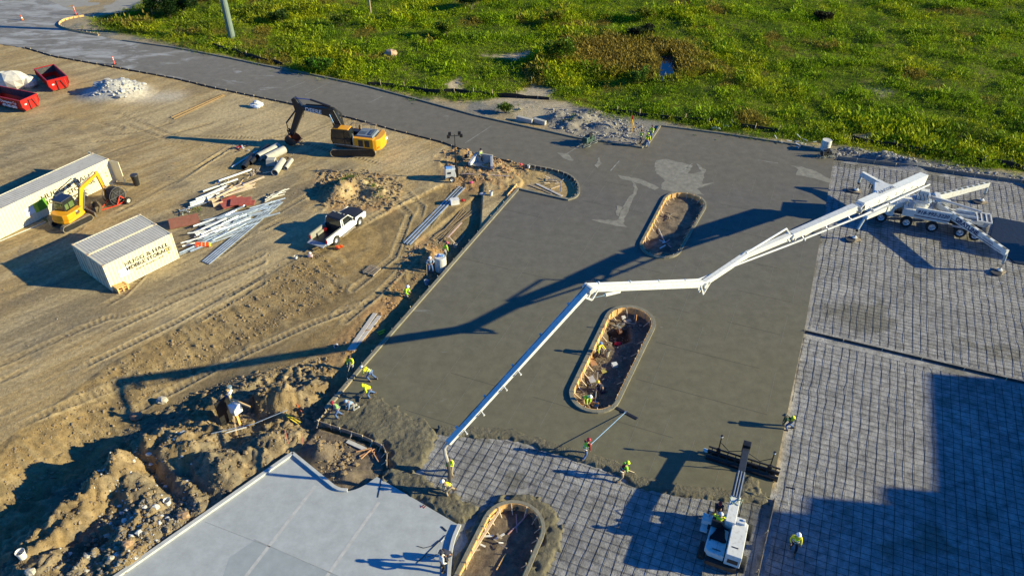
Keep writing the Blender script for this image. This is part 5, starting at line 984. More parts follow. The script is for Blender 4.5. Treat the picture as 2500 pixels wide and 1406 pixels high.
# outriggers
def leg(nm, root, knee, top, foot, label=None, h=.62, wdt=.34, slots=False, txt=None):
    l = T('outrigger', None, None, (0, 0, 0)); l.parent = pt; r_, k_, t_, f_ = [L(p) for p in (root, knee, top, foot)]
    b = B(); b.bar(r_, k_, wdt*1.3, h*1.05); b.bar(k_, t_, wdt, h, wdt*.9, h*.72); obj('arm', b, white, l, bevel=.015)
    b = B(); d = (t_-k_); side = d.cross(Vector((0, 0, 1))).normalized()
    if slots:
        n_ = 9
        for i in range(n_):
            p = k_+d*((i+.6)/n_); u = d.normalized(); q = p-u*.22; e = p+u*.22; up = side.cross(d).normalized(); z = (h*(1-.28*(i+.6)/n_))/2+.004
            b.bar(q+up*z, e+up*z, wdt*.62, .012)
        obj('top_slots', b, mat('slot shade', (.10, .10, .07), rough=.8), l)
    b = B(); b.cyl(t_-Vector((0, 0, .1)), Vector((f_.x, f_.y, .75)), .12, n=10); obj('jack_tube', b, mat('jack grey', (.42, .48, .50), rough=.4), l)
    b = B(); b.cyl(Vector((f_.x, f_.y, .75)), Vector((f_.x, f_.y, .15)), .075, n=10); obj('jack_rod', b, rod, l)
    b = B(); b.cyl(Vector((f_.x, f_.y, .92)), Vector((f_.x, f_.y, .75)), .135, n=10); obj('stripe_band', b, black, l)
    b = B(); b.cyl(Vector((f_.x, f_.y, .05)), Vector((f_.x, f_.y, .12)), .24, n=16); b.cyl(Vector((f_.x, f_.y, .12)), Vector((f_.x, f_.y, .22)), .12, n=12); obj('foot_plate', b, white, l)
    if txt:
        up = side.cross(d).normalized(); sgn = 1 if txt else 1
        nrm = side if (pt.matrix_world.to_3x3() @ side).y < 0 or True else -side
        ww = Matrix.Rotation(TA, 3, 'Z') @ side
        nrm = side if ww.y < 0 else -side
        rd = d.normalized() if (Matrix.Rotation(TA, 3, 'Z') @ d).x > 0 else -d.normalized()
        text(txt[0], .56, navy, l, facing(k_+d*.46+nrm*(wdt/2+.012)+Vector((0, 0, .04)), rd, nrm), .02, 1.0, .15)
        text(txt[1], .2, navy, l, facing(k_+d*.76+nrm*(wdt/2+.012)+Vector((0, 0, .06)), rd, nrm), .0, 1.1); text(txt[2], .2, navy, l, facing(k_+d*.76+nrm*(wdt/2+.012)+Vector((0, 0, -.16)), rd, nrm), .0, 1.1)
        b = B(); b.bar(k_+d*.02+nrm*(wdt/2+.004)-Vector((0, 0, .2)), k_+d*.95+nrm*(wdt/2+.004)-Vector((0, 0, .13)), .008, .05); obj('side_stripe', b, navy, l)
    return l
fFL, fBL, fFR, fBR = G(2086, 581), G(2091, 465), G(2440, 660), G(2397, 490)
leg('l', G(2285, 478, 1.9), G(2290, 502, 1.9), G(2458, 618, 1.9), (fFR.x, fFR.y, 0), slots=True, txt=('GRAYLINE', 'CONCRETE', 'PUMPING'), h=.72)
leg('l', G(2260, 482, 1.8), G(2290, 482, 1.8), G(2413, 450, 1.9), (fBR.x, fBR.y, 0), slots=True, h=.66)
leg('l', G(2225, 487, 1.7), G(2160, 508, 1.8), G(2112, 530, 1.9), (fFL.x, fFL.y, 0), h=.5, wdt=.5)
leg('l', G(2200, 478, 1.6), G(2140, 446, 1.6), G(2104, 424, 1.9), (fBL.x, fBL.y, 0), h=.6, wdt=.36)
# boom: joints solved from the photograph and the shadows on the slab
J = [G(2252, 436, 4.35), G(2098, 503, 6.1), Vector((21.35, 47.95, 5.7)), Vector((13.28, 41.5, 5.95)), Vector((4.43, 34.3, 11.05)), Vector((-3.63, 28.6, 4.25))]
J = [L(p) for p in J]; mid3 = L(G(1822, 622, 5.75))
def sect(a, c, w0, h0, w1, h1, n='boom_section', mt=None, ext=0): 
    b = B(); d = (c-a).normalized(); b.bar(a-d*ext, c+d*ext, w0, h0, w1, h1); return po(n, b, mt or white, bevel=.02)
sect(J[0], J[1], .76, .95, .66, .78); 
J1b = J[1]+(J[2]-J[1]).normalized()*.6
sect(J1b, J[2], .56, .66, .5, .56)
sect(J[2], mid3, .42, .48, .38, .42); sect(mid3, J[3], .38, .44, .34, .40); sect(J[3], J[4], .36, .42, .33, .36); sect(J[4], J[5], .46, .26, .36, .20)
text('GRAYLINE', .5, navy, pt, facing(J[0].lerp(J[1], .62)+Vector((0, 0, .50)), -(J[1]-J[0]), (J[1]-J[0]).cross(Vector((0, 0, 1))).cross(J[1]-J[0])), .0, 1.2, .2)
b = B(); b.cyl(J[0]+Vector((.1, 0, .05)), J[0]+Vector((.1, 0, -.1)), .3, n=14); sd0 = (J[1]-J[0]).cross(Vector((0, 0, 1))).normalized()
for i in range(1, 5):
    sv = (J[i+1]-J[i]).cross(Vector((0, 0, 1))).normalized(); b.cyl(J[i]-sv*.34, J[i]+sv*.34, .2, n=14)
po('boom_pivot', b, mat('pivot white', (.6, .6, .58), rough=.4))
# side facing the camera
def cside(a, c):
    s = (c-a).cross(Vector((0, 0, 1))).normalized(); return s if (Matrix.Rotation(TA, 3, 'Z') @ s).y < 0 else -s
s_ = cside(J[0], J[1]); dn = Vector((0, 0, -1))
b = B(); b.cyl(J[0]+s_*.1+Vector((0, 0, -.55)), J[0].lerp(J[1], .55)+s_*.1-Vector((0, 0, .75)), .15, n=12); po('lift_cylinder', b, white)
b = B(); b.cyl(J[0].lerp(J[1], .55)+s_*.1-Vector((0, 0, .75)), J[0].lerp(J[1], .92)-Vector((0, 0, .6)), .09, n=10); po('cylinder_rod', b, rod)
b = B(); b.cyl(J[0]+s_*.75-Vector((0, 0, .3)), J[1]+s_*.6-Vector((0, 0, .55)), .085, n=10); b.cyl(J[1]+s_*.6-Vector((0, 0, .55)), J[2]+s_*.42-Vector((0, 0, .45)), .08, n=10)
b.cyl(J[2]+s_*.42-Vector((0, 0, .45)), J[3]+s_*-.45+Vector((0, 0, .1)), .075, n=10)
s4 = cside(J[3], J[4]); b.cyl(J[3]-s4*.36+Vector((0, 0, .15)), J[4]-s4*.34+Vector((0, 0, .1)), .075, n=10); s5 = cside(J[4], J[5]); b.cyl(J[4]-s5*.3-Vector((0, 0, .12)), J[5]-s5*.26-Vector((0, 0, .12)), .06, n=10); po('delivery_line', b, mat('line white', (.55, .56, .58), rough=.4))
for a, c, s, k in ((J[0], J[1], s_*.66-Vector((0, 0, .4)), 4), (J[1], J[2], s_*.5-Vector((0, 0, .5)), 3), (J[3], J[4], -s4*.35+Vector((0, 0, .12)), 4), (J[4], J[5], -s5*.29, 5)):
    for i in range(k): p = a.lerp(c, (i+.6)/k)+s; u = (c-a).normalized()*.06; b = B(); b.cyl(p-u, p+u, .13, n=10); b.bar(p, p-s*.7, .06, .06); po('pipe_clamp', b, mat('clamp steel', (.5, .52, .55), metal=.4, rough=.35))
b = B()
for i, k in enumerate((.52, .62, .78, .9)): p = J[4].lerp(J[5], k)+s5*.15; b.bar(p, p+s5*.32-Vector((0, 0, .1)), .05, .05); b.bar(p+s5*.30-Vector((0, 0, .1)), p+s5*.36-Vector((0, 0, .1)), .1, .08)
po('hose_hook', b, white)
def knuckle(i, up=-1, k=.16, side=0):
    a, p, c = J[i-1], J[i], J[i+1]; u1 = (a-p).normalized(); u2 = (c-p).normalized(); z = Vector((0, 0, up)); s = cside(a, c)*side
    b = B(); q = p+z*.75+u1*.2+s; r_ = p+z*.55+u1*1.3+s*.6
    for sg_ in (-.16, .16):
        o = cside(a, c)*sg_; b.bar(p+u2*.55+o+s, q+o, .1, .1); b.bar(p+u1*.7+o+s, q+o, .1, .1)
    po('knuckle_link', b, white); b = B(); b.cyl(q, p+u1*1.6+z*.55+s*.8, .055, n=8); po('cylinder_rod', b, rod); b = B(); b.cyl(p+u1*1.6+z*.55+s*.8, p+u1*3.0+z*.34+s*.5, .11, n=10); po('fold_cylinder', b, white)
knuckle(1, -1); knuckle(2, -1); knuckle(4, -1)
a, p, c = J[2], J[3], J[4]; b = B()
for o in (-.17, .17): oo = s_*o; b.bar(p+(a-p).normalized()*.6+oo, p+Vector((0, 0, -.8))+oo, .12, .1); b.bar(p+(c-p).normalized()*.5+oo, p+Vector((0, 0, -.8))+oo, .12, .1)
po('knuckle_link', b, white)
b = B(); s2 = cside(J[2], J[3]); b.cyl(J[2].lerp(J[3], .05)-s2*.2+Vector((0, 0, .75)), J[2].lerp(J[3], .5)-s2*.3+Vector((0, 0, .35)), .08, n=10); b.bar(J[2]+Vector((0, 0, .1)), J[2].lerp(J[3], .05)-s2*.2+Vector((0, 0, .75)), .08, .12); po('fold_cylinder', b, white)
hs_ = lambda pts, r=.025: po('hydraulic_hose', B().tube(pts, r, 5), rubber)
for o in (-.12, 0, .12): hs_([J[1]-(J[1]-J[0]).normalized()*.7+Vector((0, 0, .35))+s_*o, J[1]+Vector((0, 0, .1))+s_*(.4+o*.3), J[1]-Vector((0, 0, .6))+s_*(.4+o), J1b+(J[2]-J[1])*.05+Vector((0, 0, .2))])
for o in (-.1, .1): hs_([J[2]-(J[2]-J[1]).normalized()*.5+Vector((0, 0, .2)), J[2]+s_*(.3+o)-Vector((0, 0, .2)), J[2]+s_*(.3+o)-Vector((0, 0, .6)), J[2]+(J[3]-J[2])*.05])
hs_([J[4]+Vector((0, 0, .25))-s5*.15]+[J[4].lerp(J[5], k)+Vector((0, 0, .14+.02*math.sin(k*40)))-s5*.16 for k in [i/12 for i in range(1, 12)]], .02)
for k in range(5): p = J[0].lerp(J[1], .25+.13*k)+s_*.34; hs_([p+Vector((0, 0, .1)), p+s_*.1+Vector((0, 0, -.1)), p+s_*.05+Vector((.25, .1, -.3))], .02)
# end hose
h0 = J[5]; e0 = L(G(1099, 1176, 1.0)); e1 = L(G(1094, 1204, .12))
b = B(); b.tube([h0+Vector((0, 0, .05)), h0+(J[5]-J[4]).normalized()*.35+Vector((0, 0, -.05)), h0.lerp(e0, .18)+(J[5]-J[4]).normalized()*.3, h0.lerp(e0, .4)+(J[5]-J[4]).normalized()*.15], .11, 9); po('end_hose', b, mat('pale hose', (.42, .39, .34), rough=.7))
b = B(); b.tube([h0.lerp(e0, .4)+(J[5]-J[4]).normalized()*.15, h0.lerp(e0, .7), e0, e1], .115, 9); po('end_hose', b, mat('muddy hose', (.09, .075, .06), rough=.85))
for f_, lb in ((fFL, 'timber outrigger pad under the near left leg'), (fBL, 'timber outrigger pad under the far left leg'), (fFR, 'timber outrigger pad under the lettered leg'), (fBR, 'timber outrigger pad under the far right leg')):
    t = T('outrigger_pad', lb, 'pad', (f_.x, f_.y, -.08), R(random.uniform(-20, 40)), group='pads under the pump truck legs'); b = B()
    for k in range(4): b.box((-.05, -.3+.2*k, .0), (.9, .19, .12))
    obj('pad_boards', b, greywood, t); b = B(); b.cyl((-.45, 0, -.05), (-.45, 0, .085), .42, n=18); obj('pad_disc', b, mat('pad dark', (.05, .05, .055), rough=.7), t)
# ------------------------------------------------------------------ laser screed machine
g0, g1 = G(1768, 1318, 0), G(1818, 1108, 1.6); SA = math.atan2(G(1818, 1105, 1.9).y-G(1775, 1300, 1.9).y, G(1818, 1105, 1.9).x-G(1775, 1300, 1.9).x)
SO = G(1768, 1330, 0); SO.z = -.16
sc_ = T('laser_screed', 'white laser screed machine with black telescoping boom and long screed head', 'screed machine', SO, SA); sc_.scale = (1, 1.12, 1)
ML = (Matrix.Translation(SO) @ Matrix.Rotation(SA, 4, 'Z')).inverted()
def sp2(n, b, m, **k): return obj(n, b, m, sc_, **k)
b = B(); b.box((-.3, 0, .75), (3.2, 1.5, .3)); sp2('chassis', b, black)
for x in (-1.05, 1.15):
    for s in (-1, 1): wheel(sc_, (x, s*.98, .48), .48, .34, (0, s, 0), rimm=white)
b = B(); b.slab([(-1.65, -.05), (.1, -.05), (.25, .85), (-1.35, .9), (-1.6, .7)], .95, 1.36); sp2('engine_cover', b, white, bevel=.03)
b = B(); b.slab([(-1.75, -.85), (.55, -.85), (.75, -.6), (.75, -.1), (-1.75, -.1)], .95, 1.88); sp2('side_cover', b, white, bevel=.03)
b = B(); b.box((-1.76, -.48, 1.35), (.03, .5, .3)); sp2('rear_grille', b, black)
b = B(); b.box((.55, -.45, 1.96), (.35, .45, .14)); b.box((.6, -.6, 2.05), (.12, .12, .1)); sp2('control_box', b, white)
b = B(); b.box((-1.35, .35, 1.375), (.05, .4, .02)); b.box((-1.2, -.45, 1.89), (.06, .3, .02)); b.box((-.8, .75, 1.375), (.2, .05, .02)); sp2('latches', b, black)
for y in (.25, .28): pass
b = B(); b.box((-.7, .35, 1.365), (1.6, .012, .012)); sp2('cover_seam', b, mat('seam', (.2, .2, .2)), bevel=0)
b = B(); b.box((.45, .5, 1.15), (.9, 1.0, .12)); b.box((.25, .62, 1.5), (.5, .5, .12)); b.box((.02, .62, 1.75), (.1, .5, .55)); sp2('operator_seat', b, black)
b = B(); b.box((.5, 1.1, 1.25), (.5, .5, .35)); b.box((.2, 1.15, 1.0), (.8, .35, .1)); sp2('side_tray', b, white); b = B(); b.cyl((.6, 1.05, 1.4), (.75, 1.0, 1.75), .04); b.box((.78, 1.0, 1.78), (.18, .12, .1)); sp2('joystick', b, mat('control grey', (.3, .3, .32)))
b = B(); b.cyl((.75, -.0, .9), (.75, 0, 1.55), .42, n=18); sp2('turntable', b, white)
hd = ML @ G(1820, 1100, 1.15)
b = B(); b.box((1.15, .02, 1.85), (1.9, .5, .4)); sp2('boom_housing', b, white, bevel=.03)
b = B(); b.bar((2.0, .02, 1.85), (4.1, hd.y*.6, 1.72), .48, .36); sp2('outer_boom', b, grey2 if False else mat('boom dark', (.035, .04, .05), rough=.35), bevel=.03)
b = B(); b.bar((4.0, hd.y*.6, 1.72), (hd.x, hd.y, 1.55), .36, .28); sp2('inner_boom', b, mat('boom dark', (.035, .04, .05)), bevel=.02)
for o in (-.14, 0, .14): b = B(); b.cyl((2.0, .02+o, 2.06), (4.1, hd.y*.6+o, 1.92), .05, n=8); sp2('boom_rail', b, mat('rail steel dark', (.16, .18, .21), rough=.3))
b = B(); b.box((hd.x+.1, hd.y, 1.6), (.42, .42, .6)); b.box((hd.x+.05, hd.y, 1.1), (.5, .35, .7)); sp2('head_mount', b, black, bevel=.02)
b = B(); b.tube([(1.9, .2, 2.05), (1.7, .3, 2.2), (1.4, .1, 2.1), (1.6, -.1, 2.15), (2.0, -.15, 2.05)], .03); b.tube([(1.9, -.2, 2.05), (1.8, -.3, 2.25), (1.5, -.25, 2.1)], .03); sp2('hose_loops', b, mat('hose pale green', (.2, .28, .22)))
ha, hb = ML @ G(1738, 1098, .5), ML @ G(1893, 1152, .35); hdv = (hb-ha).normalized(); hn = Vector((-hdv.y, hdv.x, 0)); gz = .16
for nm, o, z, w_, h_ in (('auger', .28, .30, .22, .22), ('vibrator_beam', -.12, .30, .16, .16), ('head_truss', .08, .62, .12, .14), ('truss_rail', -.14, .75, .08, .08), ('plow_blade', .42, .26, .05, .22)):
    b = B(); A_, B_ = ha+hn*o*-1, hb+hn*o*-1; A_.z = B_.z = z+gz*0
    b.cyl(A_, B_, .12, n=10) if nm == 'auger' else b.bar(A_, B_, w_, h_); sp2(nm, b, black)
for i in range(9):
    b = B(); p = ha.lerp(hb, (i+.5)/9); b.bar(Vector((p.x, p.y, .35))-hn*.2, Vector((p.x, p.y, .72))+hn*.1, .05, .05); sp2('head_strut', b, mat('strut dark', (.06, .06, .06)))
for k, c in ((.14, 1), (.86, -1)):
    p = ha.lerp(hb, k); b = B(); b.cyl((p.x, p.y, .7), (p.x, p.y, 2.0), .035, n=8); b.cyl((p.x, p.y, 2.0), (p.x, p.y, 2.2), .07, n=10); b.box((p.x, p.y, .75), (.2, .2, .35)); sp2('laser_mast', b, black); b = B(); b.cyl((p.x, p.y, 2.04), (p.x, p.y, 2.14), .078, n=10); sp2('laser_receiver', b, white)
    q = Vector((hd.x, hd.y, 1.3)); b = B(); b.tube([Vector((p.x, p.y, 1.6)), Vector((p.x, p.y, 1.2)).lerp(q, .4)-Vector((0, 0, .3)), q], .025, 5); sp2('head_cable', b, rubber)
b = B(); b.cyl(Vector((ha.x, ha.y, .45))-hdv*.25, Vector((ha.x, ha.y, .45)), .12, n=10); sp2('auger_motor', b, white)
jk = T('dark_jacket', 'black jacket thrown over the blue shaded cover of the screed machine', 'jacket', ML.inverted() @ Vector((-.35, .42, 1.39)), SA)
b = B(); nxx = 8; vv = [(.55-i*.14+random.gauss(0, .02), (j-2)*(.07+.022*i)+random.gauss(0, .02), .04+.035*random.random()) for i in range(nxx) for j in range(5)]
b.add(vv, [(i*5+j, i*5+j+1, (i+1)*5+j+1, (i+1)*5+j) for i in range(nxx-1) for j in range(4)]); b.add([(v[0], v[1], .0) for v in vv], [(i*5+j, (i+1)*5+j, (i+1)*5+j+1, i*5+j+1) for i in range(nxx-1) for j in range(4)]); obj('cloth', b, mat('black cloth', (.012, .012, .014), rough=.95), jk, smooth=True)
# ------------------------------------------------------------------ people
def skin(name, chains, m, parent, sub=1):
    vs_, es, rad, roots = [], [], [], []
    for ch in chains:        # chain: list of (pos, radius); a pos may be an int index into vs_ to branch from
        prev = None
        for k, (p, r) in enumerate(ch):
            if isinstance(p, int): prev = p; continue
            vs_.append(tuple(p)); rad.append(r); i = len(vs_)-1
            if prev is not None: es.append((prev, i))
            else: roots.append(i)
            prev = i
    me = D.meshes.new(name); me.from_pydata(vs_, es, []); o = D.objects.new(name, me); C.objects.link(o); o.parent = parent
    o.modifiers.new('s', 'SKIN'); sd = o.modifiers.new('d', 'SUBSURF'); sd.levels = sub; sd.render_levels = sub
    for i, v in enumerate(me.skin_vertices[0].data): r = rad[i]; v.radius = r if isinstance(r, tuple) else (r, r); v.use_root = i in roots
    QUEUE.append(('skin', o, m)); return o
def ik(a, c, l1, l2, pole):
    a, c = V3(a), V3(c); d = c-a; L_ = min(d.length, (l1+l2)*.995); u = d.normalized(); x = (l1*l1-l2*l2+L_*L_)/(2*L_); h = math.sqrt(max(l1*l1-x*x, 0)); p = V3(pole); p = (p-u*p.dot(u)).normalized()
    return a+u*x+p*h, a+u*L_
SKM = mat('skin', (.36, .20, .13), rough=.6, var=.1); SKD = mat('darker skin', (.20, .10, .06), rough=.6, var=.1)
def cloth(n, c): return mat('cloth '+n, c, rough=.9, var=.22, scale=9)
HV = cloth('hi vis yellow', (.72, .85, .02)); HL = cloth('hi vis lime', (.42, .85, .03)); HY = cloth('vest yellow', (.80, .72, .03)); JE = cloth('denim', (.08, .14, .30)); TN = cloth('tan', (.34, .27, .17)); BK = cloth('black', (.015, .015, .018)); GY = cloth('grey', (.25, .25, .24)); WH = cloth('white', (.68, .68, .66)); MR = cloth('maroon', (.22, .02, .02)); BG = cloth('blue grey', (.22, .32, .46)); GN = cloth('dark green', (.03, .07, .035)); NV = cloth('navy', (.02, .025, .05)); GV = cloth('green vest', (.18, .40, .10)); RD = cloth('red', (.55, .03, .03)); RFL = mat('reflective tape', (.75, .75, .7), rough=.3)
HW = mat('white helmet', (.82, .82, .82), rough=.3, var=.03); HR = mat('red helmet', (.40, .02, .03), rough=.3); HYL = mat('yellow helmet', (.80, .50, .03), rough=.3); HLM = mat('lime helmet', (.65, .9, .03), rough=.3)
def person(label, loc, yaw, shirt, pants, hat, hatk='helmet', vest=None, hip=.92, lean=8, feet=((.08, .14), (-.06, -.14)), hands=((.25, .28, .85), (.25, -.28, .85)), head=(0, 0), skinm=None, sit=False, boots=None, twist=0, group=None, scale=1.0, knees=(1, 0, 0)):
    skinm = skinm or SKM; yaw = R(yaw); t = T('person', label, 'worker', loc, yaw, group=group); t.scale = (scale,)*3
    la = R(lean); up = Vector((math.sin(la), 0, math.cos(la))); fw = Vector((math.cos(la), 0, -math.sin(la)))
    P = Vector((0, 0, hip)); S1 = P+up*.22; CH = P+up*.40; NK = P+up*.53; lt = Vector((math.sin(R(twist)), math.cos(R(twist)), 0))
    SH_ = [CH+up*.06+lt*.19*s for s in (1, -1)]; ha_ = R(lean*.55+head[0]); hup = Vector((math.sin(ha_), 0, math.cos(ha_))); hf = Matrix.Rotation(R(head[1]), 3, 'Z') @ Vector((math.cos(ha_), 0, -math.sin(ha_))); hs2 = hup.cross(hf)
    HC = NK+hup*.13+hf*.02; HT = NK+hup*.22
    legs = []; arms = []
    for s, f in zip((1, -1), feet):
        h_ = P+Vector((0, .10*s, -.03)); fo = Vector((f[0], f[1], f[2] if len(f) > 2 else .08)); k, e = ik(h_, fo, .45, .44, (knees[0], knees[1]+.1*s, .15)); legs.append((h_, k, e))
    for s, h_ in zip((0, 1), hands):
        e, w_ = ik(SH_[s], Vector(h_), .30, .27, (-.5, (.6, -.6)[s], -.5)); arms.append((SH_[s], e, w_))
    ch = [[(P, .12), (S1, .115), (CH, .13), (NK, .058), (NK+hup*.05, .055), (HC-hup*.03+hf*.01, .088), (HC+hup*.055, .095), (HT+hup*.005, .05)]]
    for s in (0, 1):
        ch.append([(2, 0), (arms[s][0], .06), (arms[s][1], .045), (arms[s][2], .03)])
        h_, k, e = legs[s]; ch.append([(0, 0), (h_, .09), (k, .06), (e, .045)])
    face = HC+hf*.085
    ch.append([(face+hup*.03, .012), (face+hup*.0+hf*.018, .016), (face-hup*.01+hf*.01, .012)])     # nose
    for s in (1, -1): ch.append([(HC+hs2*.088*s+hup*.02, .012), (HC+hs2*.094*s-hup*.02, .014)])      # ears
    for s in (0, 1):                                                                                 # hands: palm, four fingers, thumb
        a_, w_ = arms[s][1], arms[s][2]; d = (w_-a_).normalized(); sd = d.cross(Vector((0, 0, 1)));
        if sd.length < .1: sd = Vector((0, 1, 0))
        sd.normalize(); dn = d.cross(sd) if d.cross(sd).z < 0 else -d.cross(sd)
        ch.append([(w_+d*.01, .028), (w_+d*.05, .034), (w_+d*.085, .030)])
        for q in range(4):
            l_ = (.036, .042, .04, .03)[q]; r0 = w_+d*.085+sd*(.027-.018*q); ch.append([(r0, .0095), (r0+d*l_*.8+dn*.012, .009), (r0+d*l_+dn*.045, .0075)])
        ti = 1 if s == 0 else -1; r0 = w_+d*.03+sd*.028*1; ch.append([(r0, .011), (r0+sd*.03+d*.02+dn*.008, .0095), (r0+sd*.035+d*.045+dn*.03, .008)])
    skin('body', ch, skinm, t)
    ch = [[(P-up*.03, .152), (S1, .142), (CH, .158), (NK-up*.045, .085)]]
    for s in (0, 1): e = arms[s]; ch.append([(2, 0), (e[0], .085), (e[1], .062), (e[1].lerp(e[2], .92), .045)])
    skin('shirt', ch, shirt, t)
    ch = [[(P+up*.05, .146), (P-Vector((0, 0, .02)), .15)]]
    for s in (0, 1): h_, k, e = legs[s]; ch.append([(1, 0), (h_, .105), (k, .078), (e+Vector((0, 0, .02)), .062)])
    skin('trousers', ch, pants, t)
    if vest:
        ch = [[(P+up*.0, .166), (S1, .158), (CH, .172), (NK-up*.05, .088)]]
        for s in (0, 1): ch.append([(2, 0), (SH_[s].lerp(CH, .25), .098)])
        skin('vest', ch, vest, t); b = B(); b.ring(S1-up*.02, up, .158, .018, 18, 4); b.ring(P+up*.02, up, .165, .018, 18, 4); obj('reflective_tape', b, RFL, t)
    for s in (0, 1):
        e = legs[s][2]; b = B(); b.box(e+Vector((.06, 0, -.045)), (.27, .10, .075)); b.box(e+Vector((0, 0, .03)), (.12, .11, .14)); obj('boot', b, boots or mat('work boot', (.16, .11, .07), rough=.8), t, bevel=.02)
    M = Matrix((hf, hs2, hup)).transposed(); b = B()
    if hatk == 'helmet':
        b.lathe([(.125, .045), (.122, .07), (.11, .12), (.075, .155), (.001, .17)], HC, 14, M); b.lathe([(.15, .035), (.152, .045), (.122, .055)], HC+hf*.012, 14, M); obj('helmet', b, hat, t, smooth=True)
    elif hatk == 'cap':
        b.lathe([(.108, .03), (.11, .07), (.09, .115), (.001, .135)], HC, 12, M); b.add([HC+hf*.09+hs2*.07+hup*.04, HC+hf*.09-hs2*.07+hup*.04, HC+hf*.18-hs2*.05+hup*.03, HC+hf*.18+hs2*.05+hup*.03, HC+hf*.09+hs2*.07+hup*.05, HC+hf*.09-hs2*.07+hup*.05, HC+hf*.18-hs2*.05+hup*.04, HC+hf*.18+hs2*.05+hup*.04], [(0, 1, 2, 3), (7, 6, 5, 4), (0, 3, 7, 4), (1, 5, 6, 2), (2, 6, 7, 3)]); obj('cap', b, hat, t)
    else:
        b.blob(HC+hup*.02-hf*.02, (.125, .12, .15), 0, 12); obj('hood', b, hat, t, smooth=True)
    b = B(); b.blob(HC-hf*.035+hup*.0, (.085, .1, .09), .05, 10); obj('hair', b, mat('dark hair', (.02, .014, .01), rough=.9), t, smooth=True)
    b = B()
    for s in (1, -1): b.blob(HC+hf*.092+hs2*.032*s+hup*.025, (.012, .012, .009), 0, 8)
    b.box(HC+hf*.095-hup*.045, (.012, .045, .008)); obj('face_features', b, mat('eyes and mouth', (.04, .015, .012), rough=.4), t)
    return t, [t.matrix_basis @ Vector(arms[s][2]) for s in (0, 1)] if False else t
def W(t, p): return Matrix.Translation(t.location) @ Matrix.Rotation(t.rotation_euler.z, 4, 'Z') @ V3(p)
Z0 = lambda px, py, z=0: G(px, py, z)
pp_ = {}
def person_at(key, *a, **k): t = person(*a, **k)[0]; pp_[key] = t; return t
RB = -.15
person_at('tap', 'worker standing on the light slab in white shirt, black trousers and dark cap', Z0(1079, 1392), 25, WH, BK, mat('dark cap', (.06, .06, .07)), 'cap', hip=.95, lean=6, hands=((.3, .2, .95), (.22, -.3, 1.0)), feet=((.05, .16), (-.05, -.16)))
person_at('kn', 'worker in navy crouching on the kerb of the nearest island behind the white shirted man', Z0(1100, 1362, .0), 200, NV, NV, mat('dark cap', (.06, .06, .07)), 'cap', hip=.45, lean=50, hands=((.4, .1, .25), (.45, -.1, .25)), feet=((.2, .16), (-.1, -.16)))
person_at('h1', 'worker in lime vest holding the upper part of the concrete hose', Z0(1104, 1155, RB), 235, HV, TN, mat('dark cap', (.06, .06, .07)), 'cap', vest=HL, hip=.92, lean=14, hands=((.38, .1, 1.15), (.4, -.1, .95)), feet=((.2, .2), (-.15, -.2)))
person_at('h2', 'worker in yellow vest and white helmet stooping over the hose outlet', Z0(1103, 1205, .0), 190, cloth('tan shirt', (.4, .32, .2)), TN, HW, vest=HY, hip=.82, lean=52, hands=((.5, .12, .55), (.55, -.1, .5)), feet=((.25, .2), (-.25, -.25)), head=(-10, 0))
person_at('bf', 'worker in lime vest with dark red helmet and jeans pulling the bull float', Z0(1427, 1117, RB), 40, MR, JE, HR, vest=HL, hip=.88, lean=22, hands=((.42, .0, .95), (.2, -.25, .75)), feet=((.25, .12), (-.3, -.12)))
person_at('rk', 'worker in maroon vest and bright lime helmet raking the poured edge', Z0(1514, 1170, RB), 20, HL, TN, HLM, vest=MR, hip=.86, lean=35, hands=((.5, .1, .6), (.38, -.1, .7)), feet=((.25, .14), (-.25, -.14)))
person_at('ed', 'worker in dark green stooping at the right edge of the wet slab', Z0(1926, 1048, RB), 170, GN, JE, mat('dark cap', (.06, .06, .07)), 'cap', vest=None, hip=.84, lean=58, hands=((.6, .15, .35), (.5, -.1, .4)), feet=((.15, .16), (-.3, -.16)), head=(-15, 0))
b = B(); b.box((-.02, -.0, 1.06), (.3, .26, .16), ry=R(58)); obj('yellow_panel', b, HY, pp_['ed'])
person_at('sh', 'worker in white helmet and yellow vest walking in the deep shade of the mesh', Z0(1934, 1344, RB), 250, HY, BK, HW, vest=HV, hip=.94, lean=4, hands=((.15, .28, .85), (.25, -.25, .95)), feet=((.2, .12), (-.25, -.12)))
op = ML.inverted() @ Vector((.22, .6, .62))
person_at('op', 'machine operator in white helmet and hi vis vest seated on the screed machine', op, math.degrees(SA), HV, BK, mat('grey helmet', (.55, .55, .58), rough=.3), vest=HV, hip=1.02, lean=6, hands=((.45, .3, 1.15), (.5, -.25, 1.15)), feet=((.55, .18, .65), (.55, -.18, .65)))
person_at('op2', 'worker in red cap and dark clothes standing at the front left of the screed machine', ML.inverted() @ Vector((1.75, .75, .0)), math.degrees(SA)+180, NV, BK, RD, 'cap', hip=.93, lean=12, hands=((.35, .1, .95), (.4, -.1, .9)))
person_at('i1', 'worker in yellow vest and blue cap standing in the orange formed island', on(1457, 874), 330, HY, BK, mat('blue cap', (.15, .28, .55)), 'cap', vest=HY, hip=.92, lean=18, hands=((.65, .1, 1.0), (.25, -.3, .8)), feet=((.1, .22), (-.1, -.22)))
person_at('i2', 'worker in lime shirt and white helmet bent over in the orange formed island', on(1424, 985), 320, HL, TN, HW, hip=.62, lean=60, hands=((.5, .15, .15), (.45, -.15, .15)), feet=((.15, .18), (-.2, -.18)), head=(-20, 0))
person_at('i3', 'worker with round yellow helmet kneeling in the shaded half of the island', on(1470, 955), 190, NV, NV, HYL, hip=.42, lean=35, hands=((.4, .15, .3), (.4, -.15, .3)), feet=((-.25, .14), (-.15, -.16)))
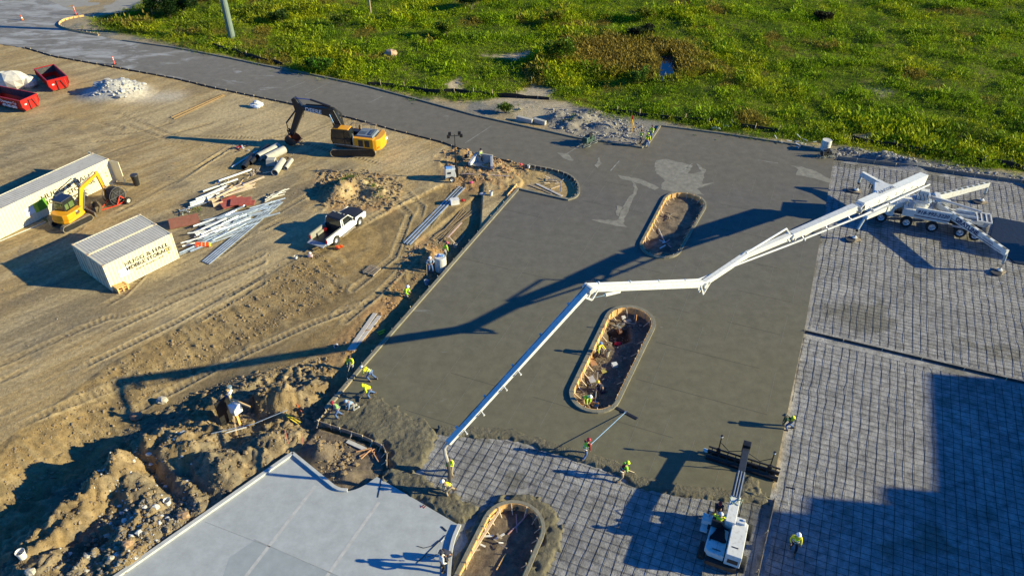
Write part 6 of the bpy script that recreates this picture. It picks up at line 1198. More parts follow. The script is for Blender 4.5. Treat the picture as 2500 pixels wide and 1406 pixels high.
person_at('l1', 'worker in yellow vest and black cap standing on the dirt with a shovel', on(862, 906), 250, HV, GY, BK, 'cap', vest=HY, hip=.92, lean=16, hands=((.35, .12, .95), (.38, -.15, .75)), feet=((.1, .14), (-.15, -.14)))
person_at('l2', 'worker in yellow vest and blue jeans bending over the edge form', Z0(908, 928, 0), 165, HY, JE, HW, vest=HV, hip=.84, lean=72, hands=((.62, .1, .35), (.5, -.15, .4)), feet=((.05, .18), (-.3, -.18)))
person_at('l3', 'worker in bright lime hooded jacket and jeans stooping with a rake', Z0(908, 968, .0), 200, HV, JE, HV, 'hood', hip=.84, lean=55, hands=((.45, .15, .6), (.4, -.15, .5)), feet=((.15, .2), (-.3, -.2)))
person_at('l4', 'worker in blue grey hooded top kneeling on the raw concrete', Z0(864, 997, .0), 215, BG, GY, BG, 'hood', hip=.50, lean=48, hands=((.5, .15, .12), (.5, -.15, .12)), feet=((-.3, .14), (-.25, -.16)), boots=cloth('pale boots', (.5, .48, .42)))
person_at('l5', 'worker in dark red beanie and green vest standing at the end of the form line', Z0(830, 1019, .0), 190, NV, JE, mat('red beanie', (.30, .015, .03), rough=.9), 'hood', vest=GV, hip=.88, lean=30, hands=((.55, .1, .65), (.5, -.1, .6)), feet=((.1, .16), (-.2, -.16)))
person_at('b1', 'worker in blue overalls and white helmet standing left of the big white barrel', on(1052, 666), 285, BG, JE, HW, hip=.93, lean=6, hands=((.25, .2, 1.15), (.25, -.2, 1.1)))
person_at('b2', 'worker in lime shirt and white helmet squatting by the slab edge', on(989, 722), 345, HL, TN, HW, hip=.40, lean=28, hands=((.42, .15, .4), (.42, -.15, .35)), feet=((.12, .2), (-.05, -.2)))
person_at('b3', 'worker in lime shirt and pink cap half hidden behind the white barrel', on(1084, 628), 20, HL, GY, mat('pink cap', (.7, .10, .16)), 'cap', hip=.85, lean=35, hands=((.4, .1, .55), (.4, -.1, .55)))
person_at('hw', 'worker in green vest sitting on the grey concrete headwall', on(1172, 398, .0), 320, GY, BK, BK, 'cap', vest=HL, hip=.95, lean=12, hands=((.35, .15, .95), (.35, -.15, .95)), feet=((.35, .15, .5), (.35, -.15, .5)))
for k_, px_q, py_q, yw, sh_c, pn, lb, ht_ in (('n1', 1562, 352, 350, GN, BK, 'talking worker in green vest and black trousers at the left of the three', mat('brown hair cap', (.12, .06, .03))), ('n2', 1578, 361, 60, HV, JE, 'talking worker in yellow jacket and jeans seen from behind, nearest of the three', HLM), ('n3', 1590, 341, 215, HV, JE, 'talking worker in yellow vest standing farthest back of the three', mat('brown hair cap', (.12, .06, .03)))):
    person_at(k_, lb, on(px_q, py_q), yw, sh_c, pn, ht_, 'cap', vest=HV if k_ != 'n2' else None, hip=.93, lean=4 if k_ != 'n2' else 12)
# hand tools
def shaft(name, label, a, b_, head=None, m=None, cat=None, hm=None):
    a, b_ = V3(a), V3(b_); t = T(name, label, cat or name.replace('_', ' '), b_); q = B(); q.cyl(a-b_, (0, 0, 0), .018, n=6); obj('handle', q, m or stakem, t)
    d = (b_-a); d.z = 0; d.normalize(); s = Vector((-d.y, d.x, 0)); q = B()
    if head == 'rake': q.bar(-s*.3+Vector((0, 0, .03)), s*.3+Vector((0, 0, .03)), .05, .12)
    elif head == 'shovel': q.add([s*.12, -s*.12, -s*.10+d*.28, d*.36-Vector((0, 0, .03)), s*.10+d*.28, s*.12+Vector((0, 0, .02)), -s*.12+Vector((0, 0, .02)), -s*.10+d*.28+Vector((0, 0, .02)), d*.36, s*.10+d*.28+Vector((0, 0, .02))], [(0, 1, 2, 3, 4), (9, 8, 7, 6, 5), (0, 5, 6, 1), (0, 4, 9, 5), (1, 6, 7, 2), (2, 7, 8, 3), (3, 8, 9, 4)])
    if q.v: obj('blade' if head == 'shovel' else 'rake_head', q, hm or mat('tool steel', (.15, .15, .15), metal=.5), t)
    return t
shaft('rake', 'long rake held by the maroon vested worker at the poured edge', W(pp_['rk'], (.2, 0, .95)), W(pp_['rk'], (1.1, .1, .05)), 'rake')
shaft('rake', 'rake worked by the lime hooded finisher', W(pp_['l3'], (.2, .1, 1.0)), W(pp_['l3'], (.85, 0, .08)), 'rake')
shaft('shovel', 'shovel held by the black capped worker on the dirt', W(pp_['l1'], (.25, .1, 1.15)), W(pp_['l1'], (1.1, 0, -.1)), 'shovel')
shaft('shovel', 'shovel leaning upright in front of the worker in blue overalls', W(pp_['b1'], (.35, -.35, 1.2)), W(pp_['b1'], (.5, -.45, -.25)), 'shovel')
shaft('metal_rod', 'thin probe rod held by the white shirted worker on the light slab', W(pp_['tap'], (.25, .35, 1.05)), W(pp_['tap'], (-.55, 1.15, .02)), None, m=mat('dark rod', (.08, .08, .08)), cat='rod')
# bull float
fl = G(1527, 1007, .02); hb_ = W(pp_['bf'], (.40, -.05, 1.0)); bt = T('bull_float', 'wide black bull float on a long pale blue pole lying on the wet slab', 'bull float', fl, 0)
fa, fb = G(1497, 991, .02)-fl, G(1556, 1022, .02)-fl; q = B(); q.bar(fa, fb, .24, .05); obj('float_blade', q, black, bt, bevel=.02)
q = B(); q.cyl((0, 0, .05), hb_-fl+(hb_-fl).normalized()*.5, .022, n=6); obj('pole', q, mat('pale blue pole', (.32, .52, .78), rough=.3, metal=.2), bt); q = B(); q.box((0, 0, .06), (.14, .1, .1)); obj('bracket', q, steel, bt)
# ------------------------------------------------------------------ ride on trowel machines, light tower, survey gear
def trowel(px, py, label, s=1.0, col=None):
    t = T('ride_on_trowel', label, 'power trowel', G(px, py, 0), R(random.uniform(0, 60)), group='ride on trowel machines'); t.scale = (s, s, s); col = col or mat('dark green paint', (.03, .07, .05), rough=.5, var=.4)
    q = B()
    for x in (-.5, .5): q.ring((x, 0, .12), (0, 0, 1), .52, .025, 24, 5); q.ring((x, 0, .3), (0, 0, 1), .5, .02, 24, 5)
    for a in range(8): x = -.5 if a < 4 else .5; an = a*math.pi/2+.4; q.bar((x, 0, .05), (x+.45*math.cos(an), .45*math.sin(an), .02), .14, .02)
    obj('guard_rings', q, mat('ring steel', (.20, .22, .19), rough=.6), t); q = B(); q.box((0, 0, .42), (1.3, .55, .22)); q.box((-.35, 0, .62), (.5, .5, .35)); q.box((.35, 0, .6), (.45, .45, .3)); obj('engine', q, col, t, bevel=.03)
    q = B(); q.box((0, .02, .78), (.42, .4, .1)); q.box((0, -.2, .98), (.42, .08, .42)); obj('seat', q, black, t); q = B()
    for x in (-.25, .25): q.tube([(x, .35, .5), (x, .42, .9), (x*.8, .3, 1.15)], .02); q.tube([(x*2.2, -.3, .4), (x*2.4, -.3, .85), (x*2.4, .3, .85), (x*2.2, .3, .4)], .02)
    obj('levers', q, mat('lever grey', (.3, .33, .3)), t); return t
trowel(1436, 352, 'dark green ride on power trowel left of the gravel notch', 1.25); trowel(2015, 383, 'small black ride on power trowel below the far white barrel', .9, black)
lt = T('light_tower', 'white light tower trailer with tall black mast and floodlights', 'light tower', on(1100, 438), R(10))
q = B(); q.box((0, 0, .85), (1.1, .9, .9), tap=.92); obj('generator_body', q, white, lt, bevel=.04); q = B(); q.box((.62, 0, .85), (.35, .85, .85)); obj('end_panel', q, black, lt, bevel=.03)
q = B(); q.box((-.1, 0, 1.33), (.6, .5, .1)); obj('blue_lid', q, mat('light blue lid', (.2, .4, .75), rough=.4), lt); q = B(); q.box((-.1, -.46, .95), (.3, .02, .2)); obj('vent', q, black, lt)
for s in (-1, 1): wheel(lt, (.1, s*.62, .3), .3, .2, (0, s, 0), rimm=white)
q = B(); q.bar((.5, 0, .4), (1.8, 0, .35), .08, .08); obj('tow_bar', q, black, lt)
q = B(); q.cyl((.62, 0, .5), (.62, 0, 2.2), .08, n=8); q.cyl((.62, 0, 2.2), (.62, 0, 3.9), .055, n=8); q.cyl((.62, 0, 3.9), (.62, 0, 4.9), .035, n=8); q.bar((.0, 0, 4.75), (1.25, 0, 4.75), .05, .05); obj('mast', q, black, lt)
for x, y in ((.0, -.1), (.15, .1), (1.1, .1), (1.25, -.1)): q = B(); q.box((x, y, 4.85+y), (.28, .14, .34), rx=.3); obj('floodlight', q, black, lt)
tr = T('survey_tripod', 'yellow survey tripod with red instrument in the gravel notch', 'tripod', on(1541, 318), 0)
for k in range(3): a = k*2.09+.6; q = B(); q.bar((0, 0, 1.35), (.48*math.cos(a), .48*math.sin(a), 0), .07, .05); obj('leg', q, mat('yellow tripod', (.80, .45, .03), rough=.5), tr)
q = B(); q.cyl((0, 0, 1.33), (0, 0, 1.4), .1, n=10); q.box((0, 0, 1.52), (.16, .14, .24)); q.cyl((0, 0, 1.64), (0, 0, 1.75), .07, n=10); obj('instrument', q, red, tr)
# barrels
def barrel(p, r, h, label, lidc=None, tilt=None):
    t = T('water_barrel', label, 'barrel', p); m = mat('white barrel plastic', (.62, .60, .54), rough=.5, var=.08, dirt=.2, dirtcol=(.4, .32, .2)); q = B(); q.lathe([(r*.94, 0), (r, .06), (r, h*.3), (r*1.02, h*.32), (r, h*.34), (r, h*.64), (r*1.02, h*.66), (r, h*.68), (r*.99, h-.06), (r*.92, h), (.001, h-.02)], n=24); obj('tank', q, m, t, smooth=False)
    q = B(); q.ring((0, 0, h-.02), (0, 0, 1), r*.93, .035, 24, 5); obj('rim', q, m, t); return t
barrel(on(1077, 660), .50, 1.45, 'big off white barrel with blue things on its lid beside the slab edge')
g = on(1077, 660); t = T('blue_jugs', 'blue water jug pieces on the lid of the near white barrel', 'jug', g+Vector((0, 0, 1.44))); q = B(); q.cyl((-.15, 0, 0), (-.15, 0, .22), .1, n=10); q.cyl((-.15, 0, .22), (-.15, 0, .28), .04, n=8); obj('jug', q, blue, t); q = B(); q.box((.15, .05, .06), (.22, .18, .12)); obj('case', q, mat('light blue', (.2, .45, .8)), t)
barrel(on(2013, 368), .50, 1.25, 'far white barrel standing at the field edge above the pump truck')
# ------------------------------------------------------------------ yard props
def on2(q): return on(q[0], q[1])
def copies(src, poses, labels, group):
    out = [src]
    for (loc, rot), lb in zip(poses, labels):
        c = src.copy(); C.objects.link(c); c.location = loc; c.rotation_euler = rot; c['label'] = lb; c['group'] = group; out.append(c)
        for ch in src.children:
            d = ch.copy(); C.objects.link(d); d.parent = c
            for g_ in ch.children: e = g_.copy(); C.objects.link(e); e.parent = d
    return out
t = T('trash_can', 'black lidded trash can right of the open container door', 'trash can', on(335, 452)); q = B(); q.lathe([(.26, 0), (.34, 1.0), (.37, 1.02), (.37, 1.08)], n=16); obj('bin', q, black, t); q = B(); q.lathe([(.38, 1.08), (.36, 1.16), (.001, 1.22)], n=16); obj('lid', q, mat('lid black', (.04, .04, .045), rough=.5), t)
t = T('pallet', 'orange brown pallet wood stacked at the near corner of the lettered container', 'pallet', on(296, 706), .9); q = B()
for k in range(4): q.box((0, -.45+.3*k, .5), (1.0, .18, .05), ry=.15)
for k in range(3): q.box((-.4+.4*k, 0, .25), (.1, 1.0, .5))
for k in range(3): q.box((.1, -.35+.35*k, .2), (.9, .14, .05))
obj('slats', q, wood, t)
t = T('pallet', 'grey wooden pallet lying on the dirt left of the workers by the barrel', 'pallet', on(908, 662), 1.1); q = B()
for k in range(7): q.box((-.52+.175*k, 0, .15), (.09, 1.15, .025))
for k in range(3): q.box((0, -.5+.5*k, .07), (1.15, .09, .11))
for k in range(3): q.box((-.5+.5*k, 0, .015), (.1, 1.15, .02))
obj('slats', q, greywood, t)
def pipe_(a, b_, r, lbl, m, hollow=True, z=None, nm='pipe', group=None):
    A, E_ = on2(a), on2(b_); o = A.copy(); q = B(); dz = Vector((0, 0, r if z is None else z))
    (q.pipe(dz, E_-A+dz, r, max(.02, r*.16)) if hollow else q.cyl(dz, E_-A+dz, r, n=10)); ob = obj(nm, q, m, None, loc=o); tag(ob, lbl, 'pipe', group); ob.data.polygons.foreach_set('use_smooth', [True]*len(ob.data.polygons)); md = ob.modifiers.new('e', 'EDGE_SPLIT'); return ob
pipe_((632, 393), (682, 366), .42, 'leftmost large concrete pipe of the pair lying side by side', cconc, group='concrete pipes')
pipe_((652, 396), (696, 374), .42, 'right large concrete pipe of the pair with a block against it', cconc, group='concrete pipes')
pipe_((672, 430), (692, 400), .36, 'medium concrete pipe with its open end to the camera', cconc, group='concrete pipes')
pipe_((698, 416), (713, 395), .22, 'smallest concrete pipe at the right end', cconc, group='concrete pipes')
pipe_((596, 416), (618, 386), .30, 'short fat black plastic pipe nearest the white one', black, group='black plastic pipes'); pipe_((612, 404), (656, 362), .26, 'long black plastic pipe lying behind', black, group='black plastic pipes')
pipe_((566, 411), (628, 371), .09, 'long thin white plastic pipe', white, group='black plastic pipes')
one('concrete_block', B().box((0, 0, .35), (1.1, .8, .7), tap=.8), cconc, 'tapered concrete block leaning by the big pipes', 'block', loc=on(664, 402), bevel=.03)
t = T('folded_tarp', 'pale folded plastic sheet beside the big pipes', 'tarp', on(640, 380), .8); q = B(); [q.blob((i*.4-.8, .12*(i % 2), .15), (.32, .3, .16), .2) for i in range(5)]; obj('sheet', q, mat('pale plastic', (.55, .54, .50), rough=.5), t)
one('hose_loop', B().ring((0, 0, .05), (0, 0, 1), .3, .03, 20, 5), rubber, 'small black hose loop lying above the smallest pipe', 'hose', loc=on(699, 388))
def bars(poly, n, L0, L1, az, spread, w_, h_, m, name, label, cat, group, zmax=.5, sag=0, prof='u'):
    P = PX(*poly); x0, x1 = min(p[0] for p in P), max(p[0] for p in P); y0, y1 = min(p[1] for p in P), max(p[1] for p in P); k = 0; src = {}
    while k < n:
        x, y = random.uniform(x0, x1), random.uniform(y0, y1)
        if not inpoly(np.array([x]), np.array([y]), P)[0]: continue
        L_ = random.choice([L0, (L0+L1)/2, L1]); key = L_
        if key not in src:
            q = B()
            if prof == 'u': q.box((0, 0, 0), (L_, w_, .012)); q.box((0, w_/2, h_/2), (L_, .012, h_)); q.box((0, -w_/2, h_/2), (L_, .012, h_))
            elif prof == 'r': q.cyl((-L_/2, 0, 0), (L_/2, 0, 0), w_, n=8)
            else: q.box((0, 0, 0), (L_, w_, h_))
            src[key] = q.mesh(name); src[key].materials.append(m)
        o = D.objects.new(name, src[key]); C.objects.link(o); o.location = (x, y, hz(x, y)+random.uniform(.04, zmax)); o.rotation_euler = (random.uniform(-.6, .6), random.uniform(-.03, .03), R(az+random.gauss(0, spread))); tag(o, label, cat, group); k += 1
stud = mat('galvanised stud', (.46, .53, .62), rough=.35, metal=.5, var=.25)
bars(((470, 590), (560, 520), (660, 500), (640, 540), (520, 600), (480, 610)), 44, 2.4, 4.6, 38, 10, .14, .07, stud, 'metal_stud', 'galvanised metal stud in the big loose silver pile', 'metal stud', 'studs of the loose silver pile', .45)
bars(((455, 580), (520, 540), (560, 560), (480, 600)), 14, 1.8, 3.2, 30, 12, .14, .07, mat('white stud', (.8, .8, .8), rough=.4, metal=.2), 'metal_stud', 'white coated metal stud at the near end of the silver pile', 'metal stud', 'white studs of the silver pile', .5)
for k in range(4):
    a_, b_ = on(495+k*5, 640+k*2), on(678+k*4, 490+k*1.5); q = B(); q.bar((0, 0, .06), b_-a_+Vector((0, 0, .06)), .12, .08); one('long_channel', q, stud, ('outermost', 'second', 'third', 'innermost')[k]+' of four extra long galvanised channels beside the silver pile', 'metal channel', 'long channels beside the silver pile', loc=a_)
bars(((655, 492), (690, 478), (685, 474), (650, 486)), 8, 1.2, 2.0, 45, 8, .08, .06, mat('pale offcuts', (.6, .58, .52), rough=.6), 'stud_offcut', 'pale offcut in the small bundle right of the silver pile', 'offcut', 'offcuts right of the silver pile', .45)
for k in range(3):
    a_, b_ = on(986+k*7, 595+k*2), on(1122+k*6, 456+k*2); q = B(); q.bar((0, 0, .06), b_-a_+Vector((0, 0, .06)), .13, .09); one('long_channel', q, stud, ('left', 'middle', 'right')[k]+' one of three long channels on the dirt toward the light tower', 'metal channel', 'channels lying toward the light tower', loc=a_)
bars(((475, 500), (560, 440), (592, 424), (560, 450), (500, 498)), 9, 2.2, 3.6, 42, 6, .1, .1, white, 'plastic_pipe', 'white plastic pipe in the mixed pile nearest the pipes', 'pipe', 'white pipes of the mixed pile', .4, prof='r')
bars(((470, 510), (530, 470), (560, 440), (545, 470), (490, 512)), 5, 2.5, 4.2, 40, 5, .06, .06, steel, 'conduit', 'steel conduit in the mixed pile', 'conduit', 'conduits of the mixed pile', .3, prof='r')
plank = mat('pale lumber', (.62, .48, .32), rough=.8, var=.2, dirt=.25)
bars(((550, 470), (590, 440), (625, 450), (600, 490), (560, 492)), 13, 1.8, 3.0, 38, 8, .22, .05, plank, 'plank', 'pale plank in the lumber heap above the red panels', 'plank', 'planks of the lumber heap', .5, prof='b')
PL = ('large faded red panel at the left of the stack beside the lumber heap', 'topmost faded red panel in the stack beside the lumber heap', 'small pinkish red panel at the right of the stack', 'rearmost faded red panel of the stack, partly covered')
for i, (a_, w1, w2, rz, z) in enumerate((((570, 500), 2.2, 1.3, .6, .25), ((590, 500), 1.9, 1.2, .2, .4), ((605, 503), 1.4, .9, .1, .33), ((560, 492), 1.6, 1.0, .8, .15))):
    one('plywood_sheet', B().box((0, 0, z), (w1, w2, .05), rz=rz, rx=.05), dred, PL[i], 'panel', 'red panels beside the lumber heap', loc=on(*a_))
one('plywood_sheet', B().box((0, 0, .35), (2.6, 1.2, .06), rz=.42, rx=.35), mat('brown red panel', (.24, .09, .06), rough=.8, dirt=.3), 'brown red panel leaning alone at the left end of the silver pile', 'panel', loc=on(452, 548))
for a_, lb in (((520, 490), 'cardboard coloured timber crate by the mixed pile'), ((532, 500), 'smaller open timber crate right of the other crate')):
    t = T('crate', lb, 'crate', on(*a_), .5); q = B(); q.box((0, 0, .05), (.9, .7, .06))
    for s in (-1, 1): q.box((0, s*.34, .25), (.9, .03, .4)); q.box((s*.44, 0, .25), (.03, .7, .4))
    obj('crate_walls', q, plank, t)
t = T('traffic_drum', 'orange and white striped traffic drum lying on its side by the silver pile', 'traffic drum', on(497, 603), .15); q = B(); q.cyl((-.6, 0, .27), (.55, 0, .22), .27, .2, n=14); obj('drum', q, mat('drum orange', (.75, .08, .015), rough=.5), t)
for x in (-.35, -.05, .25): q = B(); q.cyl((x-.04, 0, .255), (x+.04, 0, .25), .275-(x+.6)*.055, .27-(x+.6)*.055, n=14); obj('band', q, mat('drum band', (.8, .55, .25), rough=.4), t)
q = B(); q.cyl((.55, 0, .22), (.65, 0, .22), .21, .17, n=14); obj('cap_end', q, mat('drum yellow', (.75, .5, .05)), t)
def scrap(px, py, n, rad, lb, cols, name='scrap_heap'):
    g_ = on(px, py); t = T(name, lb, 'scrap heap', g_); 
    for c_ in cols:
        q = B()
        for _ in range(n): a_ = random.uniform(0, 6.28); x, y = random.gauss(0, rad), random.gauss(0, rad*.6); L_ = random.uniform(.2, .9); z = random.uniform(.05, .3); q.bar((x, y, z), (x+L_*math.cos(a_), y+L_*math.sin(a_), z+random.uniform(-.04, .15)), random.uniform(.05, .14), .04)
        tag(obj('pieces', q, c_, t), kind='stuff')
    return t
scrap(625, 425, 8, .6, 'low heap of broken wood below the pipes', (greywood, plank)); scrap(455, 518, 5, .5, 'little heap of tangled scrap above the lone brown panel', (greywood, white)); scrap(590, 365, 4, .4, 'small junk heap at the top of the black pipes', (black, red, white)); scrap(665, 480, 4, .4, 'brown scrap wood by the small offcut bundle', (greywood,)); scrap(560, 455, 6, .6, 'dark plastic scraps in the mixed pile', (black, MATS['drum band'], blue)); scrap(1945, 352, 7, 1.2, 'white litter on the gravel left of the far barrel', (white, mat('silver foil', (.6, .6, .62)))); scrap(1785, 1390 if False else 610, 1, .1, 'x', (black,)) if False else None
# small things on the dirt
def box_thing(name, px, py, d, m, lb, cat, rz=.5, z=0, lid=None):
    t = T(name, lb, cat, on(px, py, z), rz); q = B(); q.box((0, 0, d[2]*.45), (d[0], d[1], d[2]*.9), tap=.97); obj('case', q, m, t, bevel=.02); q = B(); q.box((0, 0, d[2]*.95), (d[0]*1.03, d[1]*1.03, d[2]*.1)); obj('lid', q, lid or m, t, bevel=.015); return t
box_thing('cooler', 1110, 498, (.85, .55, .55), mat('cooler white', (.75, .73, .68), rough=.4), 'white cooler beside the long channels', 'cooler', .3)
def bucket(px, py, lb, m=None, r=.16, h=.38, z=0, tilt=0):
    t = T('bucket', lb, 'bucket', on(px, py, z)); t.rotation_euler = (tilt, 0, 0); q = B(); q.lathe([(r*.82, 0), (r, h), (r*1.06, h), (r*1.06, h-.05), (r*.98, h-.06), (r*.8, .03), (.001, .03)], n=14); obj('pail', q, m or mat('white pail', (.70, .69, .66), rough=.4), t); q = B(); q.ring((0, 0, h*.8), (0, 1, .5), r*1.1, .008, 14, 4); obj('bail', q, steel, t); return t
bucket(57, 1360, 'white bucket casting a long shadow at the lower left edge', r=.24, h=.55); bucket(411, 1230, 'white bucket on the dirt plateau left of the light slab', r=.2, h=.4); bucket(723, 632, 'small white bucket below the pickup', r=.14, h=.3); bucket(1199, 477, 'white bucket beside the tool bag near the slab corner', r=.18, h=.45); bucket(1112, 604, 'grey bucket right of the pink capped worker', mat('grey pail', (.4, .4, .4)), r=.18, h=.4); bucket(1042, 694, 'dark bucket with pale lid at the slab edge', mat('blue grey pail', (.35, .4, .5)), r=.2, h=.4); bucket(1481, 868, 'pale round bucket in the island beside the yellow vested worker', mat('concrete pail', (.40, .36, .28)), r=.22, h=.55); bucket(822, 842, 'crumpled white bucket near the planks', r=.16, h=.3, tilt=1.2); bucket(1291, 410, 'small white bucket by the far form', r=.13, h=.3)
def lump(name, px, py, parts, lb, cat, z=0):
    t = T(name, lb, cat, on(px, py, z))
    for nm, c_, d_, m_ in parts: q = B(); q.blob(c_, d_, .15, 10); obj(nm, q, m_, t)
    return t
lump('chainsaw_saw', 825, 608, [('engine', (0, 0, .2), (.22, .16, .16), mat('orange red casing', (.85, .10, .02), rough=.4)), ('blade_guard', (.28, .1, .22), (.24, .05, .16), orange), ('base', (-.05, -.1, .06), (.25, .15, .06), black)], 'orange red cut off saw on the dirt below the pickup', 'cut off saw')
lump('tool_bag', 758, 628, [('bag', (0, 0, .15), (.28, .2, .15), mat('pink white cloth', (.55, .38, .36))), ('helmet', (-.02, .12, .36), (.13, .13, .1), HW)], 'pale pink tool bag with white helmet on top', 'tool bag')
lump('tool_bag', 1178, 476, [('bag', (0, 0, .12), (.35, .15, .12), mat('silver bag', (.5, .5, .52))), ('tools', (.2, .1, .2), (.2, .06, .05), NV)], 'silver grey tool bag near the slab corner', 'tool bag')
lump('gas_can', 1130, 492, [('can', (0, 0, .13), (.2, .14, .13), red), ('spout', (.2, .05, .2), (.12, .03, .03), red)], 'red gas can right of the cooler', 'gas can')
lump('cloth_bundle', 1151, 448, [('cloth', (0, 0, .12), (.2, .15, .12), mat('pink cloth', (.75, .06, .18)))], 'bright pink bundle below the light tower', 'bundle'); lump('cloth_bundle', 1272, 405, [('cloth', (0, 0, .15), (.16, .13, .14), mat('red cloth', (.7, .05, .08)))], 'red bundle by the far form board', 'bundle')
lump('sack_pile', 628, 262, [('sack', (-.35, 0, .25), (.5, .4, .28), white), ('sack', (.3, .1, .3), (.5, .42, .3), white), ('sack', (0, -.3, .2), (.5, .3, .22), mat('blue white sack', (.5, .58, .75))), ('sack', (0, .1, .6), (.45, .35, .2), white)], 'wrapped stack of white and blue sacks by the road form', 'sacks')
lump('white_heap', 32, 214, [('boulder', (-1.5, .5, .8), (1.5, 1.1, 1.0), mat('white rock', (.62, .58, .50), rough=.9)), ('boulder', (.6, 0, .9), (1.9, 1.3, 1.3), MATS['white rock']), ('boulder', (2.2, .2, .6), (1.0, .9, .8), MATS['white rock'])], 'big heap of white broken stone between the two dumpsters', 'stone heap')
lump('vibrator_motor', 1140, 388, [('motor', (0, 0, .3), (.3, .22, .25), black), ('frame', (.25, .25, .55), (.15, .12, .25), GY), ('skid', (0, 0, .05), (.45, .3, .05), greywood)], 'small black engine with grey pump left of the headwall', 'engine')
hwl = T('headwall', 'pale precast concrete flared end section where the worker sits', 'headwall', on(1178, 402), R(-18)); q = B(); q.add([(-1.1, -.5, 0), (1.1, -.5, 0), (.85, .45, 0), (-.85, .45, 0), (-1.25, -.55, .25), (1.25, -.55, .25), (.75, .5, .85), (-.75, .5, .85)], [(0, 3, 2, 1), (3, 7, 6, 2), (0, 4, 7, 3), (1, 2, 6, 5)]); obj('apron', q, cconc, hwl)
for s in (-1, 1): q = B(); q.add([(s*1.1, -.6, 0), (s*1.35, -.6, 0), (s*.95, .55, 0), (s*.7, .55, 0), (s*1.1, -.6, .3), (s*1.35, -.6, .3), (s*.95, .55, .95), (s*.7, .55, .95)], [(0, 3, 2, 1), (4, 5, 6, 7), (0, 1, 5, 4), (1, 2, 6, 5), (2, 3, 7, 6), (3, 0, 4, 7)]); obj('wing', q, mat('pale concrete wing', (.55, .56, .58), rough=.7), hwl)
q = B(); q.box((0, .55, .48), (1.9, .16, .96)); obj('back_wall', q, cconc, hwl)
def boards(L_, lb, m, wd=.25, h=.05, z=.03, name='plank', group=None, cat='plank'):
    for n_i, (a_, b_) in enumerate(L_):
        A, E_ = on(*a_), on(*b_); q = B(); q.bar((0, 0, z+h/2), E_-A+Vector((0, 0, z+h/2)), wd, h); one(name, q, m, lb if isinstance(lb, str) else lb[n_i], cat, group, loc=A)
boards([((852, 856), (916, 766)), ((860, 857), (927, 772))], ('wide weathered plank beside the slab edge form, left one of the pair', 'wide weathered plank beside the slab edge form, right one of the pair'), mat('silver plank', (.48, .44, .40), rough=.8, var=.15), .33, .05, group='plank pair beside the slab')
boards([((1092, 582), (1127, 545))], 'pinkish board lying between the rods and the slab edge', mat('pinkish board', (.5, .36, .33), rough=.8), .12); boards([((1096, 585), (1112, 602))], 'leaning pale stake board beside the grey bucket', plank, .1, z=.3); boards([((1118, 596), (1134, 574))], 'thin green grey batten near the slab edge', greywood, .07); boards([((1128, 430), (1245, 436))], 'long pale pink batten right of the light tower', mat('pink batten', (.6, .45, .4)), .07, .05, .25)
boards([((418, 288), (545, 232)), ((424, 292), (548, 234))], ('upper of the two long brown timbers lying in the upper yard', 'lower of the two long brown timbers lying in the upper yard'), mat('brown timber', (.30, .19, .08), rough=.85), .16, .08, cat='timber', name='timber', group='timber pair in the upper yard')
boards([((0, 590), (120, 540))], 'thin white rod lying along the long container', white, .05, .05, name='rod', cat='rod')
boards([((1310, 450), (1372, 480))], 'wide grey board in the rounded dirt finger', MATS['silver plank'], .25); boards([((1292, 453), (1346, 474))], 'narrow brown board in the rounded dirt finger', greywood, .14); boards([((1394, 447), (1402, 464))], 'short pale lath against the curved end of the finger', plank, .07); boards([((1345, 462), (1366, 455))], 'short plank scrap in the finger', plank, .12)
q = B(); q.cyl((0, 0, 0), (0, 0, 1.1), .04, n=6); one('blue_post', q, mat('blue post', (.10, .28, .60)), 'short blue post standing in the rounded dirt finger', 'post', loc=on(1369, 468))
boards([((1122, 1400), (1224, 1240))], 'very long pale timber lying in the nearest island', plank, .14, .09, name='timber', cat='timber'); boards([((1182, 1288), (1200, 1262))], 'short batten under the long timber', plank, .08); boards([((1212, 1392), (1235, 1352))], 'short crossed stake in the nearest island', wood, .06); boards([((1258, 1290), (1290, 1252)), ((1260, 1255), (1262, 1300)), ((1240, 1305), (1275, 1270))], 'pink painted lath inside the shaded tip of the nearest island', mat('pink lath', (.5, .28, .26)), .06, .04, group='laths at the tip of the nearest island')
boards([((848, 1078), (892, 1098))], 'pale concrete splashed plank in the dirt pocket', mat('pale plank', (.55, .52, .45)), .28, .06); boards([((878, 1116), (915, 1098)), ((882, 1122), (905, 1100)), ((905, 1096), (925, 1130)), ((912, 1112), (922, 1092)), ((870, 1105), (908, 1096))], 'orange stake in the crossed bundle in the dirt pocket', mat('orange stake wood', (.62, .33, .16), rough=.8), .06, .05, .08, name='stake', cat='stake', group='crossed stakes in the dirt pocket')
boards([((698, 1058), (706, 1090)), ((738, 1068), (742, 1090))], ('left pink topped survey stake above the light slab', 'right pink topped survey stake above the light slab'), mat('pink stake', (.75, .25, .15)), .05, .05, .3, name='survey_stake', cat='stake', group='survey stakes above the light slab')
boards([((698, 1012), (735, 1034)), ((700, 1018), (730, 1038))], ('longer yellow webbing strap on the dirt heap', 'shorter yellow webbing strap on the dirt heap'), yrope, .08, .03, .1, name='strap', cat='strap', group='yellow straps on the heap'); boards([((722, 985), (738, 1010))], 'orange marker lath in the heap', orange, .05, .04, .2, name='survey_stake', cat='stake'); boards([((921, 813), (940, 806)), ((925, 818), (938, 812))], ('upper yellow strap beside the slab edge form', 'lower yellow strap beside the slab edge form'), yrope, .12, .05, group='straps beside the edge form', name='strap', cat='strap')
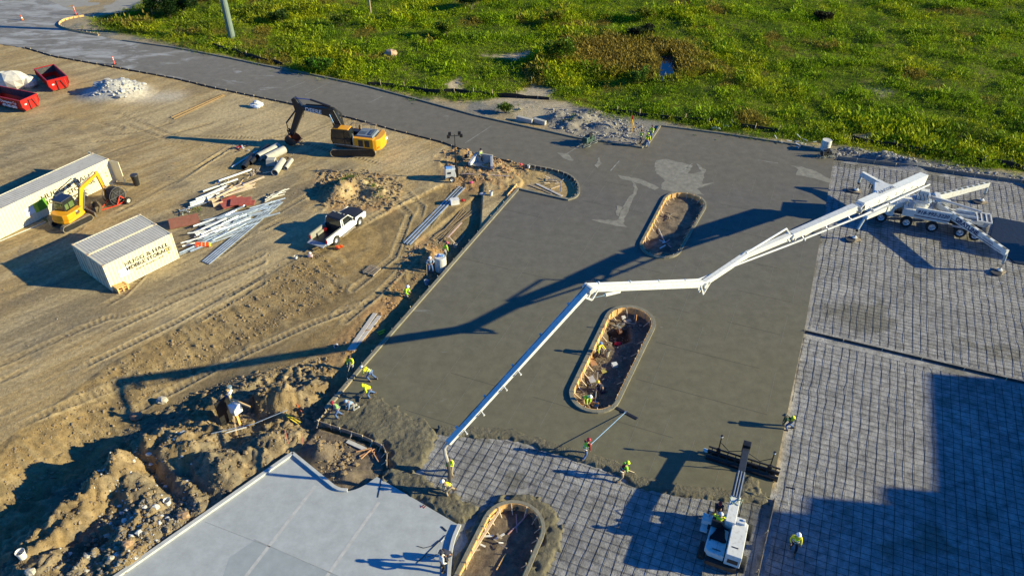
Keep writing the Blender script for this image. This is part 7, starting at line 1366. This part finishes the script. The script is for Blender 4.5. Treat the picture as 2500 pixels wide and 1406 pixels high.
boards([((1028, 1252), (1040, 1240)), ((1018, 1250), (1036, 1238))], ('right one of two thin red laths on the light slab', 'left one of two thin red laths on the light slab'), mat('red lath', (.5, .04, .03)), .06, .02, .02-on(1030, 1245).z, name='lath', cat='lath', group='red laths on the light slab')
def onslab(L_, lb, m, wd, name, cat, group=None, z=0.0):
    for a_, b_ in L_: A, E_ = G(a_[0], a_[1], z), G(b_[0], b_[1], z); q = B(); q.bar((0, 0, .02), E_-A+Vector((0, 0, .02)), wd, .025); one(name, q, m, lb, cat, group, loc=A)
onslab([((932, 1168), (923, 1214))], 'thin dark rod lying across the joint of the light slab', black, .03, 'rod', 'rod'); onslab([((1088, 1306), (1018, 1374))], 'long dark rod lying beside the white shirted worker', black, .03, 'rod', 'rod'); onslab([((1076, 1322), (1084, 1314))], 'short white stick on the light slab', white, .05, 'stick', 'stick'); onslab([((1078, 1285), (1090, 1296))], 'small dark hammer on the light slab', black, .08, 'hammer', 'hammer')
q = B(); q.tube([G(1018, 1332)-G(1018, 1332), G(1035, 1337)-G(1018, 1332), G(1055, 1332)-G(1018, 1332), G(1072, 1318)-G(1018, 1332)], .015, 5); one('cable', q, black, 'thin curved cable on the light slab left of the long rod', 'cable', loc=G(1018, 1332, .02))
# rods bundle
rb = mat('dusty rods', (.30, .22, .13), rough=.8, metal=.2)
A, E_ = on(1065, 590), on(1150, 512); d_ = E_-A
for k in range(12):
    o_ = Vector((-d_.y, d_.x, 0)).normalized()*random.uniform(-.7, .7); q = B(); q.tube([o_+d_*random.uniform(0, .15)+Vector((0, 0, .05)), o_*.6+d_*.35+Vector((random.gauss(0, .1), 0, .07)), o_*.8+d_*.65+Vector((random.gauss(0, .1), 0, .06)), o_*1.2+d_*random.uniform(.85, 1)+Vector((0, 0, .05))], .022, 4); one('loose_rod', q, rb, 'thin bent dusty rod in the loose bundle on orange dirt', 'rod', 'loose rods on the orange dirt', loc=A)
# island clutter
t = T('red_bag', 'bright red bag lying in the orange formed island', 'bag', on(1508, 842), .4); q = B(); q.blob((0, 0, .12), (.32, .2, .12), .12, 12); obj('bag_body', q, mat('red nylon', (.75, .01, .03)), t); q = B(); q.ring((0, 0, .24), (0, 1, .2), .1, .015, 10, 4); obj('bag_handle', q, black, t)
for (px1, py1), d_, m_, lb, nm in (((1447, 884), (.45, .85, .03), mat('brown sheet', (.38, .22, .12)), 'brown plywood sheet behind the yellow vested worker', 'plywood_sheet'), ((1444, 926), (.45, .7, .03), mat('grey sheet', (.42, .42, .44)), 'grey board above the lime shirted worker', 'board'), ((1474, 908), (.35, .3, .1), mat('dull yellow', (.45, .38, .10)), 'dull yellow packet in the island', 'packet'), ((1500, 894), (.4, .35, .25), white, 'white box with dark slot in the island', 'box'), ((1522, 778), (.3, .25, .2), white, 'white carton at the far end of the island', 'carton'), ((1532, 784), (.6, .3, .04), plank, 'timber scrap by the white carton', 'scrap_board'), ((1512, 812), (.25, .45, .3), rust, 'rust brown valve box at the hole in the island', 'valve_box')):
    q = B(); q.box((0, 0, d_[2]/2+.02), d_, rz=.3); one(nm, q, m_, lb, nm.replace('_', ' '), loc=on(px1, py1))
a_, b_ = on(1459, 915), on(1453, 988); t = T('long_handled_trowel', 'long pole with round grey disc lying beside the lime shirted worker', 'trowel', b_); q = B(); q.cyl((0, 0, .1), a_-b_+Vector((0, 0, .3)), .028, n=6); obj('pole', q, mat('silver pole', (.5, .5, .48), metal=.5, rough=.4), t); q = B(); q.cyl((0, 0, .05), (0, 0, .1), .28, n=16); obj('disc', q, mat('pale disc', (.45, .47, .48)), t)
def stub(px, py, h, m, lb, nm='stake', r=.035, cat='stake', z=0):
    q = B(); q.bar((0, 0, -.1), (random.gauss(0, .03), random.gauss(0, .03), h), r*2, r*1.6); return one(nm, q, m, lb, cat, loc=on(px, py, z))
stub(1473, 815, 1.0, mat('orange lath', (.75, .35, .12)), 'tall orange lath at the far hole of the island'); stub(1552, 790, .9, MATS['orange lath'], 'tall orange lath at the far tip of the island'); stub(1424, 915, .6, MATS['orange lath'], 'lone short orange lath left in the island')
q = B(); q.bar((0, 0, 0), G(1622, 590, -.2)-G(1608, 560, -.2), .06, .06); one('lath', q, white, 'pale lath lying in the farther island', 'lath', loc=on(1608, 560, .05)); scrap(1622, 598, 3, .25, 'handful of pinkish scraps in the shaded end of the farther island', (mat('pink lath', (.5, .28, .26)), white)); scrap(1632, 530, 3, .3, 'dark scraps in the middle of the farther island', (black, greywood)); scrap(1505, 800, 7, .6, 'torn sheeting scraps round the hole in the island', (black, GY)); scrap(1440, 985, 8, .4, 'broken timber bits under the lime shirted worker', (greywood, rust)); scrap(1195, 1330, 5, .6, 'litter of broken laths in the nearest island', (greywood, white)); scrap(1355, 448, 5, .5, 'pale broken bits in the rounded dirt finger', (GY, plank))
# squeegee at the mesh
t = T('squeegee', 'dark squeegee standing on the mesh right of the screed head', 'squeegee', G(1924, 1232, RB)); q = B(); q.cyl((0, 0, 0), G(1927, 1192, .9)-G(1924, 1232, RB), .02, n=6); obj('handle', q, white, t); q = B(); q.bar(G(1918, 1188, .9)-G(1924, 1232, RB), G(1941, 1193, .9)-G(1924, 1232, RB), .08, .05); obj('head', q, black, t)
# temporary power post in the trench
pg = on(585, 1035); t = T('power_post', 'timber post with white meter box and black panel standing in the trench', 'power post', pg, R(-35)); q = B(); q.bar((0, 0, 0), (-.15, 0, 3.2), .16, .16); obj('post', q, wood, t); q = B(); q.bar((-.1, 0, 2.4), (1.1, .5, 1.9), .09, .12); q.bar((-.1, 0, 2.5), (.9, -.9, 0), .08, .08); obj('brace', q, mat('brace timber', (.55, .38, .2)), t)
q = B(); q.box((.22, -.05, 1.75), (.55, .62, .75)); obj('meter_box', q, whited, t, bevel=.02); q = B(); q.box((-.75, -.35, 1.15), (.10, 1.0, 2.1)); obj('panel', q, black, t); q = B(); q.box((-.35, 0, 2.35), (.6, .1, .1)); obj('conduit_arm', q, mat('navy conduit', (.04, .06, .2)), t); q = B(); q.cyl((-.1, .2, 3.0), (.15, -.15, 3.05), .11, n=10); obj('weather_head', q, whited, t); q = B(); q.cyl((-.25, .25, 3.1), (-.25, .25, 3.25), .14, n=12); obj('insulator', q, mat('teal grey', (.25, .32, .33)), t)
q = B(); q.tube([(0, 0, 0), G(620, 1045, -.3)-G(520, 1068, -.3), G(700, 1012, 0)-G(520, 1068, -.3)], .03, 5); one('cable', q, mat('blue grey cable', (.25, .3, .38)), 'long blue grey cable stretched over the trench below the power post', 'cable', loc=on(520, 1068, .4))
q = B(); q.tube([(0, 0, 0), G(600, 1050, -.3)-G(548, 1064, -.3)], .04, 5); one('cable', q, white, 'white conduit stub beside the stretched cable', 'cable', loc=on(552, 1064, .3))
# precast stops, street furniture
for k, (a_, b_) in enumerate((((1262, 293), (1300, 302)), ((1303, 298), (1332, 306)))):
    A, E_ = on(*a_), on(*b_); q = B(); q.bar((0, 0, .25), E_-A+Vector((0, 0, .25)), .45, .5); one('concrete_barrier', q, cconc, ('left', 'right')[k]+' pale concrete block of two behind the far kerb', 'concrete block', 'two concrete blocks behind the kerb', loc=A, bevel=.04)
def delineator(px, py, h, lb): 
    g_ = G(px, py, 0); g_.z = 0; t = T('delineator_post', lb, 'marker post', g_); q = B(); q.cyl((0, 0, .05), (0, 0, h), .09, .07, n=10); obj('post', q, mat('pink orange plastic', (.80, .10, .08), rough=.5), t); q = B(); q.cyl((0, 0, 0), (0, 0, .06), .3, n=10); obj('base', q, rubber, t)
    for z in (h*.6, h*.8): q = B(); q.cyl((0, 0, z), (0, 0, z+.1), .092, n=10); obj('stripe', q, RFL, t)
delineator(186, 37, 1.4, 'tall pink orange marker post on the street'); delineator(280, 158, 1.1, 'pink orange marker post at the near edge of the road')
t = T('traffic_cone', 'orange traffic cone in shade at the left of the street', 'cone', G(55, 50, 0)); q = B(); q.lathe([(.2, .03), (.04, .8)], n=12); obj('cone', q, orange, t); q = B(); q.box((0, 0, .02), (.45, .45, .04)); obj('base', q, rubber, t); q = B(); q.lathe([(.15, .30), (.11, .48)], n=12); obj('stripe', q, RFL, t)
for px1, py1, lb in ((1748, 316, 'pale blue plastic scrap on the verge, left one'), (1773, 309, 'pale blue plastic scrap on the verge, right one')): q = B(); q.blob((0, 0, .12), (.5, .35, .15), .3, 9); one('plastic_scrap', q, mat('pale blue plastic', (.5, .56, .6)), lb, 'plastic scrap', 'plastic scraps on the verge', loc=on(px1, py1))
# rocks
rck = mat('pale rock', (.50, .44, .34), rough=.9, var=.2, bump=.4)
for px1, py1, r_, m_, lb in ((398, 980, .42, rck, 'large pale boulder at the foot of the bank'), (335, 1020, .5, mat('reddish rock', (.32, .18, .11), rough=.9), 'flat reddish slab of rock beside the trench'), (312, 1330, .35, mat('orange rock', (.40, .25, .13)), 'orange brown rock in a hollow of the plateau'), (450, 1262, .4, MATS['orange rock'], 'tan rock near the light slab kerb'), (265, 1308, .22, rck, 'white stone at the edge of a dark hollow'), (215, 1358, .22, rck, 'white stone low on the plateau, leftmost'), (272, 1363, .2, rck, 'white stone low on the plateau, beside others'), (76, 1398, .35, rck, 'pale flat stone at the bottom left'), (1270, 268, .3, rck, 'pale rock on the sandy verge'), (955, 136, .9, mat('peach rock', (.5, .33, .2)), 'peach coloured rock in the weeds'), (855, 365 if False else 378, .2, rck, 'x')):
    if lb == 'x': continue
    q = B(); q.blob((0, 0, r_*.35), (r_, r_*.75, r_*.6), .2, 9); one('boulder', q, m_, lb, 'rock', loc=on(px1, py1))
def stones(name, poly, n, r0, r1, m, lb, seed, flat=.7):
    P = PX(*poly); rr = random.Random(seed); q = B(); x0, x1 = min(p[0] for p in P), max(p[0] for p in P); y0, y1 = min(p[1] for p in P), max(p[1] for p in P); k = 0
    X_ = np.array([rr.uniform(x0, x1) for _ in range(n*4)]); Y_ = np.array([rr.uniform(y0, y1) for _ in range(n*4)]); ok = inpoly(X_, Y_, P)
    for x, y in zip(X_[ok][:n], Y_[ok][:n]):
        r = rr.uniform(r0, r1)*rr.choice((.6, .7, .8, 1, 1, 1.3, 2.2)); q.blob((x, y, hz(x, y)+r*.15), (r, r*rr.uniform(.5, 1), r*flat*rr.uniform(.5, 1)), .3, 5, rr)
    return tag(one(name, q, m, lb, 'stones'), kind='stuff')
dm = mat('dirt clod', (.28, .20, .11), rough=.95, var=.3); dg = mat('grey clod', (.25, .21, .155), rough=.95, var=.3)
stones('dirt_clods', ((200, 1100), (330, 990), (500, 920), (640, 890), (800, 860), (830, 950), (775, 1020), (715, 1095), (290, 1400), (0, 1400), (0, 1330)), 4200, .03, .085, dm, 'loose brown clods over the dirt heaps', 1)
stones('grey_clods', ((240, 1250), (480, 1200), (500, 1260), (320, 1400), (100, 1400)), 1600, .03, .08, dg, 'grey clods and pebbles on the near plateau', 2)
stones('white_chips', ((140, 1320), (330, 1060), (460, 1060), (480, 1200), (340, 1390), (160, 1400)), 160, .05, .11, mat('white chip', (.6, .58, .52), rough=.8), 'white stone chips strewn over the near plateau', 3)
stones('bank_clods', ((0, 1110), (260, 900), (560, 740), (780, 610), (850, 700), (500, 870), (330, 960), (0, 1230)), 2600, .03, .08, dm, 'crumbs of soil down the cut bank', 4)
stones('yard_pebbles', ((0, 300), (500, 260), (1000, 400), (1150, 500), (900, 800), (400, 900), (0, 900)), 1500, .02, .05, dg, 'scattered pebbles over the yard', 5)
stones('orange_clods', ((1080, 365), (1200, 345), (1300, 400), (1240, 440), (1110, 450)), 700, .05, .13, mat('orange clod', (.36, .21, .10), rough=.95, var=.3), 'orange clods around the light tower', 6)
stones('orange_crumbs', ((1000, 590), (1090, 570), (1100, 620), (1040, 680), (940, 780), (860, 860), (820, 850), (930, 740)), 700, .03, .09, MATS['orange clod'], 'orange crumbs beside the slab edge form', 7)
stones('heap_clods', ((770, 420), (900, 415), (990, 450), (960, 510), (780, 505)), 700, .06, .15, dm, 'clods on the weedy heap above the pickup', 8)
stones('grey_rubble', ((1335, 265), (1500, 278), (1600, 318), (1560, 355), (1440, 340), (1340, 310)), 700, .05, .14, mat('rubble grey', (.30, .28, .25), rough=.9, var=.3), 'grey rubble of the heaps behind the far kerb', 9)
stones('white_rubble', ((225, 245), (260, 200), (300, 190), (350, 205), (365, 225), (300, 248)), 300, .08, .30, mat('rubble white', (.44, .43, .41), rough=.9, var=.15), 'broken white concrete of the rubble pile', 10, .5)
stones('pocket_clods', ((760, 1050), (850, 1075), (870, 1130), (830, 1180), (780, 1150)), 170, .04, .12, dm, 'big clods heaped in the dirt pocket', 11)
stones('verge_gravel', ((2040, 360), (2250, 392), (2500, 432), (2500, 442), (2040, 378)), 500, .05, .14, MATS['rubble grey'], 'gravel heaps along the back form', 12)
stones('island_debris', ((1405, 950), (1480, 780), (1560, 765), (1570, 790), (1480, 985), (1430, 990)), 500, .02, .07, dg, 'crumbs over the island floor', 13)
# dark patch by the hopper paints in the mixer truck's shade
q = B(); P_ = PX((2415, 590), (2432, 528), (2500, 542), (2600, 570), (2600, 660), (2480, 640)); q.slab(P_, -.14, -.07); one('painted_shade', q, mat('painted shade patch', (.015, .017, .02), rough=.45, bump=.6, bscale=3), 'painted shade patch spread on the mesh behind the pump hopper', 'painted shade')
# ------------------------------------------------------------------ unseen mixer truck and building, added only to cast shade from the right
mixp = Vector((47.9, 54.6, -.1)); mt_ = T('added_shade_mixer', 'unseen concrete mixer truck added to cast shade by the pump hopper', 'mixer truck', mixp, R(-22.5))
q = B(); q.box((4.6, 0, .95), (8.6, .9, .3)); q.box((8.2, 0, 1.9), (1.9, 2.3, 1.9)); obj('cab_chassis', q, white, mt_, bevel=.04)
q = B(); q.lathe([(.55, 0), (.8, .6), (1.15, 2.2), (1.2, 3.6), (.9, 5.2), (.5, 6.0)], (.6, 0, 2.9), 20, Matrix.Rotation(R(98), 3, 'Y')); obj('drum', q, white, mt_, smooth=True)
q = B(); q.bar((.2, 0, 2.6), (-.6, 0, 1.9), .5, .25); q.box((.7, 0, 2.4), (.2, 1.6, 2.2)); obj('chute', q, black, mt_)
for x in (1.6, 2.9, 7.6):
    for s in (-1, 1): wheel(mt_, (x, s*1.0, .5), .5, .35, (0, s, 0))
bl = T('added_shade_building', 'unseen tall flat roofed building added to shade the lower right mesh', 'building', (70.1, 34.3, 0), R(-112.1))
wallm = mat('tilt wall panels', (.5, .47, .42), rough=.85)
q = B(); q.box((6.9, 12, 7), (13.8, 24, 14.05)); q.box((33.8, 12, 8.75), (40, 24, 17.6)); obj('wall', q, wallm, bl)
q = B(); q.box((13.0, 1.6, 15.4), (1.3, 2.4, 2.8)); q.box((11.2, 3, 14.9), (1.2, 2.2, 1.8)); q.box((15.2, 5, 18), (2.2, 3, 1.6)); q.box((19.5, 6, 18), (2.6, 3, 1.2)); q.box((25, 7, 18.2), (3, 4, 1.6)); obj('roof_shade_boxes', q, grey, bl)  # boxes added to make lumps in the edge of the roof's shadow
for k in range(12):
    q = B(); x = 2+k*4.2; q.box((x, -.02, 3.5), (2.2, .12, 2.0)); obj('window', q, glass, bl); q = B(); q.box((x, -.03, 8), (2.2, .12, 2.0)); obj('window', q, glass, bl)
for k in range(4): q = B(); q.box((14.5+k*10, -.03, 12.5), (2.2, .12, 2.0)); obj('window', q, glass, bl)
# ------------------------------------------------------------------ finish
def finish():
    bpy.context.view_layer.update(); dg = bpy.context.evaluated_depsgraph_get()
    for q in QUEUE:
        if q[0] == 'text':
            _, o, m, parent, M = q; me = D.meshes.new_from_object(o.evaluated_get(dg)); me.name = 'lettering'
            me.materials.clear(); me.materials.append(m); n = D.objects.new('lettering', me); C.objects.link(n); n.parent = parent; n.matrix_local = M
    for q in QUEUE:
        if q[0] == 'skin':
            o = q[1]; me = D.meshes.new_from_object(o.evaluated_get(dg)); o['_n'] = 0
            o.modifiers.clear(); me.materials.clear(); me.materials.append(q[2]); o.data = me; del o['_n']
            me.polygons.foreach_set('use_smooth', [True]*len(me.polygons))
    for q in QUEUE:
        if q[0] == 'text': c = q[1].data; D.objects.remove(q[1]); D.curves.remove(c)
finish()
